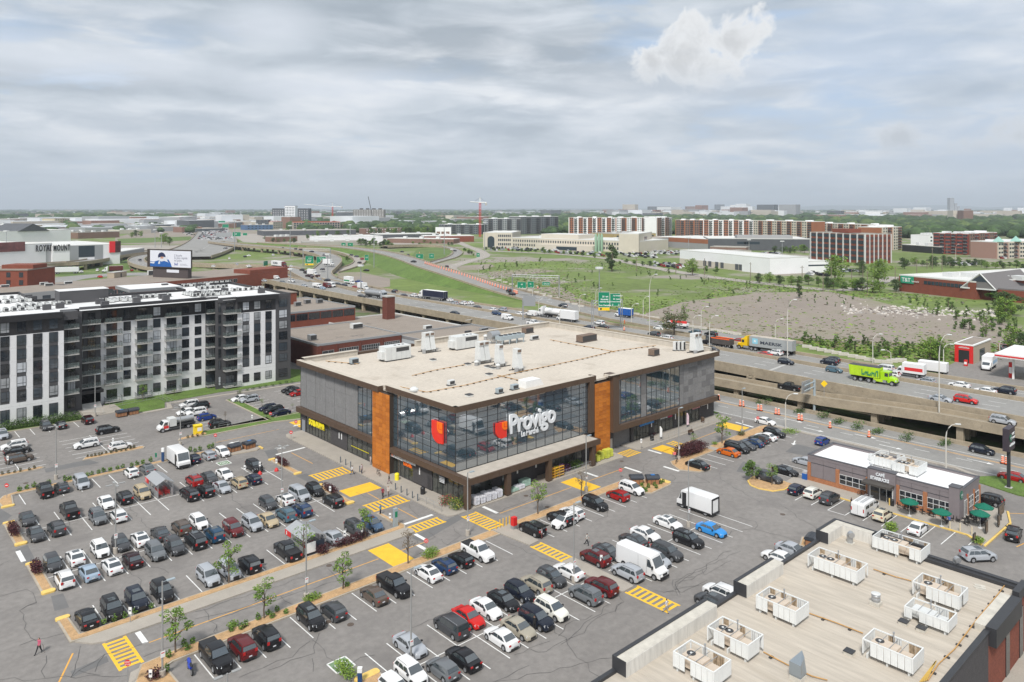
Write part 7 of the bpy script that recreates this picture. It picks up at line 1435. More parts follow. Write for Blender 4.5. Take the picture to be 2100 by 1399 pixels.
bush(*G(1466,913),.6,.5,.5,YG_,'small round shrub in the far mulch strip',250,.1);bush(*G(1520,894),1.0,.7,.8,[LD[2],LP[1],LG[1]],'purplish round shrub in the far mulch strip',400,.1);bush(43.6,-58.2,1.0,.7,.6,YG_,'low green plants at the drive-through corner of the coffee shop',500,.1);bush(*G(1620,888),2.2,1.4,.5,YG_,'low green ground cover on the kerbed corner by the exit',500,.12);bush(26.6,-59.5,2.0,1.6,2.2,YG_,'round green shrub behind the east edge of the foreground roof',900,.14,z=0)
bush(*G(1828,1091),1.0,.8,1.2,YG_,'green shrub just beyond the farthest screened rooftop unit',600,.12);bush(18.5,-77,2.6,2.2,5.2,YG_,'bright young tree crown at the bottom right corner',2600,.14)
TUF=[leaves([(0,0,.38,.3,.3,.38)],90,.12,60+i,m_)for i,m_ in enu(([LG[1],LD[1],LG[0]],[LB[0],LD[2],LB[2]]))]
def tufts(pts,mi,label,group,s=1.0):
 for i,(px,py)in enu(pts):
  o=ob('grass_tuft',TUF[mi],None,(*G(px,py,.1),.12),i*1.3);o.scale=(s,s,s*rs.uniform(.8,1.2));tag(o,label,'ornamental grass',group)
tufts([(40,1008),(55,1004),(70,1001),(100,995),(133,987),(143,985),(178,978),(188,975),(202,972),(212,968),(226,967),(241,963),(252,960),(270,957),(281,955),(293,952),(309,948),(390,926),(400,927),(410,924),(428,920),(436,918)],0,'green ornamental grass tuft in the mulch strip above the first parking row','grass tufts above the first parking row',1.15)
tufts([(180,938),(188,937),(195,936),(203,935),(209,933),(218,931),(228,930),(238,928),(248,926),(258,925),(268,922),(275,920),(4,974),(17,972),(30,970),(42,968),(60,965),(70,962),(385,899),(395,897),(405,895),(415,892)],1,'withered grass tuft on the small kerbed island of the upper lot','withered tufts on the upper islands',.8)
tufts([(1316,997),(1330,1001),(1342,997),(1355,993),(1320,1005),(1325,1009),(1346,1002),(1360,990),(277,1258),(255,1268),(213,1279),(234,1275),(311,1248),(377,1326),(384,1334),(395,1320),(346,1350),(342,1378),(568,1254),(558,1268),(586,1259),(550,1262),(504,1286),(529,1272),(712,1203),(474,1296),(495,1292)],0,'small green grass tuft in a mulch bed among the parked cars','small tufts in the mulch beds',.95)
SHAD=[LD[0],LD[1],LG[1]]
for i in rg(26):px=2+i*6.3;bush(*G(px,884-px*.145+1),.9,.8,1.3+.4*(i%3),SHAD,'feathery green shrub in the bed along the apartment wall',260,.12,group='shrubs along the apartment wall')
for i,(px,py)in enu(((490,808),(507,803),(520,800),(532,798),(560,793),(575,790),(587,787),(545,795),(600,786))):bush(*G(px,py),.5,.5,.6,SHAD,'tiny shrub on the path edge below the apartment end',80,.1,group='tiny shrubs below the apartment end')
for i,(px,py)in enu(((1640,846),(1690,858),(1720,868),(1760,880),(1800,888),(1860,903),(1560,826),(1580,829),(1940,912))):bush(*G(px,py),2.4,1.0,.9+.8*(i%2),SHAD,'weedy green growth under the off-ramp edge',260,.16,z=0,group='weeds under the off-ramp')
r_=np.random.RandomState(3);b=MB()
for i in rg(420):
 px,py=r_.uniform(1725,2040),0;base=634+(px-1725)*.035;py=base+r_.normal()*6;x,y=G(px,py,5.05);s=r_.uniform(.2,1.1);a=r_.uniform(0,3);c,q=cos(a)*s,sin(a)*s;h=r_.uniform(.1,.7)
 b.v+=[(x-c,y-q,5),(x+q,y-c,5),(x+c*.7,y+q,5),(x-q,y+c,5),(x+q*.3,y,5.05+h)];k=len(b.v)-5;mi=int(r_.choice(3,p=[.5,.3,.2]));b.f+=[(k,k+1,k+4),(k+1,k+2,k+4),(k+2,k+3,k+4),(k+3,k,k+4)];b.m+=[mi]*4
tag(ob('rubble',b.mesh('rubble',[mat('pale_rubble',(.5,.46,.42),.9),mat('grey_rubble',(.3,.28,.26),.9),mat('dark_rubble',(.12,.10,.09),.9)])),'strip of pale rubble and debris across the bare ground','rubble',kind='stuff')
BARE=[(1290,652),(1400,620),(1560,600),(1700,598),(1800,618),(2010,652),(2100,672),(2110,705),(1900,706),(1560,690)]
def scatter_weeds(name,poly,n,s,z,mats,label,seed,dens_pow=1.0):
 r=np.random.RandomState(seed);xs=[p[0]for p in poly];ys=[p[1]for p in poly];pts=[]
 while len(pts)<n:
  px,py=r.uniform(min(xs),max(xs)),r.uniform(min(ys),max(ys))
  if inpoly(px,py,poly)and(r.rand()<.12 or not inpoly(px,py,BARE)):
   x,y=G(px,py,z)
   if sin(x*.043+1.3*sin(y*.021))+sin(y*.037+2*sin(x*.017))+r.normal()*.5>-.1:pts.append((x,y,r.uniform(.5,1.5)*s))
 P_=np.array(pts);n=len(P_);a=r.uniform(0,6.28,n);w_=P_[:,2]*r.uniform(.8,1.8,n);h=P_[:,2]*r.uniform(.3,.8,n);V_=np.zeros((n,4,3));ca,sa=np.cos(a)*w_,np.sin(a)*w_
 V_[:,0]=np.stack([P_[:,0]-ca,P_[:,1]-sa,np.full(n,z)],1);V_[:,1]=np.stack([P_[:,0]+ca,P_[:,1]+sa,np.full(n,z)],1);V_[:,2]=np.stack([P_[:,0]+ca*.6+sa*.3,P_[:,1]+sa*.6,z+h],1);V_[:,3]=np.stack([P_[:,0]-ca*.7+sa*.3,P_[:,1]-sa*.7,z+h*.8],1)
 me=bpy.data.meshes.new(name);me.vertices.add(4*n);me.vertices.foreach_set('co',V_.ravel());me.loops.add(4*n);me.loops.foreach_set('vertex_index',np.arange(4*n));me.polygons.add(n);me.polygons.foreach_set('loop_start',np.arange(0,4*n,4));me.polygons.foreach_set('loop_total',np.full(n,4))
 for m in mats:me.materials.append(m)
 me.polygons.foreach_set('material_index',r.choice(len(mats),n).astype(np.int32));me.update(calc_edges=True);tag(ob(name,me),label,'weeds',kind='stuff')
scatter_weeds('meadow_weeds',[(940,533),(1240,525),(1300,545),(1700,595),(1850,600),(2100,630),(2100,735),(1900,745),(1650,712),(1290,652),(1180,622),(1010,575)],11000,.38,5.02,[LG[1],LD[2],LG[0],LB[2],LG[2]],'low weeds and grasses covering the rough ground',9)
ico=bmesh.new();bmesh.ops.create_icosphere(ico,subdivisions=1,radius=1.0);IV1=np.array([v.co[:]for v in ico.verts]);IF1=np.array([[v.index for v in f.verts]for f in ico.faces]);ico.free()
ico=bmesh.new();bmesh.ops.create_icosphere(ico,subdivisions=2,radius=1.0);IV2=np.array([v.co[:]for v in ico.verts]);IF2=np.array([[v.index for v in f.verts]for f in ico.faces]);ico.free()
def forest(name,spec,mats,label,seed):
 r=np.random.RandomState(seed);VV,FF,MM=[],[],[];off=0
 for(n,px0,px1,d0,d1,h0,h1,fine)in spec:
  IV,IF=(IV2,IF2)if fine else(IV1,IF1)
  px=r.uniform(px0,px1,n);d=1/(1/d0+(1/d1-1/d0)*r.rand(n));a=(px-1050)/FPX*d;X_=CAMX+a*cos(TH)+d*sin(TH);Y_=CAMY-a*sin(TH)+d*cos(TH);h=r.uniform(h0,h1,n)*np.clip(1+.12*r.normal(size=n),.6,1.5);w_=h*r.uniform(.5,.85,n)*(1+d/6000.)
  jit=1+r.uniform(-.22,.22,(n,len(IV),1));P_=IV[None]*jit;P_=P_*np.stack([w_,w_,h*.55],1)[:,None,:];P_+=np.stack([X_,Y_,5+h*.5],1)[:,None,:]
  VV.append(P_.reshape(-1,3));F_=(IF[None]+(np.arange(n)*len(IV))[:,None,None]).reshape(-1,3)+off;FF.append(F_);off+=n*len(IV);tone=r.choice(len(mats),n,p=[.5,.35,.15]);MM.append((np.repeat(tone,len(IF))if True else 0))
 V_=np.concatenate(VV);F_=np.concatenate(FF);M_=np.concatenate(MM);n=len(F_);me=bpy.data.meshes.new(name);me.vertices.add(len(V_));me.vertices.foreach_set('co',V_.ravel());me.loops.add(3*n);me.loops.foreach_set('vertex_index',F_.ravel());me.polygons.add(n);me.polygons.foreach_set('loop_start',np.arange(0,3*n,3));me.polygons.foreach_set('loop_total',np.full(n,3))
 for m in mats:me.materials.append(m)
 me.polygons.foreach_set('material_index',M_.astype(np.int32));me.update(calc_edges=True);tag(ob(name,me),label,'wood',kind='stuff')
FM=[mat('far_foliage_dark',(.032,.062,.02),.9,var=.3,vs=.12,var2=.4,vs2=.5),mat('far_foliage_mid',(.048,.088,.026),.9,var=.3,vs=.12,var2=.4,vs2=.5),mat('far_foliage_light',(.085,.125,.035),.9,var=.3,vs=.12,var2=.4,vs2=.5)]
forest('tree_belt',[(1300,1000,2250,1500,3300,11,17,True),(900,1020,2250,3300,7500,12,18,False),(420,1800,2250,1000,1600,11,16,True),(260,1100,1500,1150,1500,9,14,True)],FM,'broad dark-green belt of trees beyond the apartment rows',2)
forest('tree_belt',[(520,600,1010,1250,3000,10,15,True),(420,480,1010,3000,8000,12,18,False)],FM,'tree-covered suburb behind the towers and the cranes',3)
forest('tree_belt',[(420,-100,400,2100,3600,12,18,True),(360,-100,470,3600,9000,12,20,False),(60,-80,400,1200,2000,8,13,True)],FM,'band of trees beyond the sheds on the left',4)
forest('far_wood',[(1500,-150,2250,8000,24000,14,24,False)],[FM[0],FM[0],FM[1]],'bluish far woods and groves at the horizon',5)

# ---- vehicles
PAINT=mat('car_paint',(.5,.5,.5),.3,objcol=True,coat=.25,ior=1.33);CG=mat('car_glass',(.035,.045,.05),.04,ior=2.4);TYRE=mat('tyre_rubber',(.018,.018,.019),.85);RIM=mat('alloy_rim',(.42,.43,.45),.35,.6);TRIM=mat('black_trim',(.022,.022,.024),.55);HL=mat('headlight_glass',(.62,.65,.68),.12,coat=.5);TL=mat('tail_light',(.45,.012,.012),.2,coat=.5);PLATE=mat('licence_plate',(.65,.66,.70),.5)
CH={}
def prof(tab,x):
 for i in rg(len(tab)-1):
  if x<=tab[i+1][0]:t_=(x-tab[i][0])/max(1e-6,tab[i+1][0]-tab[i][0]);return tab[i][1]+(tab[i+1][1]-tab[i][1])*t_
 return tab[-1][1]
def loft_body(L,W,top,wid,bot,wheels,wr,crown=.03,name='body',m_=None):
 xs=set([-L/2,-L/2+.06,-L/2+.2,L/2-.2,L/2-.06,L/2]+[t_[0]for t_ in top])
 ra_=wr+.06
 for wx in wheels:
  for k in rg(9):xs.add(round(wx+ra_*cos(pi*k/8),3))
 x=-L/2
 while x<L/2:xs.add(round(x,2));x+=.45
 xs=sorted(v for v in xs if-L/2-1e-6<=v<=L/2+1e-6);q=[xs[0]]
 for v in xs[1:]:
  if v-q[-1]>.025:q.append(v)
 xs=q;b=MB();n=12
 for x in xs:
  h=prof(top,x);w_=prof(wid,x);z0=bot+(.12 if abs(x)>L/2-.1 else 0)
  for wx in wheels:
   if abs(x-wx)<ra_:z0=max(z0,wr+math.sqrt(max(0,ra_**2-(x-wx)**2)))
  z0=min(z0,h-.2);zm=z0+(h-z0)*.55
  half=[(0,z0),(w_*.8,z0),(w_-.01,z0+.02),(w_,zm),(w_-.03,h-.10),(w_-.10,h-.015),(0,h+crown)]
  ring=[(y,z)for y,z in half]+[(-y,z)for y,z in half[-2:0:-1]]
  b.v+=[(x,y,z)for y,z in ring]
 k=len(ring)
 for i in rg(len(xs)-1):
  for j in rg(k):b.f.append((i*k+j,i*k+(j+1)%k,(i+1)*k+(j+1)%k,(i+1)*k+j));b.m.append(0)
 b.f.append(tuple(rg(k))[::-1]);b.f.append(tuple((len(xs)-1)*k+j for j in rg(k)));b.m+=[0,0]
 return b
def cabin(b,xr0,xr1,xf1,xf0,zb,zt,wb,wt):
 "greenhouse: rear base, rear top, front top, front base"
 n=len(b.v);rows=[(xr0,zb,wb),(xr1,zt-.05,wt),((xr1*.6+xf1*.4),zt,wt+.01),(xf1,zt-.05,wt),(xf0,zb,wb)]
 mid=[(xr0,zb),(xr1,zt-.02),(xr1*.6+xf1*.4,zt+.02),(xf1,zt-.02),(xf0,zb)]
 L_=[(x,-w_,z)for x,z,w_ in rows];R_=[(x,w_,z)for x,z,w_ in rows];Li=[(x,-w_+.14,z+(.035 if 0<i<4 else.02))for i,(x,z,w_)in enu(rows)];Ri=[(x,w_-.14,z+(.035 if 0<i<4 else.02))for i,(x,z,w_)in enu(rows)]
 b.v+=L_+Li+Ri+R_
 for i in rg(4):
  for j in rg(3):a=n+j*5+i;b.f.append((a,a+1,a+6,a+5));b.m.append(0)
 b.f.append(tuple(n+i for i in rg(5)));b.f.append(tuple(n+15+i for i in rg(4,-1,-1)));b.m+=[0,0]
def panel(pts,off=.015,shrink=.0):
 b=MB();P_=[Vector(p)for p in pts];c=sum(P_,Vector())/len(P_);n=(P_[1]-P_[0]).cross(P_[2]-P_[0]).normalized()
 if n.dot(c-Vector((0,0,.6)))<0:n=-n
 Q=[p.lerp(c,shrink)+n*off for p in P_];b.v=[tuple(q)for q in Q];b.f=[tuple(rg(len(Q)))];b.m=[0]
 return b,n
def pmesh(name,pts,m_,shrink=0.0,off=.015):
 b,n=panel(pts,off,shrink);me=b.mesh(name,m_,fixn=False)
 if me.polygons[0].normal.dot(n)<0:me.flip_normals()
 return me
def wheelmesh(r,w_):
 k=16;b=MB();b.v=[]
 prof_=[(0,w_/2-.02),(r*.62,w_/2-.02),(r*.66,w_/2),(r*.95,w_/2),(r,w_/2-.03),(r,-w_/2+.03),(r*.95,-w_/2),(0,-w_/2)]
 for j in rg(k):
  a=2*pi*j/k
  for rr,yy in prof_:b.v.append((rr*cos(a),yy,rr*sin(a)))
 m=len(prof_)
 for j in rg(k):
  for i in rg(1,m-1):b.f.append((j*m+i,j*m+i+1,((j+1)%k)*m+i+1,((j+1)%k)*m+i));b.m.append(0)
 t_=b.mesh('wheel',TYRE);b=MB();k=10
 b.prism([(0,0)]*0 or[(r*.64*cos(2*pi*j/k),r*.64*sin(2*pi*j/k))for j in rg(k)],0,.02);b.v=[(x,w_/2-.015+z,y)for x,y,z in b.v]
 for j in rg(5):a=2*pi*j/5;
 return t_,b.mesh('rim',RIM)
SPEC=dict(sedan=dict(L=4.7,W=1.83,H=1.44,belt=.93,r=.33,top=[(-2.35,.70),(-2.25,.93),(-1.75,.97),(-1.0,.95),(.95,.95),(1.5,.90),(2.1,.78),(2.28,.66),(2.35,.5)],cab=(-1.80,-1.0,.30,1.10),win=(.8,.62)),hatch=dict(L=4.2,W=1.79,H=1.50,belt=.96,r=.33,top=[(-2.1,.62),(-2.02,.95),(-1.6,.98),(.95,.98),(1.4,.93),(1.9,.78),(2.05,.66),(2.1,.5)],cab=(-2.02,-1.6,.25,1.08),win=(.8,.62)),suvs=dict(L=4.35,W=1.83,H=1.60,belt=1.02,r=.35,top=[(-2.17,.62),(-2.1,1.0),(-1.6,1.04),(.95,1.04),(1.45,1.0),(1.95,.88),(2.12,.74),(2.17,.5)],cab=(-2.08,-1.65,.30,1.08),win=(.82,.64)),suv=dict(L=4.65,W=1.88,H=1.69,belt=1.08,r=.37,top=[(-2.32,.65),(-2.25,1.06),(-1.7,1.1),(1.0,1.1),(1.55,1.06),(2.1,.94),(2.27,.8),(2.32,.55)],cab=(-2.24,-1.85,.38,1.15),win=(.84,.68)),minivan=dict(L=5.1,W=1.98,H=1.76,belt=1.05,r=.35,top=[(-2.55,.65),(-2.5,1.02),(-1.9,1.06),(1.4,1.06),(1.85,1.0),(2.35,.85),(2.5,.72),(2.55,.5)],cab=(-2.48,-2.2,.75,1.62),win=(.89,.72)),pickup=dict(L=5.85,W=2.0,H=1.90,belt=1.22,r=.40,top=[(-2.92,1.0),(-2.9,1.24),(-.85,1.24),(1.2,1.22),(1.7,1.2),(2.6,1.12),(2.85,1.0),(2.92,.6)],cab=(-.95,-.75,.75,1.38),win=(.9,.74)))
def carparts(t):
 if t in CH:return CH[t]
 s=SPEC[t];L,W,H,r=s['L'],s['W'],s['H'],s['r'];hw=W/2;wb=L*.595;wx=(-wb/2-.03*L*0-.05,wb/2+.02)
 wid=[(-L/2,hw*.80),(-L/2+.12,hw*.92),(-L/2+.5,hw*.985),(-.5,hw),(L/2-.9,hw*.985),(L/2-.35,hw*.9),(L/2-.08,hw*.74),(L/2,hw*.62)]
 b=loft_body(L,W,s['top'],wid,.20+(.06 if t in('suv','pickup','suvs')else 0),wx,r)
 x0,x1,x2,x3=s['cab'];zb=s['belt']-.0;wb_,wt_=s['win'];wb_=hw*.93;wt_=hw*.76
 cabin(b,x0,x1,x2,x3,zb-.03,H,wb_,wt_);me=b.mesh('body',PAINT,smooth=38)
 parts=[('body',me,None)]
 zt=H-.10;f=lambda x_b,x_t,z:x_b+(x_t-x_b)*(z-zb)/(H-.05-zb);wy=lambda z:wb_+(wt_-wb_)*(z-zb)/(H-.05-zb)
 za,zc=zb+.03,H-.11
 parts.append(('windshield',pmesh('windshield',[(f(x3,x2,za),-wy(za)+.07,za),(f(x3,x2,za),wy(za)-.07,za),(f(x3,x2,zc),wy(zc)-.06,zc),(f(x3,x2,zc),-wy(zc)+.06,zc)],CG,off=.045),None))
 zr_=zb+(.06 if t in('sedan','pickup')else.12)
 parts.append(('rear_window',pmesh('rear_window',[(f(x0,x1,zr_),wy(zr_)-.10,zr_),(f(x0,x1,zr_),-wy(zr_)+.10,zr_),(f(x0,x1,zc),-wy(zc)+.08,zc),(f(x0,x1,zc),wy(zc)-.08,zc)],CG,off=.045),None))
 zc2=H-.13;nsp={'sedan':2,'hatch':2,'pickup':2}.get(t,3)
 xa,xb=lambda z:f(x0,x1,z)+.16,lambda z:f(x3,x2,z)-.13
 cuts=[0,.5,1.0]if nsp==2 else[0,.27,.62,1.0]
 for sgn in(-1,1):
  for i in rg(nsp):
   q=[]
   for(z,tt)in((za+.02,cuts[i]),(za+.02,cuts[i+1]),(zc2,cuts[i+1]),(zc2,cuts[i])):
    x=xa(z)+(xb(z)-xa(z))*tt+(.025 if tt==cuts[i]else-.025);q.append((x,sgn*wy(z),z))
   parts.append(('side_window',pmesh('side_window',q,CG,off=.012),None))
 hw_f=prof(wid,L/2-.2);tz=prof(s['top'],L/2-.2)
 for sgn in(-1,1):
  tn=prof(s['top'],L/2-.07);b=MB();b.v=[(L/2+.01,sgn*hw*.46,tn-.15),(L/2-.24,sgn*(prof(wid,L/2-.24)+.012),tn-.13),(L/2-.34,sgn*(prof(wid,L/2-.34)+.006),tz-.05),(L/2-.10,sgn*hw*.46,tn+.05)];b.f=[(0,1,2,3)];parts.append(('headlight',b.mesh('headlight',HL),None))
  rw=prof(wid,-L/2+.05);rz_=.62 if t=='pickup' else zb-.32;rh=.3 if t in('pickup','suv','minivan')else.15
  b=MB();b.box(-L/2-.012,sgn*(rw-.26),rz_+.14,-L/2+.08,sgn*(rw+.008),rz_+.14+rh);parts.append(('tail_light',b.mesh('tail_light',TL),None))
  b=MB();b.box(x3-.42,sgn*(hw*.95),zb+.02,x3-.22,sgn*(hw+.16),zb+.16);parts.append(('wing_mirror',b.mesh('wing_mirror',TRIM),None))
  if t in('suv','suvs','minivan'):b=MB();b.tube([(x1+.15,sgn*(wt_-.05),H-.02),(x1+.3,sgn*(wt_-.05),H+.05),(x2-.35,sgn*(wt_-.05),H+.05),(x2-.2,sgn*(wt_-.05),H-.02)],.022,4);parts.append(('roof_rail',b.mesh('roof_rail',TRIM if t!='minivan' else RIM),None))
 b=MB();b.box(L/2-.10,-hw*.42,.34,L/2+.012,hw*.42,.56 if t in('sedan','hatch')else.72);parts.append(('grille',b.mesh('grille',TRIM),None))
 b=MB();b.box(-L/2-.02,-hw*.62,.30,-L/2+.1,hw*.62,.46);parts.append(('rear_bumper_trim',b.mesh('rear_bumper_trim',TRIM),None))
 b=MB();b.box(-L/2-.03,-.17,.55 if t!='pickup' else.5,-L/2-.005,.17,.67 if t!='pickup' else.62);parts.append(('licence_plate',b.mesh('licence_plate',PLATE),None))
 if t in('suv','suvs','pickup'):
  for sgn in(-1,1):b=MB();b.box(wx[0]+r+.08,sgn*(hw-.04),.26,wx[1]-r-.08,sgn*(hw+.012),.40);parts.append(('sill_trim',b.mesh('sill_trim',TRIM),None))
 if t=='pickup':b=MB();b.box(-2.86,-.86,1.255,-1.0,.86,1.30);b.box(-2.0,-.87,1.30,-1.97,.87,1.31);parts.append(('bed_cover',b.mesh('bed_cover',TRIM),None))
 if t in('hatch','suvs','suv'):b=MB();b.box(x1-.12,-wt_+.05,H-.09,x1+.12,wt_-.05,H-.035);parts.append(('roof_spoiler',b.mesh('roof_spoiler',PAINT),None))
 tw,rm=wheelmesh(r,.23);pos=[(x,sg*(hw-.12),r)for x in wx for sg in(-1,1)]
 CH[t]=(parts,tw,rm,pos);return CH[t]
COLR=dict(black=(.012,.012,.014),dgrey=(.055,.057,.062),grey=(.14,.15,.16),silver=(.36,.38,.41),white=(.72,.72,.72),pearl=(.70,.69,.63),cream=(.62,.56,.42),beige=(.42,.34,.22),champagne=(.34,.31,.25),bronze=(.10,.075,.06),red=(.30,.012,.012),brightred=(.52,.015,.012),darkred=(.11,.012,.014),maroon=(.03,.006,.008),maroonb=(.025,.008,.010),blue=(.012,.04,.20),navy=(.010,.014,.035),navyb=(.02,.045,.11),navyk=(.012,.016,.028),blueg=(.012,.05,.10),bluem=(.07,.12,.20),steel=(.07,.13,.17),lblue=(.30,.38,.47),sky=(.03,.24,.60),orange=(.55,.12,.01),green=(.35,.62,.01),yellow=(.75,.48,.01))
NAMEC=dict(black='black',dgrey='dark grey',grey='mid grey',silver='silver',white='white',pearl='pearl white',cream='cream',beige='beige',champagne='champagne',bronze='brown-grey',red='red',brightred='bright red',darkred='dark red',maroon='blackish maroon',maroonb='maroon-black',blue='blue',navy='dark blue',navyb='deep blue',navyk='blue-black',blueg='teal-blue',bluem='blue-grey',steel='steel-blue',lblue='pale blue',sky='bright blue',orange='orange',green='lime green',yellow='yellow')
NAMET=dict(sedan='sedan',hatch='hatchback',suv='SUV',suvs='small SUV',minivan='minivan',pickup='pickup truck')
OBN=dict(sedan='sedan_car',hatch='hatchback_car',suv='suv_car',suvs='compact_suv_car',minivan='minivan_car',pickup='pickup_truck')
rc_=random.Random(99)
def car(t,color,x,y,ang,label,z=0.0,group=None,full=True):
 parts,tw,rm,pos=carparts(t);u=E(OBN[t],(x,y,z),ang,label,'pickup truck' if t=='pickup' else 'minivan' if t=='minivan' else 'car',group);u.scale=(.93,.92,.94);col=COLR[color];dark=rc_.random()<.2 and color not in('black','dgrey')
 for n_,me,_ in parts:
  if not full and n_ in('wing_mirror','licence_plate','sill_trim','rear_bumper_trim','roof_rail','roof_spoiler'):continue
  ob(n_,me,u,color=col)
 if full and t!='pickup' and rc_.random()<.3:s_=SPEC[t];sm=('roofglass',t);CH.setdefault(sm,0)or CH.__setitem__(sm,MB().box(s_['cab'][2]-1.0,-.42,s_['H'],s_['cab'][2]-.15,.42,s_['H']+.035).mesh('sunroof',CG));ob('sunroof',CH[sm],u)
 for(px,py,pz)in pos:
  w_=ob('wheel',tw,u,(px,py,pz),pi if py<0 else 0)
  if full:ob('rim',rm,w_)
 return u
HEAD=dict(B=90,F=-90,E=0,W=180,G=-38,H=8)
CARS='''5 890 suv silver F a
94 872 suv dgrey F a
124.5 869 sedan black B a
179 859.5 suv maroon B a
221 880 suv black E a
176.8 909 suv white W a
248 912.5 suvs white E a
28.5 912 suv white W a
36 921.5 sedan black E a
40 938 suv bronze E a
387.5 828 suv white W b
408 832 suv black W b
383 842 sedan white W b
402 844 suv white W b
424 853 hatch blue E b
451 867.5 suv black E b
493 815 sedan white W b
511 817.5 suv silver W b
549 834.5 hatch navy W b
561 840 suv black W b
575 844.5 sedan navy W b
595 797 sedan black W b
603 801 sedan black W b
612 804 sedan red W b
91 1002 pickup black B c
127 997 hatch dgrey B c
166 986 minivan silver F c
269 966 hatch white B c
301.5 958 sedan grey B c
397.5 939 hatch navy B c
427.5 931 hatch silver B c
456 924 hatch white F c
49.5 1048 sedan dgrey F d
142 1044 pickup black B d
199 1056 suv grey F e
218 1027 sedan white F d
254.5 1018 suv black B d
290.5 1007 suv beige F d
368 991 hatch black B e
397 983 suv red B d
389 1011 suv black B e
420 1003 suv black B e
429 976 sedan dgrey F d
462 970 sedan white F d
520 953 suv black F d
456 996 sedan silver F e
491 988 suvs beige B e
518 979 hatch navy B e
251.5 1071 suvs white B e
75 1093.5 sedan dgrey F e
117 1082 suv dgrey B e
286 1100 sedan white B f
247 1110 hatch dgrey F f
328 1089.5 sedan dgrey B f
372.5 1080 suv bronze B f
408 1068 suvs white F f
205 1122.5 suvs white F f
155 1140 sedan white B f
108 1151 hatch dgrey F f
132.5 1185 suv white B g
182 1169 sedan lblue B g
230 1157 sedan white B g
271.5 1143.5 sedan maroonb B g
317.5 1127 suv grey F g
358.5 1118 suv dgrey F g
400 1105 minivan black B g
435 1090 suv blueg B g
474 1078 suv darkred F g
515 1068.5 suv silver F g
551.5 1063.5 sedan beige F g
587 1053 suv steel B g
618 1046 suv navyb B g
549 1028 hatch dgrey F f
588 1023 hatch white B f
613 1010 minivan silver F f
644 1001 suvs black F f
682 1025 suv black B g
174 1268.5 sedan black B h
230 1246.5 suv black F h
278 1223.5 suv navyk F h
332 1209 suv black F h
425.5 1176 suv silver F h
472.5 1169 suv silver F h
514 1156 suv black B h
589 1127 pickup black B h
682.5 1097.5 sedan silver B h
729.5 1084 suv dgrey F h
766 1074.5 hatch bluem F h
441 1341 pickup black F i
491 1325.5 suv darkred B i
537 1305 suv black B i
632.5 1262 suv black F i
680 1251.5 hatch dgrey B i
765 1221 sedan bronze B i
809.5 1198 pickup black F i
875 1172.5 sedan white B i
903 1156 hatch navyb B i
942.5 1143.5 hatch black B i
978 1126.5 pickup white F i
790 1337.5 suvs white F k
837.5 1321.5 sedan silver F j
797 1395 hatch white F k
619 1398 sedan silver F k
903 1374 hatch grey B k
945 1350 sedan black B k
925.5 1285.5 minivan dgrey B j
954 1263.5 sedan brightred F j
991.5 1242 sedan white F j
1028 1227 sedan black F j
1059 1208 suvs navyk F j
1092 1192 suv champagne B j
1130 1181 suvs dgrey F j
1170 1169 sedan white B j
1019 1303.5 sedan white B k
1053 1285 sedan champagne F k
1096 1266 suv navyk F k
1122 1242 suv pearl F k
1200.5 1217.5 suv grey B k
1235 1200.5 suv darkred B k
1285 1170 suv silver B l
1220 1142 suv darkred B m
1245.5 1129 sedan dgrey F m
1300.5 1105.5 sedan dgrey B m
1324.5 1091.5 sedan white F m
1361 1146 hatch silver F l
1373 1129 suv dgrey F l
1408 1098 suv black F l
1459 1082 sedan sky F l
1368.5 1065.5 sedan white F m
1290.5 998 suv white F n
1271.5 1012 hatch red B n
1223 1029 suv black F n
1172 1047 suvs white B n
1149.5 1061 suv black B n
1089.5 1080.5 suv black B n
1196 1085.5 suv white W n
1432 951 sedan black B o
1492.5 924 sedan orange B o
1509 916 minivan black F o
1528 911 sedan dgrey F o
1547 906 sedan navyb B o
1552.5 898 suvs dgrey B o
1566 892 sedan white B o
1586 886 suv black F o
1578 978 suv dgrey F p
1612 963 sedan black F p
1650 943 sedan silver B p
1635 1000.5 hatch navy E q
1668.5 1008 suvs pearl E q
1702 1019 suv dgrey E q
1811 1053 suvs cream E q
1883 1079 sedan white E q
2007 1135.5 suv silver G q
2078.5 1091 suv black H q
2025 1022 suv black B q
1687 902 hatch blue E q
2014 921 suvs navyk F r
2077 975 sedan red B r
1570 862 sedan white F r
1596 1139 sedan white B s
1626 1124 sedan silver F s
1459 1230 suvs dgrey B s
1478 1212 suv white B s'''
rows={}
for l in CARS.split('\n'):
 q=l.split()
 if len(q)<6:continue
 z0=.8;x,y=G(float(q[0]),float(q[1]),z0);rows.setdefault(q[5],[]).append([x,y,q[2],q[3],q[4]])
ROWT=dict(c='top row of the left lot',d='second row of the left lot',e='third row of the left lot',f='fourth row of the left lot',g='fifth row of the left lot',h='row along the sidewalk strip',i='row below the drive lane',j='bottom-centre double row, far side',k='bottom-centre double row, near side',l='near row beyond the walkway',m='far row beyond the walkway',n='row facing the canopy strip',o='far row by the service road',p='row by the yellow-kerbed island',q='by the coffee shop',r='on the service road',s='close behind the foreground roof',a='upper left lot',b='upper lot beside the grass strip')
SNAPY=dict(c=46.2,d=34.8,e=29.2,f=17.8,g=12.1,h=.9,i=-15.9,j=-27.1,k=-32.4,l=-32.4,m=-27.1,n=-15.6,o=-15.9,p=-27.7)
used={}
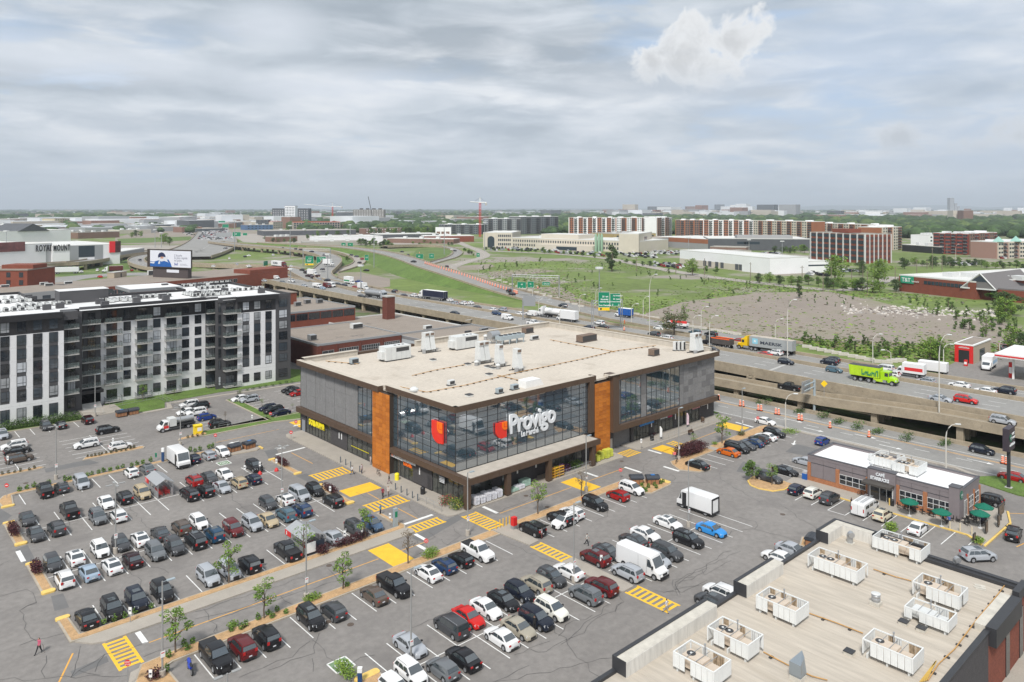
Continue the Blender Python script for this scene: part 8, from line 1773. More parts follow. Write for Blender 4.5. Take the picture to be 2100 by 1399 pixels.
for key,lst in rows.items():
 axis=1 if key in 'abq' else 0
 for c_ in lst:
  if key in SNAPY:
   c_[1]=SNAPY[key]*.75+c_[1]*.25
   if key in 'cdefghijklmn':k=round((c_[0]+50)/2.57);gx_=-50+2.57*k;c_[0]=gx_+max(-.18,min(.18,c_[0]-gx_))if abs(c_[0]-gx_)<.8 else c_[0]
 for c_ in lst:
  nb=sorted((o for o in lst if o is not c_),key=lambda o:(o[0]-c_[0])**2+(o[1]-c_[1])**2)[:3];nm=lambda o:NAMEC[o[3]]+' '+NAMET[o[2]].replace(' truck','')
  base=f"{NAMEC[c_[3]]} {NAMET[c_[2]]}"
  nb2=sorted(nb[:2],key=lambda o:o[0]);a_=' beside' if len(nb)<2 else ' between'
  lab=f"{base} between {nm(nb2[0])} and {nm(nb2[1])}, {ROWT[key]}" if len(nb)>1 and key not in 'abqrs' else f"{base} nearest {nm(nb[0])}, {ROWT[key]}"
  if len(lab.split())>16:lab=f"{base} next to {nm(nb[0])}, {ROWT[key]}"
  if lab in used:
   for extra in(' nose towards camera' if c_[4]=='F' else ' rear towards camera',', standing farther off',', standing nearer'):
    l2=lab+extra
    if len(l2.split())>16:l2=f"{base} next to {nm(nb[-1])}, {ROWT[key]}"+('' if extra[0]==' ' and extra[1]in 'nr' else '')
    if l2 not in used and len(l2.split())<=16:lab=l2;break
  used[lab]=1;ang=R(HEAD[c_[4]]+rc_.uniform(-1.2,1.2));car(c_[2],c_[3],c_[0],c_[1],ang,lab)
def wheels(u,xs,hw,r,w_=.28,dual=()):
 k=('wh',r,w_)
 if k not in CH:CH[k]=wheelmesh(r,w_)
 for i,x in enu(xs):
  for s in(-1,1):o=ob('wheel',CH[k][0],u,(x,s*(hw-w_/2),r),pi if s<0 else 0);ob('rim',CH[k][1],o)
def part(n,b,m_,u,color=None,smooth=None):return P(n,b,m_,u,color=color,smooth=smooth)
def van(x,y,ang,label,L=6.6,W=2.0,H=2.65,color='white',nose=.95,z=0.0,windows=False,name='delivery_van',mw=None):
 u=E(name,(x,y,z),ang,label,'van');c=COLR[color];hL=L/2;xf=hL-nose
 top=[(-hL,H-.25),(-hL+.12,H),(xf-.9,H),(xf-.55,H-.06),(xf+.1,1.35+(H-2.65)*.2),(hL-.15,1.02),(hL,.7)];wid=[(-hL,W/2*.95),(-hL+.2,W/2),(xf,W/2),(hL-.3,W/2*.9),(hL,W/2*.72)]
 b=loft_body(L,W,top,wid,.3,(-hL+1.25,hL-.95),.36,.04);P('body',b,PAINT,u,color=c,smooth=35)
 za,zb_=1.38,H-.28;xa,xb=xf+.06,xf-.5
 ob('windshield',pmesh('windshield',[(xa,-W/2+.18,za),(xa,W/2-.18,za),(xb+.04,W/2-.22,zb_),(xb+.04,-W/2+.22,zb_)],CG,off=.07),u)
 for s in(-1,1):
  ob('side_window',pmesh('side_window',[(xa-.25,s*(W/2+.0),1.35),(xb-.55,s*(W/2+.0),1.35),(xb-.5,s*(W/2-.02),zb_-.12),(xb-.15,s*(W/2-.02),zb_-.12)],CG,off=.012),u);bx('wing_mirror',u,TRIM,xa-.3,s*W/2,1.3,xa-.15,s*(W/2+.2),1.65)
  bx('headlight',u,HL,hL-.34,s*(W/2*.52),.78,hL-.09,s*(W/2*.88),.98);bx('tail_light',u,TL,-hL-.02,s*(W/2*.80),.9,-hL+.05,s*(W/2*.94),1.4)
  if windows:
   for k in rg(2):ob('side_window',pmesh('side_window',[(-hL+.5+1.4*k,s*W/2,1.3),(-hL+1.7+1.4*k,s*W/2,1.3),(-hL+1.7+1.4*k,s*(W/2-.01),H-.35),(-hL+.5+1.4*k,s*(W/2-.01),H-.35)],CG,off=.012),u)
  else:bx('door_joint',u,TRIM,xb-1.9,s*(W/2+.001),.6,xb-1.88,s*(W/2+.006),H-.3);bx('door_joint',u,TRIM,xb-.62,s*(W/2+.001),.5,xb-.6,s*(W/2+.006),H-.35)
 bx('bumper',u,TRIM,hL-.15,-W/2*.8,.32,hL+.03,W/2*.8,.62);bx('grille',u,TRIM,hL-.12,-W/2*.42,.66,hL+.01,W/2*.42,.9);bx('rear_door_joint',u,TRIM,-hL-.012,-.01,.5,-hL,.01,H-.3);wheels(u,(-hL+1.25,hL-.95),W/2,.36,.24);return u
x,y=G(1320,1150,1.3);van(x,y+.2,R(-90),'long high-roofed white cargo van in the row beyond the walkway',6.9)
x,y=G(1775,1037,1.0);u=van(x,y,R(0),'white passenger van with ladders on its roof before the coffee shop',5.6,2.0,2.1,nose=1.2,windows=True)
for s in(-.4,.35):b=MB();[b.tube([(-2.4,s+o,2.25),(1.4,s+o,2.25)],.03,4)for o in(-.15,.15)];[b.tube([(-2.3+.35*k,s-.15,2.25),(-2.3+.35*k,s+.15,2.25)],.02,4)for k in rg(11)];part('ladder',b,MTL,u)
def stepvan(x,y,ang,label):
 u=E('step_van',(x,y,0),ang,label,'van');W=2.1;b=MB();c=COLR['white']
 pts=[(-3.0,.45),(-3.0,2.7),(-2.85,2.85),(1.75,2.85),(2.2,2.7),(2.75,1.35),(3.05,1.2),(3.1,.45)]
 b.v=[(p[0],-W/2,p[1])for p in pts]+[(p[0],W/2,p[1])for p in pts];k=len(pts);b.f=[tuple(rg(k)),tuple(rg(2*k-1,k-1,-1))]+[(i,k+i,k+(i+1)%k,(i+1)%k)for i in rg(k)]
 bm=bmesh.new();me=b.mesh('body',PAINT);bm.from_mesh(me);bmesh.ops.bevel(bm,geom=list(bm.edges),offset=.09,segments=3,affect='EDGES',profile=.6);bm.to_mesh(me);bm.free();me.shade_smooth();me.set_sharp_from_angle(angle=R(50));ob('body',me,u,color=c)
 ob('windshield',pmesh('windshield',[(2.72,-.92,1.42),(2.72,.92,1.42),(2.24,.88,2.62),(2.24,-.88,2.62)],CG,off=.03),u)
 for s in(-1,1):bx('door_opening',u,TRIM,1.3,s*(W/2-.01),.55,2.05,s*(W/2+.012),2.45);ob('side_window',pmesh('side_window',[(2.15,s*W/2,1.4),(2.62,s*W/2,1.4),(2.3,s*W/2,2.3),(2.15,s*W/2,2.45)],CG,off=.015),u);bx('sill_trim',u,TRIM,-2.9,s*(W/2-.02),.42,3.0,s*(W/2+.015),.62)
 b=MB();b.box(-3.06,-.98,.45,-2.98,-.74,2.7);b.box(-3.06,.74,.45,-2.98,.98,2.7);b.box(-3.06,-.74,2.45,-2.98,.74,2.7);b.box(-3.12,-.98,.4,-2.98,.98,.6);part('rear_frame',b,TRIM,u);bx('rear_shutter',u,WHP,-3.03,-.7,.7,-3.0,.7,2.4);bx('bumper',u,TRIM,2.95,-.9,.35,3.16,.9,.75)
 wheels(u,(-1.95,2.1),W/2-.02,.40,.26);return u
x,y=G(1431,1029,1.3);stepvan(x,y,R(90),'white step van standing crosswise in the open middle of the lot');x,y=G(366,938,1.3);stepvan(x,y,R(-90),'white step van at the charging bay in the top row')
def btr(x,y,ang,label,z=0.0,box='white',cab='white',L=7.0,H=3.1,stripe=None,decal=None,name='box_truck',cat='truck'):
 u=E(name,(x,y,z),ang,label,cat);c=COLR.get(box,box);W=2.3;BM_=mat('box_body',(.7,.7,.7),.45,objcol=True)
 b=MB();b.box(-L/2,-W/2,.95,L/2-1.9,W/2,H);part('cargo_box',b,BM_,u,c);bx('roof_panel',u,WHP,-L/2,-W/2,H,L/2-1.9,W/2,H+.04)
 b=loft_body(1.95,2.0,[(-.97,1.95),(-.9,2.15),(-.1,2.15),(.35,1.35),(.85,1.15),(.97,.8)],[(-.97,1),(.4,1),(.97,.78)],.45,(.3,),.42);b.v=[(p[0]+L/2-.97,p[1],p[2])for p in b.v];part('cab',b,PAINT,u,COLR[cab],35);q=L/2-.97
 ob('windshield',pmesh('windshield',[(q+.33,-.82,1.4),(q+.33,.82,1.4),(q-.05,.8,2.05),(q-.05,-.8,2.05)],CG,off=.06),u)
 for s in(-1,1):ob('side_window',pmesh('side_window',[(q-.7,s,1.35),(q+.15,s,1.35),(q-.15,s*.98,1.95),(q-.7,s*.98,1.95)],CG,off=.015),u);bx('headlight',u,HL,L/2-.18,s*.5,.8,L/2-.02,s*.82,1.0)
 bx('chassis',u,TRIM,-L/2,-.5,.55,L/2-.6,.5,.95);wheels(u,(-L/2+1.5,L/2-.75),1.05,.42,.3)
 if stripe:
  for s in(-1,1):bx('stripe',u,stripe,-L/2+.3,s*(W/2-.005),1.5,L/2-2.4,s*(W/2+.012),2.3)
 return u
def GZ(px,py,z):return G(px,py,z)
ZH=DZ
def onroad(px,py,dz=1.5):return GZ(px,py,ZH+dz)
u=btr(*G(361,868,1.2),R(180),'red and white service truck with a steel tank on its bed in the upper lot',0,'silver','white',7.2,2.2)
for c_ in list(u.children):
 if c_.name.startswith(('cargo_box','roof_panel')):bpy.data.objects.remove(c_)
bx('tool_cabinet',u,UNIT,.2,-1.05,.95,1.5,1.05,2.5);tb('tank',u,MTL,[(-3.4,0,1.75),(.1,0,1.75)],.62,14,smooth=40);bx('flat_bed',u,TRIM,-3.6,-1.1,.9,.2,1.1,1.08)
for s in(-1,1):bx('red_door_panel',u,REDS,1.75,s*1.0,.75,2.7,s*1.03,1.3)
btr(*onroad(1279,642),R(97),'blue box truck with a white cab heading away from the gantry',ZH,(.01,.09,.35),'white',7,3.3);btr(*onroad(1163,650),R(96),'white box truck with red lettering beside the tanker',ZH,'white','white',8.6,3.8,None)
btr(*onroad(1866,759),R(95),'white rental cube van with a red stripe and a food picture on its side',ZH,'white','white',6.6,3.2,REDS);btr(*G(2028,744,6.5),R(185),'white box truck with a blue print at the petrol station',5,'white','white',8,3.3,mat('faded_blue_print',(.35,.5,.68),.5));u=btr(*G(1905,755,6.5),R(95),'white trailer marked in red behind the rental cube van',ZH,'white','white',8,3.0)
btr(*onroad(717,577),R(-88),'white box truck with a green leaf print near the merge',ZH,'white','white',8,3.9,mat('green_print',(.02,.25,.10),.5));btr(*onroad(745,588),R(-86),'small white box truck right of the one with a green print',ZH,'white','white',7,3.4);btr(*G(674,537,11),R(-70),'tall white box truck on the curve behind the green signs',8.8,'white','white',8,3.8);btr(*G(641,560,7.5),R(-80),'white box truck driving into the merge',6,'white','white',7.5,3.6)
btr(*onroad(651,586,1),R(-85),'white covered utility pickup on the near carriageway',ZH,'white','white',5.8,2.2);u=btr(*onroad(1388,663),R(97),'white flatbed with a red crane boom half hidden by the brown-green tree',ZH,'white','white',8,1.6);bx('red_boom',u,REDS,-3.6,-.3,1.7,2.6,.3,2.4)
def tractor(u,xf,color,sleeper=True):
 c=COLR[color];b=MB();b.box(xf-3.3,-1.15,1.1,xf-1.5,1.15,3.0);b.v+=[(xf-3.3,-1.1,3.0),(xf-1.9,-1.1,3.0),(xf-1.9,1.1,3.0),(xf-3.3,1.1,3.0),(xf-3.3,-1.0,3.9),(xf-2.9,-1.0,3.9),(xf-2.9,1.0,3.9),(xf-3.3,1.0,3.9)]if sleeper else[]
 if sleeper:b.f+=[tuple(8+i for i in f)for f in((4,5,6,7),*S4)]
 part('cab',b,PAINT,u,c);b=loft_body(1.9,2.1,[(-.95,1.95),(.6,1.7),(.9,1.4),(.95,.9)],[(-.95,1.05),(.5,.95),(.95,.8)],.6,(.15,),.52);b.v=[(p[0]+xf-.95,p[1],p[2])for p in b.v];part('bonnet',b,PAINT,u,c,35)
 ob('windshield',pmesh('windshield',[(xf-1.5,-1.0,2.0),(xf-1.5,1.0,2.0),(xf-1.55,.98,2.85),(xf-1.55,-.98,2.85)],CG,off=.04),u)
 for s in(-1,1):bx('side_window',u,CG,xf-2.4,s*1.14,1.95,xf-1.65,s*1.165,2.75);bx('fuel_tank',u,MTL,xf-3.6,s*.8,.55,xf-2.1,s*1.15,1.05);bx('headlight',u,HL,xf-.25,s*.6,1.05,xf-.02,s*.9,1.3)
 bx('bumper',u,TRIM,xf-.3,-1.1,.45,xf+.05,1.1,.85);bx('chassis',u,TRIM,xf-6.3,-.45,.7,xf-1,.45,1.05);wheels(u,(xf-.85,xf-4.6,xf-5.8),1.2,.5,.3)
def semi(px,py,ang,label,cab,kind,L=15.5,tcol=(.35,.36,.37),name='semi_trailer_truck',z=ZH,dz=2.0):
 x,y=GZ(px,py,z+dz);u=E(name,(x,y,z),ang,label,'truck');T_=L+4.0;xf=T_/2;tractor(u,xf,cab);x1=xf-4.0;x0=x1-L+1.2;BM_=mat('box_body',(.7,.7,.7),.45,objcol=True)
 if kind=='box':
  b=MB();b.box(x0,-1.28,1.15,x1,1.28,4.0);part('trailer_box',b,BM_,u,tcol);bx('roof_panel',u,WHP,x0,-1.28,4.0,x1,1.28,4.05)
  for s in(-1,1):bx('side_rail',u,MTL,x0,s*1.26,1.1,x1,s*1.31,1.3)
  b=MB();[b.box(x0-.04,y0,1.2,x0,y0+.06,3.95)for y0 in(-1.2,-.03,1.14)];part('rear_doors',b,MTL,u)
 elif kind=='container':
  b=MB();b.box(x0,-1.2,1.25,x1,1.2,4.0);part('container',b,BM_,u,tcol)
  for s in(-1,1):
   b=MB();n=int((x1-x0)/.3)
   for k in rg(n):xx=x0+.15+k*.3;b.box(xx,s*1.2,1.4,xx+.12,s*1.225,3.85)
   part('corrugation',b,BM_,u,tcol)
  bx('roof_panel',u,mat('rusty_container_top',(.45,.40,.34),.8,var=.2,vs=.8),x0,-1.2,4.0,x1,1.2,4.03);b=MB();[b.box(x0-.05,y0,1.35,x0,y0+.05,3.9)for y0 in(-1.0,-.6,-.1,.1,.6,1.0)];part('door_bars',b,MTL,u)
 else:
  tb('tank',u,MTL if kind=='steeltank' else WHP,[(x0,0,2.35),(x0+.35,0,2.35),(x1-.35,0,2.35),(x1,0,2.35)],[.75,1.12,1.12,.75],18,smooth=35);bx('catwalk',u,MTL,x0+1,-.25,3.45,x1-1,.25,3.52)
  for k in rg(4):b=MB();xx=x0+(x1-x0)*(k+.5)/4;b.tube([(xx,0,3.4),(xx,0,3.62)],.3,8);part('hatch',b,MTL,u)
 bx('trailer_frame',u,TRIM,x0+.5,-.5,.85,x1,.5,1.2);wheels(u,(x0+1.2,x0+2.5),1.2,.5,.3);return u,x0,x1
u,x0,x1=semi(1574,707,R(92.5),'yellow truck pulling a grey MAERSK shipping container on the far carriageway','yellow','container',13.6,(.34,.36,.36))
DKT=mat('dark_print',(.03,.04,.06),.5);LBL=mat('pale_blue_square',(.25,.55,.68),.5)
text('lettering','MAERSK',1.15,DKT,u,(x1-3.2,1.24,2.15),(-1,0,0),ext=.01,bold=.03,width=6.4);bx('emblem_square',u,LBL,x1-2.5,1.2,2.0,x1-.9,1.25,3.5)
b=MB();cx,cz=x1-1.7,2.75
for k in rg(7):a0=2*pi*k/7;b.poly([(cx+.6*cos(a0),1.26,cz+.6*sin(a0)),(cx+.16*cos(a0+.45),1.26,cz+.16*sin(a0+.45)),(cx,1.26,cz),(cx+.16*cos(a0-.45),1.26,cz+.16*sin(a0-.45))])
P('emblem_star',b,WHP,u)
semi(888,605,R(96),'white truck with a dark navy curtain trailer below the green slope','white','box',14.5,(.012,.016,.04));semi(770,602,R(-82),'polished steel tanker truck on the near carriageway left of the brick chimney','silver','steeltank',12);semi(1140,641,R(95),'white tanker truck with its white cab behind the grey sign back','white','whitetank',13.5);u,x0,x1=semi(572,542,R(-84),'white semi-trailer with dark lettering and a dark red cab on the left bridge','darkred','box',13,(.72,.72,.72),z=7.4)
text('lettering','ROMA',1.9,DKT,u,(x0+2.5,-1.31,2.1),(1,0,0),ext=.01,bold=.05);semi(132,555,R(160),'white semi-trailer on the road below the shopping centre','navy','box',14,(.70,.71,.72),z=5.1);semi(233,552,R(160),'dark red container trailer on the road below the green slope','white','container',9,(.10,.015,.015),z=5.1)
x,y=GZ(1793,770,ZH+1.6);u=E('container_truck',(x,y,ZH),R(-87.5),'lime green roll-off truck with a graffiti-marked open container','truck');xf=5.0;tractor(u,xf,'green',False);LIME=mat('lime_container',(.42,.62,.015),.6,var=.1,vs=1)
b=MB();b.v=[(-5.0,-1.25,1.3),(1.5,-1.25,1.3),(1.5,1.25,1.3),(-5,1.25,1.3),(-5.3,-1.25,3.6),(1.5,-1.25,3.6),(1.5,1.25,3.6),(-5.3,1.25,3.6)];b.f=[(0,3,2,1),*S4];part('container',b,LIME,u)
for k in rg(7):bx('rib',u,LIME,-4.9+k*1.02,-1.32,1.35,-4.78+k*1.02,-1.25,3.55)
bx('tarpaulin',u,mat('dark_tarp',(.06,.06,.065),.7),-5.2,-1.2,3.5,1.45,1.2,3.68);stk(u,(-2.3,-1.36,1.7),(1,0,0),3.0,1.3,mat('green_graffiti',(.02,.22,.10),.6),77);bx('chassis',u,TRIM,-5,-.5,.8,2,.5,1.2);wheels(u,(-3.9,-2.6),1.2,.5,.3)
for s in(-1,1):bx('side_tank',u,LIME,.2,s*.75,.6,2.2,s*1.2,1.2)
x,y=GZ(1471,701,ZH+1.6);u=E('dump_truck',(x,y,ZH),R(93),'black dump truck with an orange-edged open body ahead of the yellow truck','truck');xf=4.6;tractor(u,xf,'black',False);b=MB();b.box(-4.6,-1.25,1.2,1.2,-1.15,2.7);b.box(-4.6,1.15,1.2,1.2,1.25,2.7);b.box(-4.6,-1.15,1.2,1.2,1.15,1.3);b.box(1.1,-1.15,1.3,1.2,1.15,3.0);b.box(-4.6,-1.15,1.3,-4.5,1.15,2.6);part('tipper_body',b,mat('dirty_dark_steel',(.07,.06,.055),.8,var=.2,vs=1),u)
for s in(-1,1):bx('orange_edge',u,ORG,-4.4,s*1.14,2.7,1.3,s*1.28,2.95)
bx('load',u,mat('earth_load',(.15,.09,.06),.9),-4.5,-1.14,1.3,1.1,1.14,2.3);wheels(u,(-3.9,-2.6,-1.4),1.2,.5,.3)
TRAF='''1612 741 suvs navyk F|1711 757 hatch steel F|1929 816 sedan silver F|1981 819 suv brightred F|933 641 sedan navyk F|1019 642 suv navyb F|1094 662 pickup white F|512 571 suv grey F|542 575 sedan silver F|580 579 suv grey F|598 576 pickup white F|624 585 sedan silver F|662 590 hatch lblue F|693 582 sedan black F|706 584 sedan navy F|729 588 sedan red F|740 597 sedan white F|741 607 sedan black F|809 597 suv navyk B|828 605 sedan navyk B|736 578 pickup blue F
848 605 suv white B|922 614 sedan white B|932 621 suv silver B|950 621 suv white B|964 620 sedan white B|978 629 sedan dgrey B|1010 634 hatch white B|1031 634 suv silver B|1066 642 sedan white B|1229 661 suv white B|1236 669 sedan black B|1208 670 sedan navy B|1154 626 suv navyk B|1352 671 sedan white B|1425 681 suv steel B|1458 684 suv black B|1341 684 suv dgrey B|1366 692 suv white B|1460 715 sedan dgrey F|1515 697 sedan red B|1567 725 sedan brightred B|1589 722 suv white B|1700 741 suv navyk B|1705 737 suv black B|1813 754 minivan white B|1826 766 suv white B|1898 780 suvs silver B|1967 787 sedan white B|2020 799 sedan white B|2060 799 suv navyk B'''
SPC={'1':''}
i=0;nsame={}
for q in TRAF.replace('\n','|').split('|'):
 px,py,t,c,h_=q.split();px,py=float(px),float(py);x,y=GZ(px,py,ZH+.75);a=90 if h_=='B' else-90;slope=0.6+(2.6 if py<700 else 0)
 side='near' if h_=='F' else 'far';stretch='beyond the apartment roof' if px<660 else 'by the merge' if px<760 else 'below the green slope' if px<1000 else 'behind the supermarket roof' if px<1240 else 'near the brown-green tree' if px<1470 else 'by the container truck' if px<1650 else 'by the lime green truck' if px<1900 else 'before the petrol station'
 lab=f'{NAMEC[c]} {NAMET[t]} on the {side} carriageway {stretch}';nsame[lab]=nsame.get(lab,0)+1
 if nsame[lab]>1:lab+=(', leading one',', following one',', last one')[nsame[lab]-2]
 car(t,c,x,y,R(a+slope*(-1 if h_=='F' else 1)*-1),lab,ZH if h_=='F' else ZH-.06)
van(*GZ(1041,650,ZH+1),R(-92),'white cargo van on the near carriageway behind the supermarket roof',5.2,1.9,2.0,nose=1.2,z=ZH);van(*GZ(567,569,ZH+1),R(-90),'white cargo van beyond the apartment roof on the near carriageway',5.2,1.9,2.0,nose=1.2,z=ZH);van(*GZ(671,586,ZH+1),R(-88),'maroon cargo van near the merge',5.6,2,2.5,'darkred',z=ZH);van(*GZ(680,584,ZH+1.2),R(-88),'white high-roofed van right beside the maroon one',5.6,2,2.5,z=ZH);van(*GZ(1090,642,ZH+1),R(94),'white van with small red marks before the tanker',5.2,1.9,2.0,nose=1.2,z=ZH)
car('pickup','black',*GZ(1619,791,4.0),R(90),'black pickup truck alone on the off-ramp',3.05);car('suv','silver',*GZ(2057,861,5.1),R(-90),'silver-grey SUV on the off-ramp at the right edge',4.3)
car('suv','silver',*G(2060,711,5.7),R(20),'silver SUV parked beyond the red rails of the petrol station',5);car('suv','white',*G(2090,713,5.7),R(20),'white car at the right edge beyond the petrol station rails',5);car('minivan','silver',*G(1755,592,5.7),R(200),'white-silver van on the small road left of the red store',5)
SM='580 508.5 10 navyk|606 510.5 10 dgrey|616 512 10 maroon|639 515.6 10 navy|665 523 9.6 grey|720 523 7 navyk|731 525.5 6.6 navy|742 531 6 red|737 538.5 5.5 black|751 554 5.1 black|560 523 5 white|502 526 5 navyk|510 524 5 white|486 543 6.8 silver|437 546 6.4 white|510 545.6 7.5 white|633 554 6.6 white|661 552 7.8 dgrey|632 565 6.2 maroon|640 568 6 black|651 565.5 6.2 maroon|620 553 7 black|626 558 6.8 black|654 572 5.8 silver|671 574 5.5 navyk|582 545 7.6 red|596 546 7.6 white|848 536 10.2 black|916 547 5.2 navy|926 512 5.6 white|932 514 5.6 black|1044 596 6.2 black|1050 603 6 black|824 516 5 navyk|837 523 5 dgrey|287 533 9 navyk|166 557 5.1 white|200 554 5.1 white|270 554 5.1 red|205 567 5.1 brightred|470 530 5 white|436 524 5 white|455 517 7 white|462 509 7.5 grey'
for i,q in enu(SM.split('|')):
 px,py,z,c=q.split();x,y=G(float(px),float(py),float(z)+.7);car(('sedan','suv','hatch')[i%3],c,x,y,R(90+(i*53)%40-20),f'small {NAMEC[c]} car on the interchange roads',float(z)+.05,'cars on the interchange roads',full=False)
r=np.random.RandomState(8);b=MB();FC=[mat('far_car_'+n_,COLR[n_],.4)for n_ in('white','black','silver','red','navy')]
def minicar(x,y,z,a,mi,s=1.0):
 c,q=cos(a),sin(a)
 def pr(L,W,z0,z1,m_,ox=0):b.prism([(x+c*(i+ox)-q*j,y+q*(i+ox)+c*j)for i,j in((-L/2*s,-W/2*s),(L/2*s,-W/2*s),(L/2*s,W/2*s),(-L/2*s,W/2*s))],z+z0,z+z1,m_)
 pr(4.5,1.8,.25,.95,mi);pr(2.5,1.6,.95,1.2,1);pr(2.2,1.45,1.2,1.5,mi)
def lot(pxs,n,jit,z=5.1,a0=0.0):
 for _ in rg(n):t_=r.rand();k=r.randint(len(pxs)-1)if len(pxs)>2 else 0;(x0,y0),(x1,y1)=pxs[k],pxs[k+1];px,py=x0+(x1-x0)*t_,y0+(y1-y0)*t_+r.uniform(-jit,jit);x,y=G(px,py,z);minicar(x,y,z,a0+r.choice([0,pi])+r.normal()*.03,int(r.choice(5,p=[.36,.26,.2,.08,.10])))
lot([(1005,511),(1110,512)],60,3.2,a0=1.0);lot([(1110,514),(1260,524)],60,3.5,a0=1.0);lot([(1262,517),(1400,520)],90,3.5,a0=1.0);lot([(1262,524),(1350,527)],30,3,a0=1.0);lot([(1340,543),(1400,548)],34,4,a0=.9);lot([(1562,521),(1598,521)],22,1.5,a0=1.0);lot([(1650,562),(1700,565)],14,3,a0=1.0);lot([(1945,541),(2000,544)],26,3,a0=1.0);lot([(2000,524),(2060,530)],22,2,a0=1.0);lot([(1725,556),(1760,558)],12,2,a0=1.0)
lot([(422,436),(426,446),(436,460),(441,474),(441,490)],230,.9,6.6,1.3);
for _ in rg(900):
 t_=r.rand()**.7;py=434+58*t_;w_=6+30*t_**1.2;cx=418+24*min(1,t_*1.6);px=cx+r.uniform(-1,1)*w_;z=6.6;x,y=G(px,py,z);minicar(x,y,z,R(75),int(r.choice(5,p=[.4,.26,.2,.08,.06])),1.25)
lot([(420,515),(400,520)],20,4,6,1.3);lot([(375,479),(420,485)],20,2,5.1)
tag(ob('distant_traffic',b.mesh('distant_traffic',FC)),'dense distant traffic and packed far car parks, tiny cars of all colours','traffic',kind='stuff')
x,y=G(390,1372,.3);u=E('motorcycle',(x,y,0),R(85),'blue sports motorcycle standing in the corner bay','motorcycle');MBL=mat('motorcycle_blue',(.01,.04,.35),.3,coat=.5)
for xx in(-.68,.7):t_,rm_=wheelmesh(.31,.14);o=ob('wheel',t_,u,(xx,0,.31));ob('rim',rm_,o)
b=MB();b.tube([(-.75,0,.85),(-.35,0,.78),(0,0,.85),(.4,0,.9),(.62,0,.95),(.78,0,.8)],[.06,.13,.15,.2,.18,.08],8);b.tube([(-.3,0,.5),(.1,0,.48),(.5,0,.55)],[.14,.2,.15],8);part('fairing',b,MBL,u,smooth=50);tb('seat',u,TRIM,[(-.8,0,.92),(-.5,0,.86),(-.1,0,.9)],[.06,.13,.1],8,smooth=50);tb('handlebar',u,TRIM,[(.45,-.35,1.02),(.5,0,1.05),(.45,.35,1.02)],.02,5);b=MB();b.tube([(.7,0,.31),(.5,0,1.0)],.035,5);b.tube([(-.68,0,.31),(-.1,0,.45)],.04,5);part('fork',b,TRIM,u)

# ---- poles, small things, people, haze
POLEM=mat('pale_pole_paint',(.36,.36,.35),.5,.3);BASEC=mat('round_concrete_base',(.42,.38,.33),.9,var=.12,vs=2)
def hpx(pb,pt,z=0.0):return(pb-pt)*((CAMZ-z)*FPX/(pb-HORY))/FPX
def lamppost(px,pb,pt,label,heads=2,base=True,rz=0.0,notice=True):
 x,y=G(px,pb,0);h=hpx(pb,pt);u=E('lamp_post',(x,y,0),rz,label,'lamp post');z0=.15
 if base:tb('concrete_base',u,BASEC,[(0,0,0),(0,0,.75)],.3,12,smooth=40);z0=.75
 tb('pole',u,POLEM,[(0,0,z0),(0,0,h)],[.10,.07],8,smooth=50)
 for k in rg(heads):
  a=k*2*pi/heads;c,s=cos(a),sin(a);b=MB();b.tube([(0,0,h-.1),(c*.5,s*.5,h-.05)],.03,5);b.prism([(c*i-s*j,s*i+c*j)for i,j in((.4,-.16),(1.15,-.16),(1.15,.16),(.4,.16))],h-.12,h-.02);P('lamp_head',b,POLEM if heads>1 else UNITG,u)
 if notice:bx('notice_plate',u,WHP,-.2,-.14,2.0,.2,-.11,2.6);bx('red_notice_mark',u,REDS,-.14,-.15,2.4,.14,-.14,2.48)
for a in((115,983,873,'lamp post with a notice in the upper left lot drive',4),(237,1135,992,'four-headed lamp post among the left parking rows',4),(578,1036,916,'four-headed lamp post beside the white hatchback near the west drive',4),(628,1230,1070,'tall lamp post behind the black crossover in the lower mulch strip',1),(843,1365,1167,'tall lamp post on a round base between the bottom-centre rows',1),(333,1390,1192,'lamp post on a round base at the bottom left mulch strip',1),(1177,1193,1032,'lamp post at the end of the paved walkway',1),(1412,1080,945,'lamp post beside the bright blue sedan',1),(1392,944,837,'lamp post in the purple hedge island',1),(1522,888,797,'lamp post near the far yellow pad',1),(959,1098,969,'lamp post before the canopy corner',1),(1202,1008,894,'lamp post before the right end of the canopy',1),(195,854,767,'lamp post before the apartment entrance',1),(370,914,834,'lamp post right of the white step van at the charging bay',2),(466,1500,1381,'lamp post at the bottom edge by the black pickup',2)):lamppost(a[0],a[1],a[2],a[3],a[4])
def streetlight(px,pb,pt,label,z=0.0,side=1,col=None,k=1.0,group=None,rz=0.0):
 x,y=G(px,pb,z);h=hpx(pb,pt,z);u=E('street_light',(x,y,z),rz,label,'street light',group);b=MB();c_,s_=cos(-TH),sin(-TH);arc=[(0,0,0),(0,0,h*.72)]+[(side*1.6*k*(1-cos(t_)),0,h*.72+h*.26*sin(t_))for t_ in(.4,.8,1.2,1.57)]
 arc=[(p[0]*c_,p[0]*s_,p[2])for p in arc];b.tube(arc,[.14*k,.11*k,.08*k,.07*k,.06*k,.05*k],6);P('pole',b,col or mat('cream_pole',(.55,.53,.48),.6),u,smooth=50);e=arc[-1]
 b=MB();d=(c_*side,s_*side);b.box(-.0,0,0,0.001,0.001,.001);tb('lamp_head',u,UNIT,[e,(e[0]+d[0]*.9*k,e[1]+d[1]*.9*k,e[2]-.05)],.15*k,6)
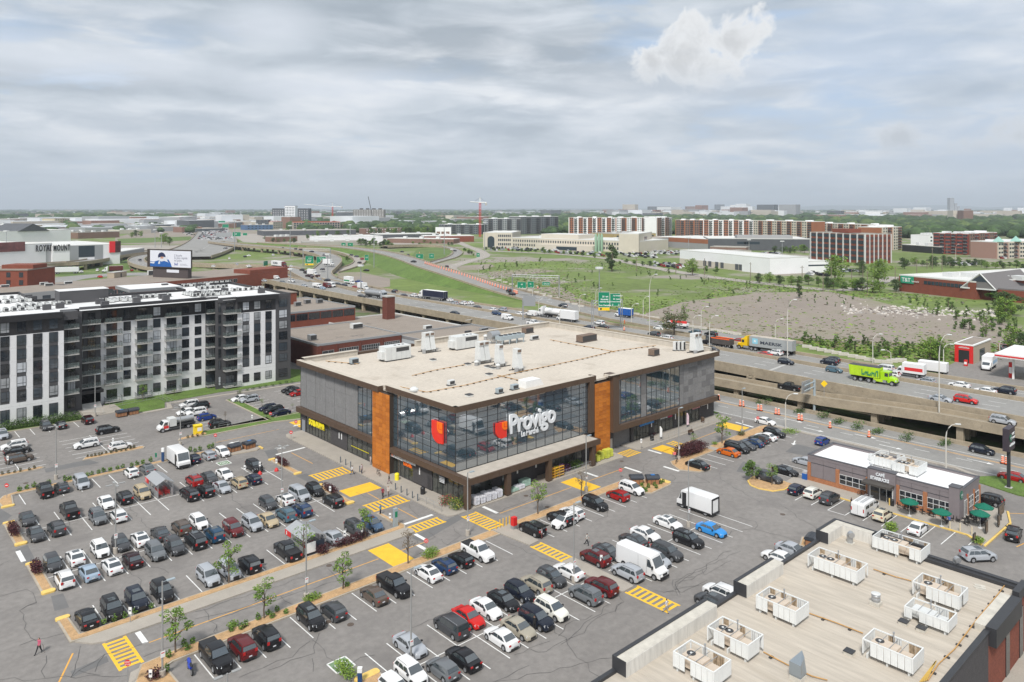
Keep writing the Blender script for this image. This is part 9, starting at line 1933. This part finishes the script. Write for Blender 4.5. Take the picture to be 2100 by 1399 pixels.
for i,a in enu(((1611,880,806,'cream curved street light near the yellow barrels',0),(1940,968,868,'cream curved street light behind the coffee shop',0),(1926,846,683,'tall grey street light rising from the ramp parapet',4.3),(1332,690,560,'tall straight light mast left of the brown-green tree',5),(1455,721,646,'grey curved light by the dump truck',5),(1615,736,612,'tall double-headed mast in front of the grey container',5),(1421,688,646,'cream curved light, left of two beside the brown-green tree',5,),(1438,678,628,'cream curved light, right of two beside the brown-green tree',5,),(1590,693,653,'cream light beyond the grey container',5),(1319,653,607,'cream curved light right of the big green signs',5),(1295,666,622,'shorter cream light close to the big green signs',5),(1790,745,684,'cream light behind the lime green truck',5),(1827,752,717,'short cream curved light by the white blocks',5),(1935,750,705,'grey light left of the car wash',5),(2050,720,698,'short light by the red rails',5),(1148,668,626,'cream curved light behind the roof corner',5),(1105,640,606,'cream light beside the grey sign backs',5),(1092,612,586,'cream light before the far gantry',5),(1028,580,553,'cream light on the meadow edge, second from the left',5),(981,572,545,'cream light on the meadow edge, first from the left',5),(1085,596,565,'cream light on the meadow edge, third from the left',5),(1148,610,576,'cream light right of the far gantry',5),(1188,640,603,'cream curved light over the navy trailer road',5),(1222,628,590,'cream light left of the big green signs',5),(1960,540,500,'thin light in the far car park',5))):streetlight(a[0],a[1],a[2],a[3],a[4],side=-1 if i in(12,)else 1)
for i,(px,pb,pt)in enu(((481,516,452),(595,529,463),(767,549,467),(718,496,461),(1229,650,550),(911,522,455),(994,516,456),(13,552,474),(318,508,471),(331,508,477),(740,596,545),(672,577,522),(596,582,552),(1412,520,488),(1604,523,495),(1536,521,492))):
 x,y=G(px,pb,5);h=hpx(pb,pt,5);u=E('high_mast',(x,y,5),0,'tall slim light mast over the interchange','light mast','high light masts');b=MB();d=40*FPX/(pb-HORY);w_=.12+d/4000;b.tube([(0,0,0),(0,0,h)],[w_*1.3,w_*.7],6);P('pole',b,MTL,u);tb('lamp_ring',u,UNIT,[(0,0,h-.3),(0,0,h+.4)],1.2+d/1000,8)
for i,(px,pb,pt)in enu(((1704.6,592,547),(1746.6,588,551),(1769.6,570,545),(1779,600,556),(1793,576,543),(1814,573,541),(1836,574,547),(1880,564,531),(1912,552,508),(1901,552,530),(1932,556,526),(1445,565,530),(1539,573,538),(1386,563,542),(1942,540,500),(1305,556,528),(1645,575,545),(1688,598,563))):
 x,y=G(px,pb,5);h=hpx(pb,pt,5);u=E('utility_pole',(x,y,5),R(i*20),'wooden utility pole along the far road','utility pole','utility poles along the far road');tb('pole',u,PALEBARK,[(0,0,0),(0,0,h)],[.24,.16],6);bx('crossarm',u,PALEBARK,-1.1,-.08,h-1,1.1,.08,h-.8)
def signpost(px,pb,pt,label,kind='noentry',z=0.0,base=None,s=.32):
 x,y=G(px,pb,z);h=hpx(pb,pt,z);u=E('traffic_sign',(x,y,z),-TH,label,'traffic sign');tb('post',u,MTL,[(0,0,0),(0,0,h-.1)],.035,6)
 if base:tb('red_foot',u,REDS,[(0,0,0),(0,0,.2),(0,0,.55)],[.36,.34,.12],10)
 k=8 if kind=='stop' else 18
 if kind in('stop','noentry'):
  b=MB();pts=[(s*cos(2*pi*(j+.5)/k),s*sin(2*pi*(j+.5)/k))for j in rg(k)];b.v=[(p[0],-.06,h-s+p[1])for p in pts]+[(p[0],-.04,h-s+p[1])for p in pts];b.f=[tuple(rg(k)),tuple(rg(2*k-1,k-1,-1))]+[(j,(j+1)%k,k+(j+1)%k,k+j)for j in rg(k)];P('sign_face',b,REDS,u)
  b=MB();b.box(-s*.6,-.075,h-s-.055,s*.6,-.061,h-s+.055)
  if kind=='noentry':P('white_bar',b,WHP,u)
  else:text('sign_word','ARRÊT',.19,WHP,u,(-.27,-.066,h-s+.02),(1,0,0),ext=.003,width=.54);text('sign_word','STOP',.19,WHP,u,(-.24,-.066,h-s-.2),(1,0,0),ext=.003,width=.48)
 else:bx('sign_face',u,WHP if kind=='plate' else GREENS,-.16,-.05,h-.75,.16,-.02,h);bx('sign_symbol',u,DKT,-.11,-.06,h-.45,.11,-.05,h-.3)
for a in((14,1023,991,'no-entry sign at the left edge by the yellow-nosed island','noentry'),(597,903,883,'no-entry sign on the rounded sidewalk corner under the yellow store sign','noentry'),(442,912,889,'no-entry sign left of the covered bins','noentry'),(262,1410,1352,'stop sign at the bottom left before the yellow crossing','stop'),(1272.6,982,960,'stop sign behind the white crossover by the bins','stop'),(1383,945,926,'stop sign in front of the purple hedge','stop'),(1554,876,854,'no-entry sign at the far exit beside the white car','noentry'),(874,1135,1104,'small stop sign in the mulch strip by the bronze tree','stop'),(1315,924,900,'round grey back of a sign by the loading crossing','plate'),(607,882,862,'narrow sign post beside the far west yellow pad','noentry'),(320,944,929,'small green sign beside the charging post','green'),(677,1017,997,'small white plate sign in the purple bushes','plate'),(517,867,851,'white-green plate on the fence of the grass strip','plate'),(800,1078,1052,'tall white plate sign at the drive corner','plate'),(555,856,845,'red and white plate at the corner of the upper lot','noentry'),(268-36,917,898,'grey plate sign behind the small white SUV','plate'),(16,962,935,'white plate sign in front of the brown-grey SUV','plate'),(267,1279,1245,'thin plate sign in front of the dark blue SUV','plate'),(307-40+400,1127,1098,'plate sign behind the cart shelter end','plate'),(742,1108,1080,'plate sign in front of the dark grey SUV near the corner tree','plate'),(707,1118,1088,'plate sign beside the purple bushes of the strip','plate'),(1233,1167,1138,'black post sign on the paved walkway','plate'),(309,1400,1373,'thin black post at the bottom left corner of the strip','plate')):signpost(*a)
signpost(567,966,941,'white plate sign on a red foot, right one of three near the island','plate',base=True);signpost(533,973,947,'white plate sign on a red foot before the black SUV','plate',base=True);signpost(502,974,954,'white plate sign left of the red-footed pair','plate')
bl=MB();bl.tube([(0,0,.15),(0,0,1.2)],.09,10);BL=bl.mesh('bollard',mat('slate_bollard',(.10,.12,.14),.5),smooth=40)
for i,y in enu((27.8,26.0,24.3,21.3,10.4,8.8,7.2,5.7,4.3)):tag(ob('bollard',BL,None,(-4.0,y,0)),'slate grey bollard along the west sidewalk kerb','bollard','slate bollards along the west sidewalk')
bl=MB();bl.tube([(0,0,.1),(0,0,1.25)],.07,8);BLY=bl.mesh('bollard',YEL,smooth=40)
for x in(-1.8,-1.1,-.5,.1,.7):tag(ob('bollard',BLY,None,(x,-11.5,.04)),'thin yellow bollard in the row at the walkway head','bollard','yellow bollards at the walkway head')
for i,(x,y)in enu(((36.1,1.6),(36.1,.2))):b=MB();b.tube([(0,0,0),(0,0,2.2)],.14,8);tag(P('guard_post',b,YEL,None,(x,y,.05)),('thick yellow guard post at the loading passage, inner one' if i==0 else 'thick yellow guard post at the loading passage, outer one'),'guard post')
def rlg(pts,label,h=1.0,step=1.8,m_=MTL,bars=2,z=.15,name='handrail'):
 u=E(name,(0,0,0),0,label,'railing');
 for k in rg(bars):b=MB();zz=z+h*(1-k*.45);b.tube([(x,y,zz)for x,y in pts],.025,5);P('rail',b,m_,u)
 for i in rg(len(pts)-1):
  a,c=Vector(pts[i]),Vector(pts[i+1]);n=max(1,int((c-a).length/step))
  for k in rg(n+1):v=a.lerp(c,k/n);tb('post',u,m_,[(v.x,v.y,z),(v.x,v.y,z+h)],.025,5)
rlg([(-3.8,4.2),(-3.9,-1.6)],'thin steel railing between the west bollards and the corner doors');rlg([(44.5,-2.9),(58,-2.9),(72.2,-2.9)],'long thin railing along the east shop sidewalk');rlg([(18.8,-3.5),(27,-3.5)],'steel railing before the flower racks under the canopy');rlg([(47.9,-9.9),(47.9,-11)],'short railing at the purple hedge')
rlg([G(225,838),G(325,818)],'chain-link fence top along the apartment lawn',1.3,2.5,bars=3);rlg([G(325,818),G(380,846)],'chain-link fence along the lot corner by the white SUV',1.3,2.5,bars=3);rlg([G(170,850),G(213,850)],'low railing beside the apartment steps');rlg([G(449,880),G(545,862)],'low wire fence on the grass strip',.9,3);rlg([G(555,858),G(612,842)],'low wire fence at the end of the grass strip',.9,3)
rlg([G(2047,722,5),G(2100,731,5)],'red rails of the petrol station',2.4,3,REDS,1,5.0)
SLATE=mat('dark_lid',(.045,.05,.06),.4);WOODF=mat('wood_front',(.32,.15,.07),.7,var=.15,vs=3);BLPANEL=mat('blue_solar_lid',(.03,.16,.42),.3)
def bigbin(x,y,label,rz=0.0,blue=False,z=.14):
 u=E('covered_bin',(x,y,z),rz,label,'bin');u.scale=(.84,.9,.95);bx('body',u,TRIM,-1.15,-.8,0,1.15,.8,.95)
 for k in rg(3):bx('wood_front_panel',u,WOODF,-1.08+.74*k,-.83,.08,-.42+.74*k,-.8,.82)
 for s in(-1,1):bx('wood_side_panel',u,WOODF,s*1.15,-.7,.08,s*1.18,.7,.82)
 b=MB();pts=[(-.95,.95),(-.9,1.2),(-.45,1.42),(.45,1.42),(.9,1.2),(.95,.95)];b.v=[(-1.3,p[0],p[1])for p in pts]+[(1.3,p[0],p[1])for p in pts];k=len(pts);b.f=[tuple(rg(k)),tuple(rg(2*k-1,k-1,-1))]+[(j,(j+1)%k,k+(j+1)%k,k+j)for j in rg(k)];P('lid',b,SLATE,u)
 for k in rg(5):bx('lid_rib',u,SLATE,-1.1+.52*k,-.42,1.42,-1.0+.52*k,.42,1.46)
 if blue:bx('blue_panel',u,BLPANEL,-.35,-.35,1.46,.45,.3,1.49)
bigbin(-15.3,46.8,'left covered bin with wooden front at the upper edge of the left lot',R(4));bigbin(-12.6,46.6,'covered bin with a blue panel on its lid, upper edge of the left lot',R(10),True)
bigbin(*G(1305,984,.7),'left covered bin on the planted island by the entrance',R(-38));bigbin(*G(1338,984,.7),'covered bin with blue lid panels on the planted island by the entrance',R(-38),True)
bigbin(*G(249,848,.7),'covered bin with a blue lid piece below the apartment balconies',R(2),True);bigbin(*G(273,844,.7),'right covered bin below the apartment balconies',R(2));bigbin(26.2,-43.6,'covered bin just beyond the foreground parapet',R(10))
u=E('donation_box',(*G(405.5,882,.8),0),R(-6),'yellow donation box beside the upper lot mulch island','donation box');b=MB();b.box(-.75,-.6,0,.75,.6,1.7);b.box(-.8,-.7,1.7,.8,.65,1.85);P('casing',b,mat('donation_yellow',(.85,.62,.02),.5),u);bx('white_label',u,WHP,-.2,-.63,.7,.6,-.6,1.4)
for i,(px,pb,pt,l_)in enu(((334,948,920,'blue charging post beside the white step van'),(738,1405,1371,'blue charging post at the bottom edge by the painted bay'))):
 x,y=G(px,pb);u=E('charging_post',(x,y,.1),-TH,l_,'charging post');h=hpx(pb,pt);bx('casing',u,mat('charger_navy',(.02,.06,.16),.4),-.2,-.15,0,.2,.15,h*.72);bx('white_head',u,WHP,-.22,-.17,h*.72,.22,.17,h)
 tb('cable',u,mat('charger_navy',(.02,.06,.16),.4),[(.2,-.16,h*.6),(.3,-.25,h*.3),(.15,-.2,h*.5)],.03,5)
u=E('payment_kiosk',(*G(1054,1086),.05),0,'red and grey locker post by the yellow bollards','kiosk');bx('base',u,MTL,-.35,-.3,0,.35,.3,.55);bx('red_body',u,REDP,-.35,-.3,.55,.35,.3,1.7)
u=E('drive_corner_totem',(*G(811,1081),.05),0,'grey and green information totem at the drive corner','totem');bx('casing',u,UNITG,-.3,-.2,0,.3,.2,2.6);bx('green_panel',u,GREENS,-.2,-.22,1.4,.2,-.2,2.2)
for i,(px,pb,c_,l_)in enu(((814,984,'yellow','round yellow bin beside the west shop doors'),(867,1013,'black','dark bin with a brown front on the west sidewalk'),(1337,903,'black','black bin between the east shops'),(1441,866,'bronze','brown bin near the east corner'))):
 x,y=G(px,pb,.15);u=E('litter_bin',(x,y,.15),0,l_,'litter bin');tb('drum',u,{'yellow':SIGNY,'black':BLACK,'bronze':BRW}[c_],[(0,0,0),(0,0,.95)],.38,12,smooth=40);tb('lid',u,{'yellow':SIGNY,'black':BLACK,'bronze':BRW}[c_],[(0,0,.95),(0,0,1.1)],[.4,.25],12)
def shelter(x0,y0,x1,y1,label,sign):
 u=E('cart_shelter',((x0+x1)/2,(y0+y1)/2,0),0,label,'cart shelter');w_,l_=(x1-x0)/2,(y1-y0)/2;SH_=mat('ribbed_shelter_metal',(.42,.43,.44),.45,.35)
 for s in(-1,1):
  n=10
  for k in rg(n):q0,q1=-l_+2*l_*k/n,-l_+2*l_*(k+1)/n;b=MB();b.v=[(s*(w_+.25),q0+.01,2.05),(s*(w_+.25),q1-.01,2.05),(0,q1-.01,2.75),(0,q0+.01,2.75),(s*(w_+.25),q0+.01,2.0),(s*(w_+.25),q1-.01,2.0),(0,q1-.01,2.70),(0,q0+.01,2.70)];b.f=[(0,1,2,3),(7,6,5,4),*S5];P('roof_sheet',b,SH_,u)
  bx('side_panel',u,SH_,s*w_-.02,-l_,.15,s*w_+.02,l_,1.0)
  for k in rg(4):yy_=-l_+2*l_*k/3;bx('post',u,MTL,s*w_-.05,yy_-.05,0,s*w_+.05,yy_+.05,2.05)
  bx('side_rail',u,MTL,s*w_-.03,-l_,1.5,s*w_+.03,l_,1.56)
 bx('red_sign',u,REDP,-w_-.3,l_-.1,1.35,-w_-.22,l_-1.7,2.0);bx('white_mark',u,WHP,-w_-.32,l_-.5,1.45,-w_-.3,l_-.7,1.9)
 if sign:bx('white_poster',u,WHP,-w_+.1,-l_-.06,.4,.0,-l_,1.7);bx('dark_poster',u,DKT,.1,-l_-.06,.4,w_-.1,-l_,1.7)
 cartm=MB()
 for z_ in(.35,.7):
  for q in((-.28,-.45,.28,-.42),(-.28,.42,.28,.45),(-.28,-.42,-.25,.42),(.25,-.42,.28,.42)):cartm.box(q[0],q[1],z_,q[2],q[3],z_+.04)
 for xx in(-.26,0,.24):cartm.box(xx,-.42,.36,xx+.02,.42,.38);
 for xx in(-.28,.25):
  for yy_ in(-.43,.41):cartm.box(xx,yy_,.05,xx+.03,yy_+.03,.72)
 cartm.box(-.3,.5,.9,.3,.54,.95);CM_=cartm.mesh('shopping_cart',REDP)
 for s in(-.55,.5):
  for k in rg(3 if not sign else 2):tag(ob('shopping_cart',CM_,None,((x0+x1)/2+s,y0+.9+.55*k,0)),'red shopping cart standing inside a metal cart shelter','shopping cart','shopping carts in the shelters')
shelter(-33.1,32.4,-30.9,37.9,'grey gabled cart shelter with a red sign among the left rows',False);shelter(-25.3,-1.1,-22.6,4.4,'grey gabled cart shelter with posters by the mulch strip tree',True)
BAGW=mat('printed_white_bag',(.62,.62,.66),.5,var=.35,vs=5);BAGG=mat('mint_bag',(.35,.50,.42),.5,var=.2,vs=4);BAGY=mat('yellow_green_bag',(.55,.58,.08),.5,var=.25,vs=4)
bgm=MB();bgm.box(-.42,-.26,0,.42,.26,.13);bme={}
def pallet(x,y,rows_,m_,label,nx=2,ny=2,z=.15):
 u=E('bag_pallet',(x,y,z),0,label,'pallet of bags');bx('pallet',u,PALEBARK,-nx*.44,-ny*.28,0,nx*.44,ny*.28,.12)
 if m_.name not in bme:bb2=MB();bb2.box(-.42,-.26,0,.42,.26,.13);me=bb2.mesh('bag',m_);bme[m_.name]=me
 for k in rg(rows_):
  for i in rg(nx):
   for j in rg(ny):ob('bag',bme[m_.name],u,((i-(nx-1)/2)*.87+rs.uniform(-.03,.03),(j-(ny-1)/2)*.55+rs.uniform(-.03,.03),.13+k*.14),rs.uniform(-.06,.06))
for i in rg(5):pallet(1.6+1.15*i,-2.6,8-(i%2),BAGW,f'{("first", "second", "third", "fourth", "fifth")[i]} pallet of white printed bags from the canopy corner column',1,3)
pallet(9.4,-2.7,3,BAGG,'low stack of mint bags beside the second canopy column');pallet(10.8,-2.6,4,BAGW,'low stack of white and violet bags by the mint ones');pallet(12.4,-2.2,7,BAGG,'tall stack of mint bags in front of the recessed doors')
for i,x in enu((30.0,31.3,32.5,33.7)):pallet(x,-2.2+.2*(i%2),(7,9,10,9)[i],BAGY,f'{("leftmost", "second", "third", "rightmost")[i]} tall stack of yellow-green bags by the south timber strip',1,2)
FL=[lfm('flower_red',(.45,.05,.05),.4),lfm('flower_violet',(.25,.1,.35),.4),lfm('flower_yellow',(.6,.5,.05),.4),LG[1]]
bush(-1.6,.1,1.3,1.0,1.5,[LD[0],FL[0],LG[1]],'mound of potted flowers left of the corner doors',900,.09);bush(-1.7,-2.2,.9,1.1,1.7,[LD[0],LG[0],FL[2]],'stand of leafy pots with yellow blooms at the canopy corner',900,.09);bush(-.3,-2.2,.8,.7,1.9,[LD[0],LP[1],LG[1]],'dark red potted shrubs behind the canopy corner column',600,.09);bush(7.2,-2.5,.8,.7,1.5,[LD[0],LB[0],LP[1]],'dark potted plants by the second canopy column',500,.09);bush(24.5,-2.0,1.6,.7,1.4,[LG[1],LD[0],LG[0]],'green potted plants near the right end of the canopy',900,.1);bush(22,-2.0,1.2,.7,1.3,[LP[1],FL[1],LP[0]],'purple potted plants under the canopy',700,.1)
for i,(x,fm)in enu(((17.8,FL[0]),(18.9,FL[2]),(20.0,FL[1]))):
 u=E('flower_rack',(x,-3.0,.15),0,f'{("red", "white and yellow", "violet")[i]} flower rack under the canopy','flower rack');
 for k in rg(4):bx('shelf',u,YEL,-.5,-.3,.3+.45*k,.5,.3,.34+.45*k);me=leaves([(-.25,0,.48+.45*k,.3,.25,.14),(.25,0,.48+.45*k,.3,.25,.14)],70,.07,400+i*9+k,[fm,LG[1]]);me.name='flowers';ob('flowers',me,u)
 for xx in(-.5,.46):
  for yy_ in(-.3,.26):bx('post',u,ORLINE,xx,yy_,0,xx+.04,yy_+.04,1.8)
def bicycle(x,y,rz,label,z=.15):
 u=E('bicycle',(x,y,z),rz,label,'bicycle')
 for xx in(-.52,.52):
  b=MB();b.tube([(xx+.33*cos(a*pi/8),0,.34+.33*sin(a*pi/8))for a in rg(17)],.025,4,cap=False);P('wheel',b,TYRE,u)
 b=MB()
 for p,q in(((-.52,0,.34),(-.15,0,.3)),((-.15,0,.3),(-.28,0,.85)),((-.28,0,.85),(-.52,0,.34)),((-.15,0,.3),(.38,0,.78)),((-.26,0,.75),(.36,0,.82)),((.36,0,.9),(.52,0,.34))):b.tube([p,q],.022,5)
 P('frame',b,TRIM,u);tb('handlebar',u,TRIM,[(.34,-.26,.98),(.36,0,.95),(.34,.26,.98)],.016,4);bx('saddle',u,BLACK,-.42,-.06,.86,-.16,.06,.91)
bicycle(*G(776,973,.3),R(80),'bicycle leaning at the rack beside the west timber strip');bicycle(*G(1388,948,.3),R(20),'bicycle at the kerb in front of the purple hedge, left one');bicycle(*G(1770,1016,.3),R(-85),'bicycle leaning against the coffee shop wall')
u=E('bicycle_rack',(-.9,20.0,.15),R(90),'black hoop bicycle rack beside the west timber strip','bicycle rack')
for k in rg(3):tb('hoop',u,TRIM,[(k*.6-.6,-.3,0),(k*.6-.6,-.3,.8),(k*.6-.6,.3,.8),(k*.6-.6,.3,0)],.03,5)
u=E('bench',(*G(1417,890,.15),.15),0,'brown bench before the east shop doors','bench');bx('seat',u,BRW,-.8,-.2,.4,.8,.2,.46);bx('backrest',u,BRW,-.8,.15,.46,.8,.2,.85)
for xx in(-.7,.64):bx('leg',u,DMT,xx,-.18,0,xx+.06,.18,.4)
for i,(px,py,h,m_,l_)in enu(((1353,902,2.6,SGW,'white and red feather flag before the second east shop'),(1408,877,3.0,mat('pink_white_flag',(.6,.45,.5),.6,var=.4,vs=3),'pink and white feather flag before the door with pink lettering'))):
 x,y=G(px,py,.15);u=E('feather_flag',(x,y,.15),-TH,l_,'flag');tb('pole',u,MTL,[(0,0,0),(0,0,h)],.025,5);b=MB();b.v=[(0,0,.5),(.45,0,.6),(.5,0,h*.8),(.2,0,h),(0,0,h),(0,.02,.5),(.45,.02,.6),(.5,.02,h*.8),(.2,.02,h),(0,.02,h)];b.f=[(0,1,2,3,4),(9,8,7,6,5)];b.m=[0,0];P('cloth',b,m_,u)
SKINM=mat('skin',(.42,.24,.16),.6);CLOTH=mat('cloth',(.3,.3,.3),.85,objcol=True);HAIRM=mat('hair',(.03,.02,.015),.7,objcol=True)
def person_meshes(pose):
 hip=.92;J={}
 if pose=='walk':lk,rk,la,ra_=(.02,-.16,.52),(-.05,.14,.50),(.05,-.42,.09),(.0,.30,.08)
 elif pose=='sit':hip=.50;lk,rk,la,ra_=(0,-.42,.50),(0,-.44,.50),(0,-.40,.08),(0,-.46,.08)
 else:lk,rk,la,ra_=(0,-.02,.50),(0,.01,.50),(0,.02,.08),(0,.03,.08)
 hz=hip;sh=hip+.50;V_=[(0,0,hz),(0,.01,hz+.2),(0,.02,hz+.40),(0,.02,sh),(0,.01,sh+.09),(0,-.01,sh+.17),(0,-.015,sh+.27)];Rr_=[.135,.125,.15,.09,.055,.085,.095];Ed=[(i,i+1)for i in rg(6)]
 def add(p,r,j):V_.append(p);Rr_.append(r);Ed.append((j,len(V_)-1));return len(V_)-1
 arm={'stand':((-.02,-.24),(-.06,-.46)),'walk':((-.06,-.24),(-.18,-.44)),'sit':((-.1,-.22),(-.34,-.28)),'reach':((-.18,-.16),(-.42,-.08))}[pose]
 for s,kk,aa in((-1,lk,la),(1,rk,ra_)):
  a=add((s*.10,0,hz-.06),.095,0);k=add((s*.10+kk[0],kk[1],kk[2]),.062,a);f=add((s*.10+aa[0],aa[1],aa[2]),.042,k);add((s*.11+aa[0],aa[1]-.15,.045),.038,f)
  sgn=s if pose!='walk' else s;w_=1 if pose!='walk' else s;h0=add((s*.18,.02,sh-.02),.058,3);e=add((s*.23,.02+arm[0][0]*w_,sh+arm[0][1]),.042,h0);w2=add((s*.22,.02+arm[1][0]*w_,sh+arm[1][1]),.028,e);add((s*.21,.0+arm[1][0]*w_-.03,sh+arm[1][1]-.10),.032,w2)
 me=bpy.data.meshes.new('p');me.from_pydata(V_,Ed,[]);o=bpy.data.objects.new('p',me);COL.objects.link(o);md=o.modifiers.new('s','SKIN');
 for i,sv in enu(me.skin_vertices[0].data):sv.radius=(Rr_[i],Rr_[i]*(.72 if i in(0,1,2)else 1));
 me.skin_vertices[0].data[0].use_root=True;sb=o.modifiers.new('b','SUBSURF');sb.levels=2;dg=bpy.context.evaluated_depsgraph_get();body=bpy.data.meshes.new_from_object(o.evaluated_get(dg));bpy.data.objects.remove(o);body.materials.clear();body.materials.append(SKINM);body.shade_smooth();body.name='body'
 def shell(name,test,off,m_):
  b=bmesh.new();b.from_mesh(body);b.normal_update();[setattr(v,'co',v.co)for v in b.verts];dl=[f for f in b.faces if not test(f.calc_center_median())];N_={v.index:v.normal.copy()for v in b.verts}
  for v in b.verts:v.co=v.co+N_[v.index]*off
  bmesh.ops.delete(b,geom=dl,context='FACES');m2=bpy.data.meshes.new(name);b.to_mesh(m2);b.free();m2.materials.clear();m2.materials.append(m_);m2.shade_smooth();return m2
 top=sh+.06;legz=hz+.04
 if pose=='sit':shirt=shell('shirt',lambda c:hz+.05<c.z<top and(abs(c.x)<.2 or c.z>sh-.26),.014,CLOTH);tro=shell('trousers',lambda c:c.z<hz+.08 and c.z>.12 and not(abs(c.x)>.17 and c.z>.55),.012,CLOTH)
 else:shirt=shell('shirt',lambda c:hz-.02<c.z<top and not(abs(c.x)>.165 and c.z<sh-.30),.014,CLOTH);tro=shell('trousers',lambda c:.10<c.z<hz and abs(c.x)<.19 and not(abs(c.x)>.165 and c.z>.62),.012,CLOTH)
 hair=shell('hair',lambda c:c.z>sh+.17 and(c.y>-.03 or c.z>sh+.31)and abs(c.x)<.14,.016,HAIRM);shoes=shell('shoes',lambda c:c.z<.10,.01,TRIM)
 b=MB();b.box(-.012,-.135,sh+.225,.012,-.105,sh+.255);nose=b.mesh('nose',SKINM);return dict(body=body,shirt=shirt,trousers=tro,hair=hair,shoes=shoes)
PM_={}
def person(px,py,pose,shirt,tro,label,z=.0,hair=(.03,.02,.015),face=0.0,sc=1.0,at=None):
 if pose not in PM_:PM_[pose]=person_meshes(pose)
 x,y=at or G(px,py,z);u=E('person',(x,y,z),R(face),label,'person');u.scale=(sc,sc,sc)
 for n_,me in PM_[pose].items():ob(n_,me,u,color={'shirt':shirt,'trousers':tro,'hair':hair}.get(n_))
 return u
PP=((722,974,'walk',(.55,.55,.56),(.10,.12,.16),'person in a light top pushing goods at the end of the upper crossing',.01,100),(742,971,'stand',(.5,.45,.5),(.02,.03,.07),'person in a pale top and dark shorts on the west sidewalk',.15,30),(760,953,'stand',(.45,.38,.36),(.35,.3,.3),'person crouched close to the west shop window with the bicycle',.15,90),(798,993,'walk',(.03,.02,.02),(.25,.18,.2),'person with long dark hair walking on the west sidewalk',.15,60),(785,1021,'walk',(.22,.02,.04),(.05,.04,.04),'person in a maroon top entering the middle crossing',.01,-30),(796,1018,'walk',(.52,.48,.45),(.25,.2,.2),'person in pale clothes beside the one in maroon',.01,-30),(780,1056,'stand',(.12,.30,.48),(.02,.03,.05),'person in a light blue shirt with a dark bag at the crossing foot',.01,20),(80,1340,'walk',(.50,.10,.17),(.02,.02,.025),'person in a pink top with a cane at the bottom left',.01,-60),(1111,1105,'reach',(.35,.33,.36),(.10,.03,.03),'person loading the open trunk of the black SUV',.01,190),(1204,1118,'walk',(.5,.48,.45),(.015,.015,.02),'person in black trousers walking behind the red SUV',.01,200),(1096,1292,'reach',(.02,.02,.022),(.02,.02,.022),'person in a black dress beside the blue-black SUV',.01,120),(1367,1257,'walk',(.65,.63,.66),(.35,.33,.33),'person in a white shirt on the lower crossing',.01,200),(1746,1042,'stand',(.06,.03,.03),(.02,.02,.03),'person in dark clothes behind the ladder van',.01,0),(1868,1049,'sit',(.05,.03,.03),(.04,.03,.03),'person seated under the green umbrella nearest the entrance',.15,30),(1946,1074,'sit',(.06,.13,.42),(.02,.02,.03),'person in a blue shirt seated left of the corner tower',.15,250),(1998,1066,'sit',(.55,.53,.5),(.05,.05,.06),'person in a white top seated under the rear umbrellas',.15,60),(2016,1076,'sit',(.05,.06,.12),(.03,.03,.04),'person in dark blue seated at the rearmost terrace table',.15,150),(2037,756,'stand',(.10,.16,.28),(.04,.05,.08),'person standing beside the white truck at the petrol station',5.05,60),(2081,772,'stand',(.03,.03,.06),(.03,.03,.05),'person in dark clothes by the fuel canopy column',5.05,40),(1281,665,'stand',(.75,.14,.02),(.7,.12,.02),'road worker in orange beside the big green signs',5.1,0),(2006,1053,'sit',(.04,.03,.03),(.03,.03,.03),'person in black seated between the two rear umbrellas',.15,200))
for a in PP:person(a[0],a[1],a[2],a[3],a[4],a[5],a[6],face=a[7],sc=.93)
b=MB();x,y=G(83,1341);tag(P('walking_cane',MB().tube([(x+.32,y-.1,.02),(x+.22,y-.05,.85),(x+.12,y,.9)],.015,5),BRW),'thin cane held by the person in pink','cane')
for o in list(scn.objects):
 lab=o.get('label','')
 if o.parent is None and lab.startswith('black SUV')and abs(o.location.x-1.3)<1.2 and abs(o.location.y+15.5)<1.5:
  b=MB();b.v=[(-1.95,-.75,1.66),(-1.95,.75,1.66),(-2.85,.72,1.85),(-2.85,-.72,1.85),(-1.95,-.75,1.60),(-1.95,.75,1.60),(-2.85,.72,1.79),(-2.85,-.72,1.79)];b.f=[(0,1,2,3),(7,6,5,4),*S5];P('open_tailgate',b,PAINT,o,color=COLR['black']);break
for o in list(scn.objects):
 if o.parent is None and o.get('label','').startswith('black SUV')and abs(o.location.x+32)<1.2 and abs(o.location.y-.6)<1.5:
  b=MB();b.v=[(-.1,-.95,.4),(-.55,-1.85,.4),(-.55,-1.85,1.0),(-.1,-.95,1.0),(-.15,-.93,.4),(-.6,-1.83,.4),(-.6,-1.83,1.0),(-.15,-.93,1.0)];b.f=[(0,1,2,3),(7,6,5,4),*S5];P('open_door',b,PAINT,o,color=COLR['black']);break
hm=bpy.data.materials.new('haze_air');hm.use_nodes=True;t=hm.node_tree;t.nodes.clear();o_=t.nodes.new('ShaderNodeOutputMaterial');pv=t.nodes.new('ShaderNodeVolumePrincipled')
sv(pv,'Color',(.80,.88,.97,1));sv(pv,'Density',HAZE_D);sv(pv,'Anisotropy',0.0);t.links.new(pv.outputs[0],o_.inputs['Volume'])
b=MB();b.box(-43000,-43000,-1.5,43000,43000,420);hz_o=P('haze',b,hm);tag(hz_o,'thin pale air that fades the distance',kind='stuff')
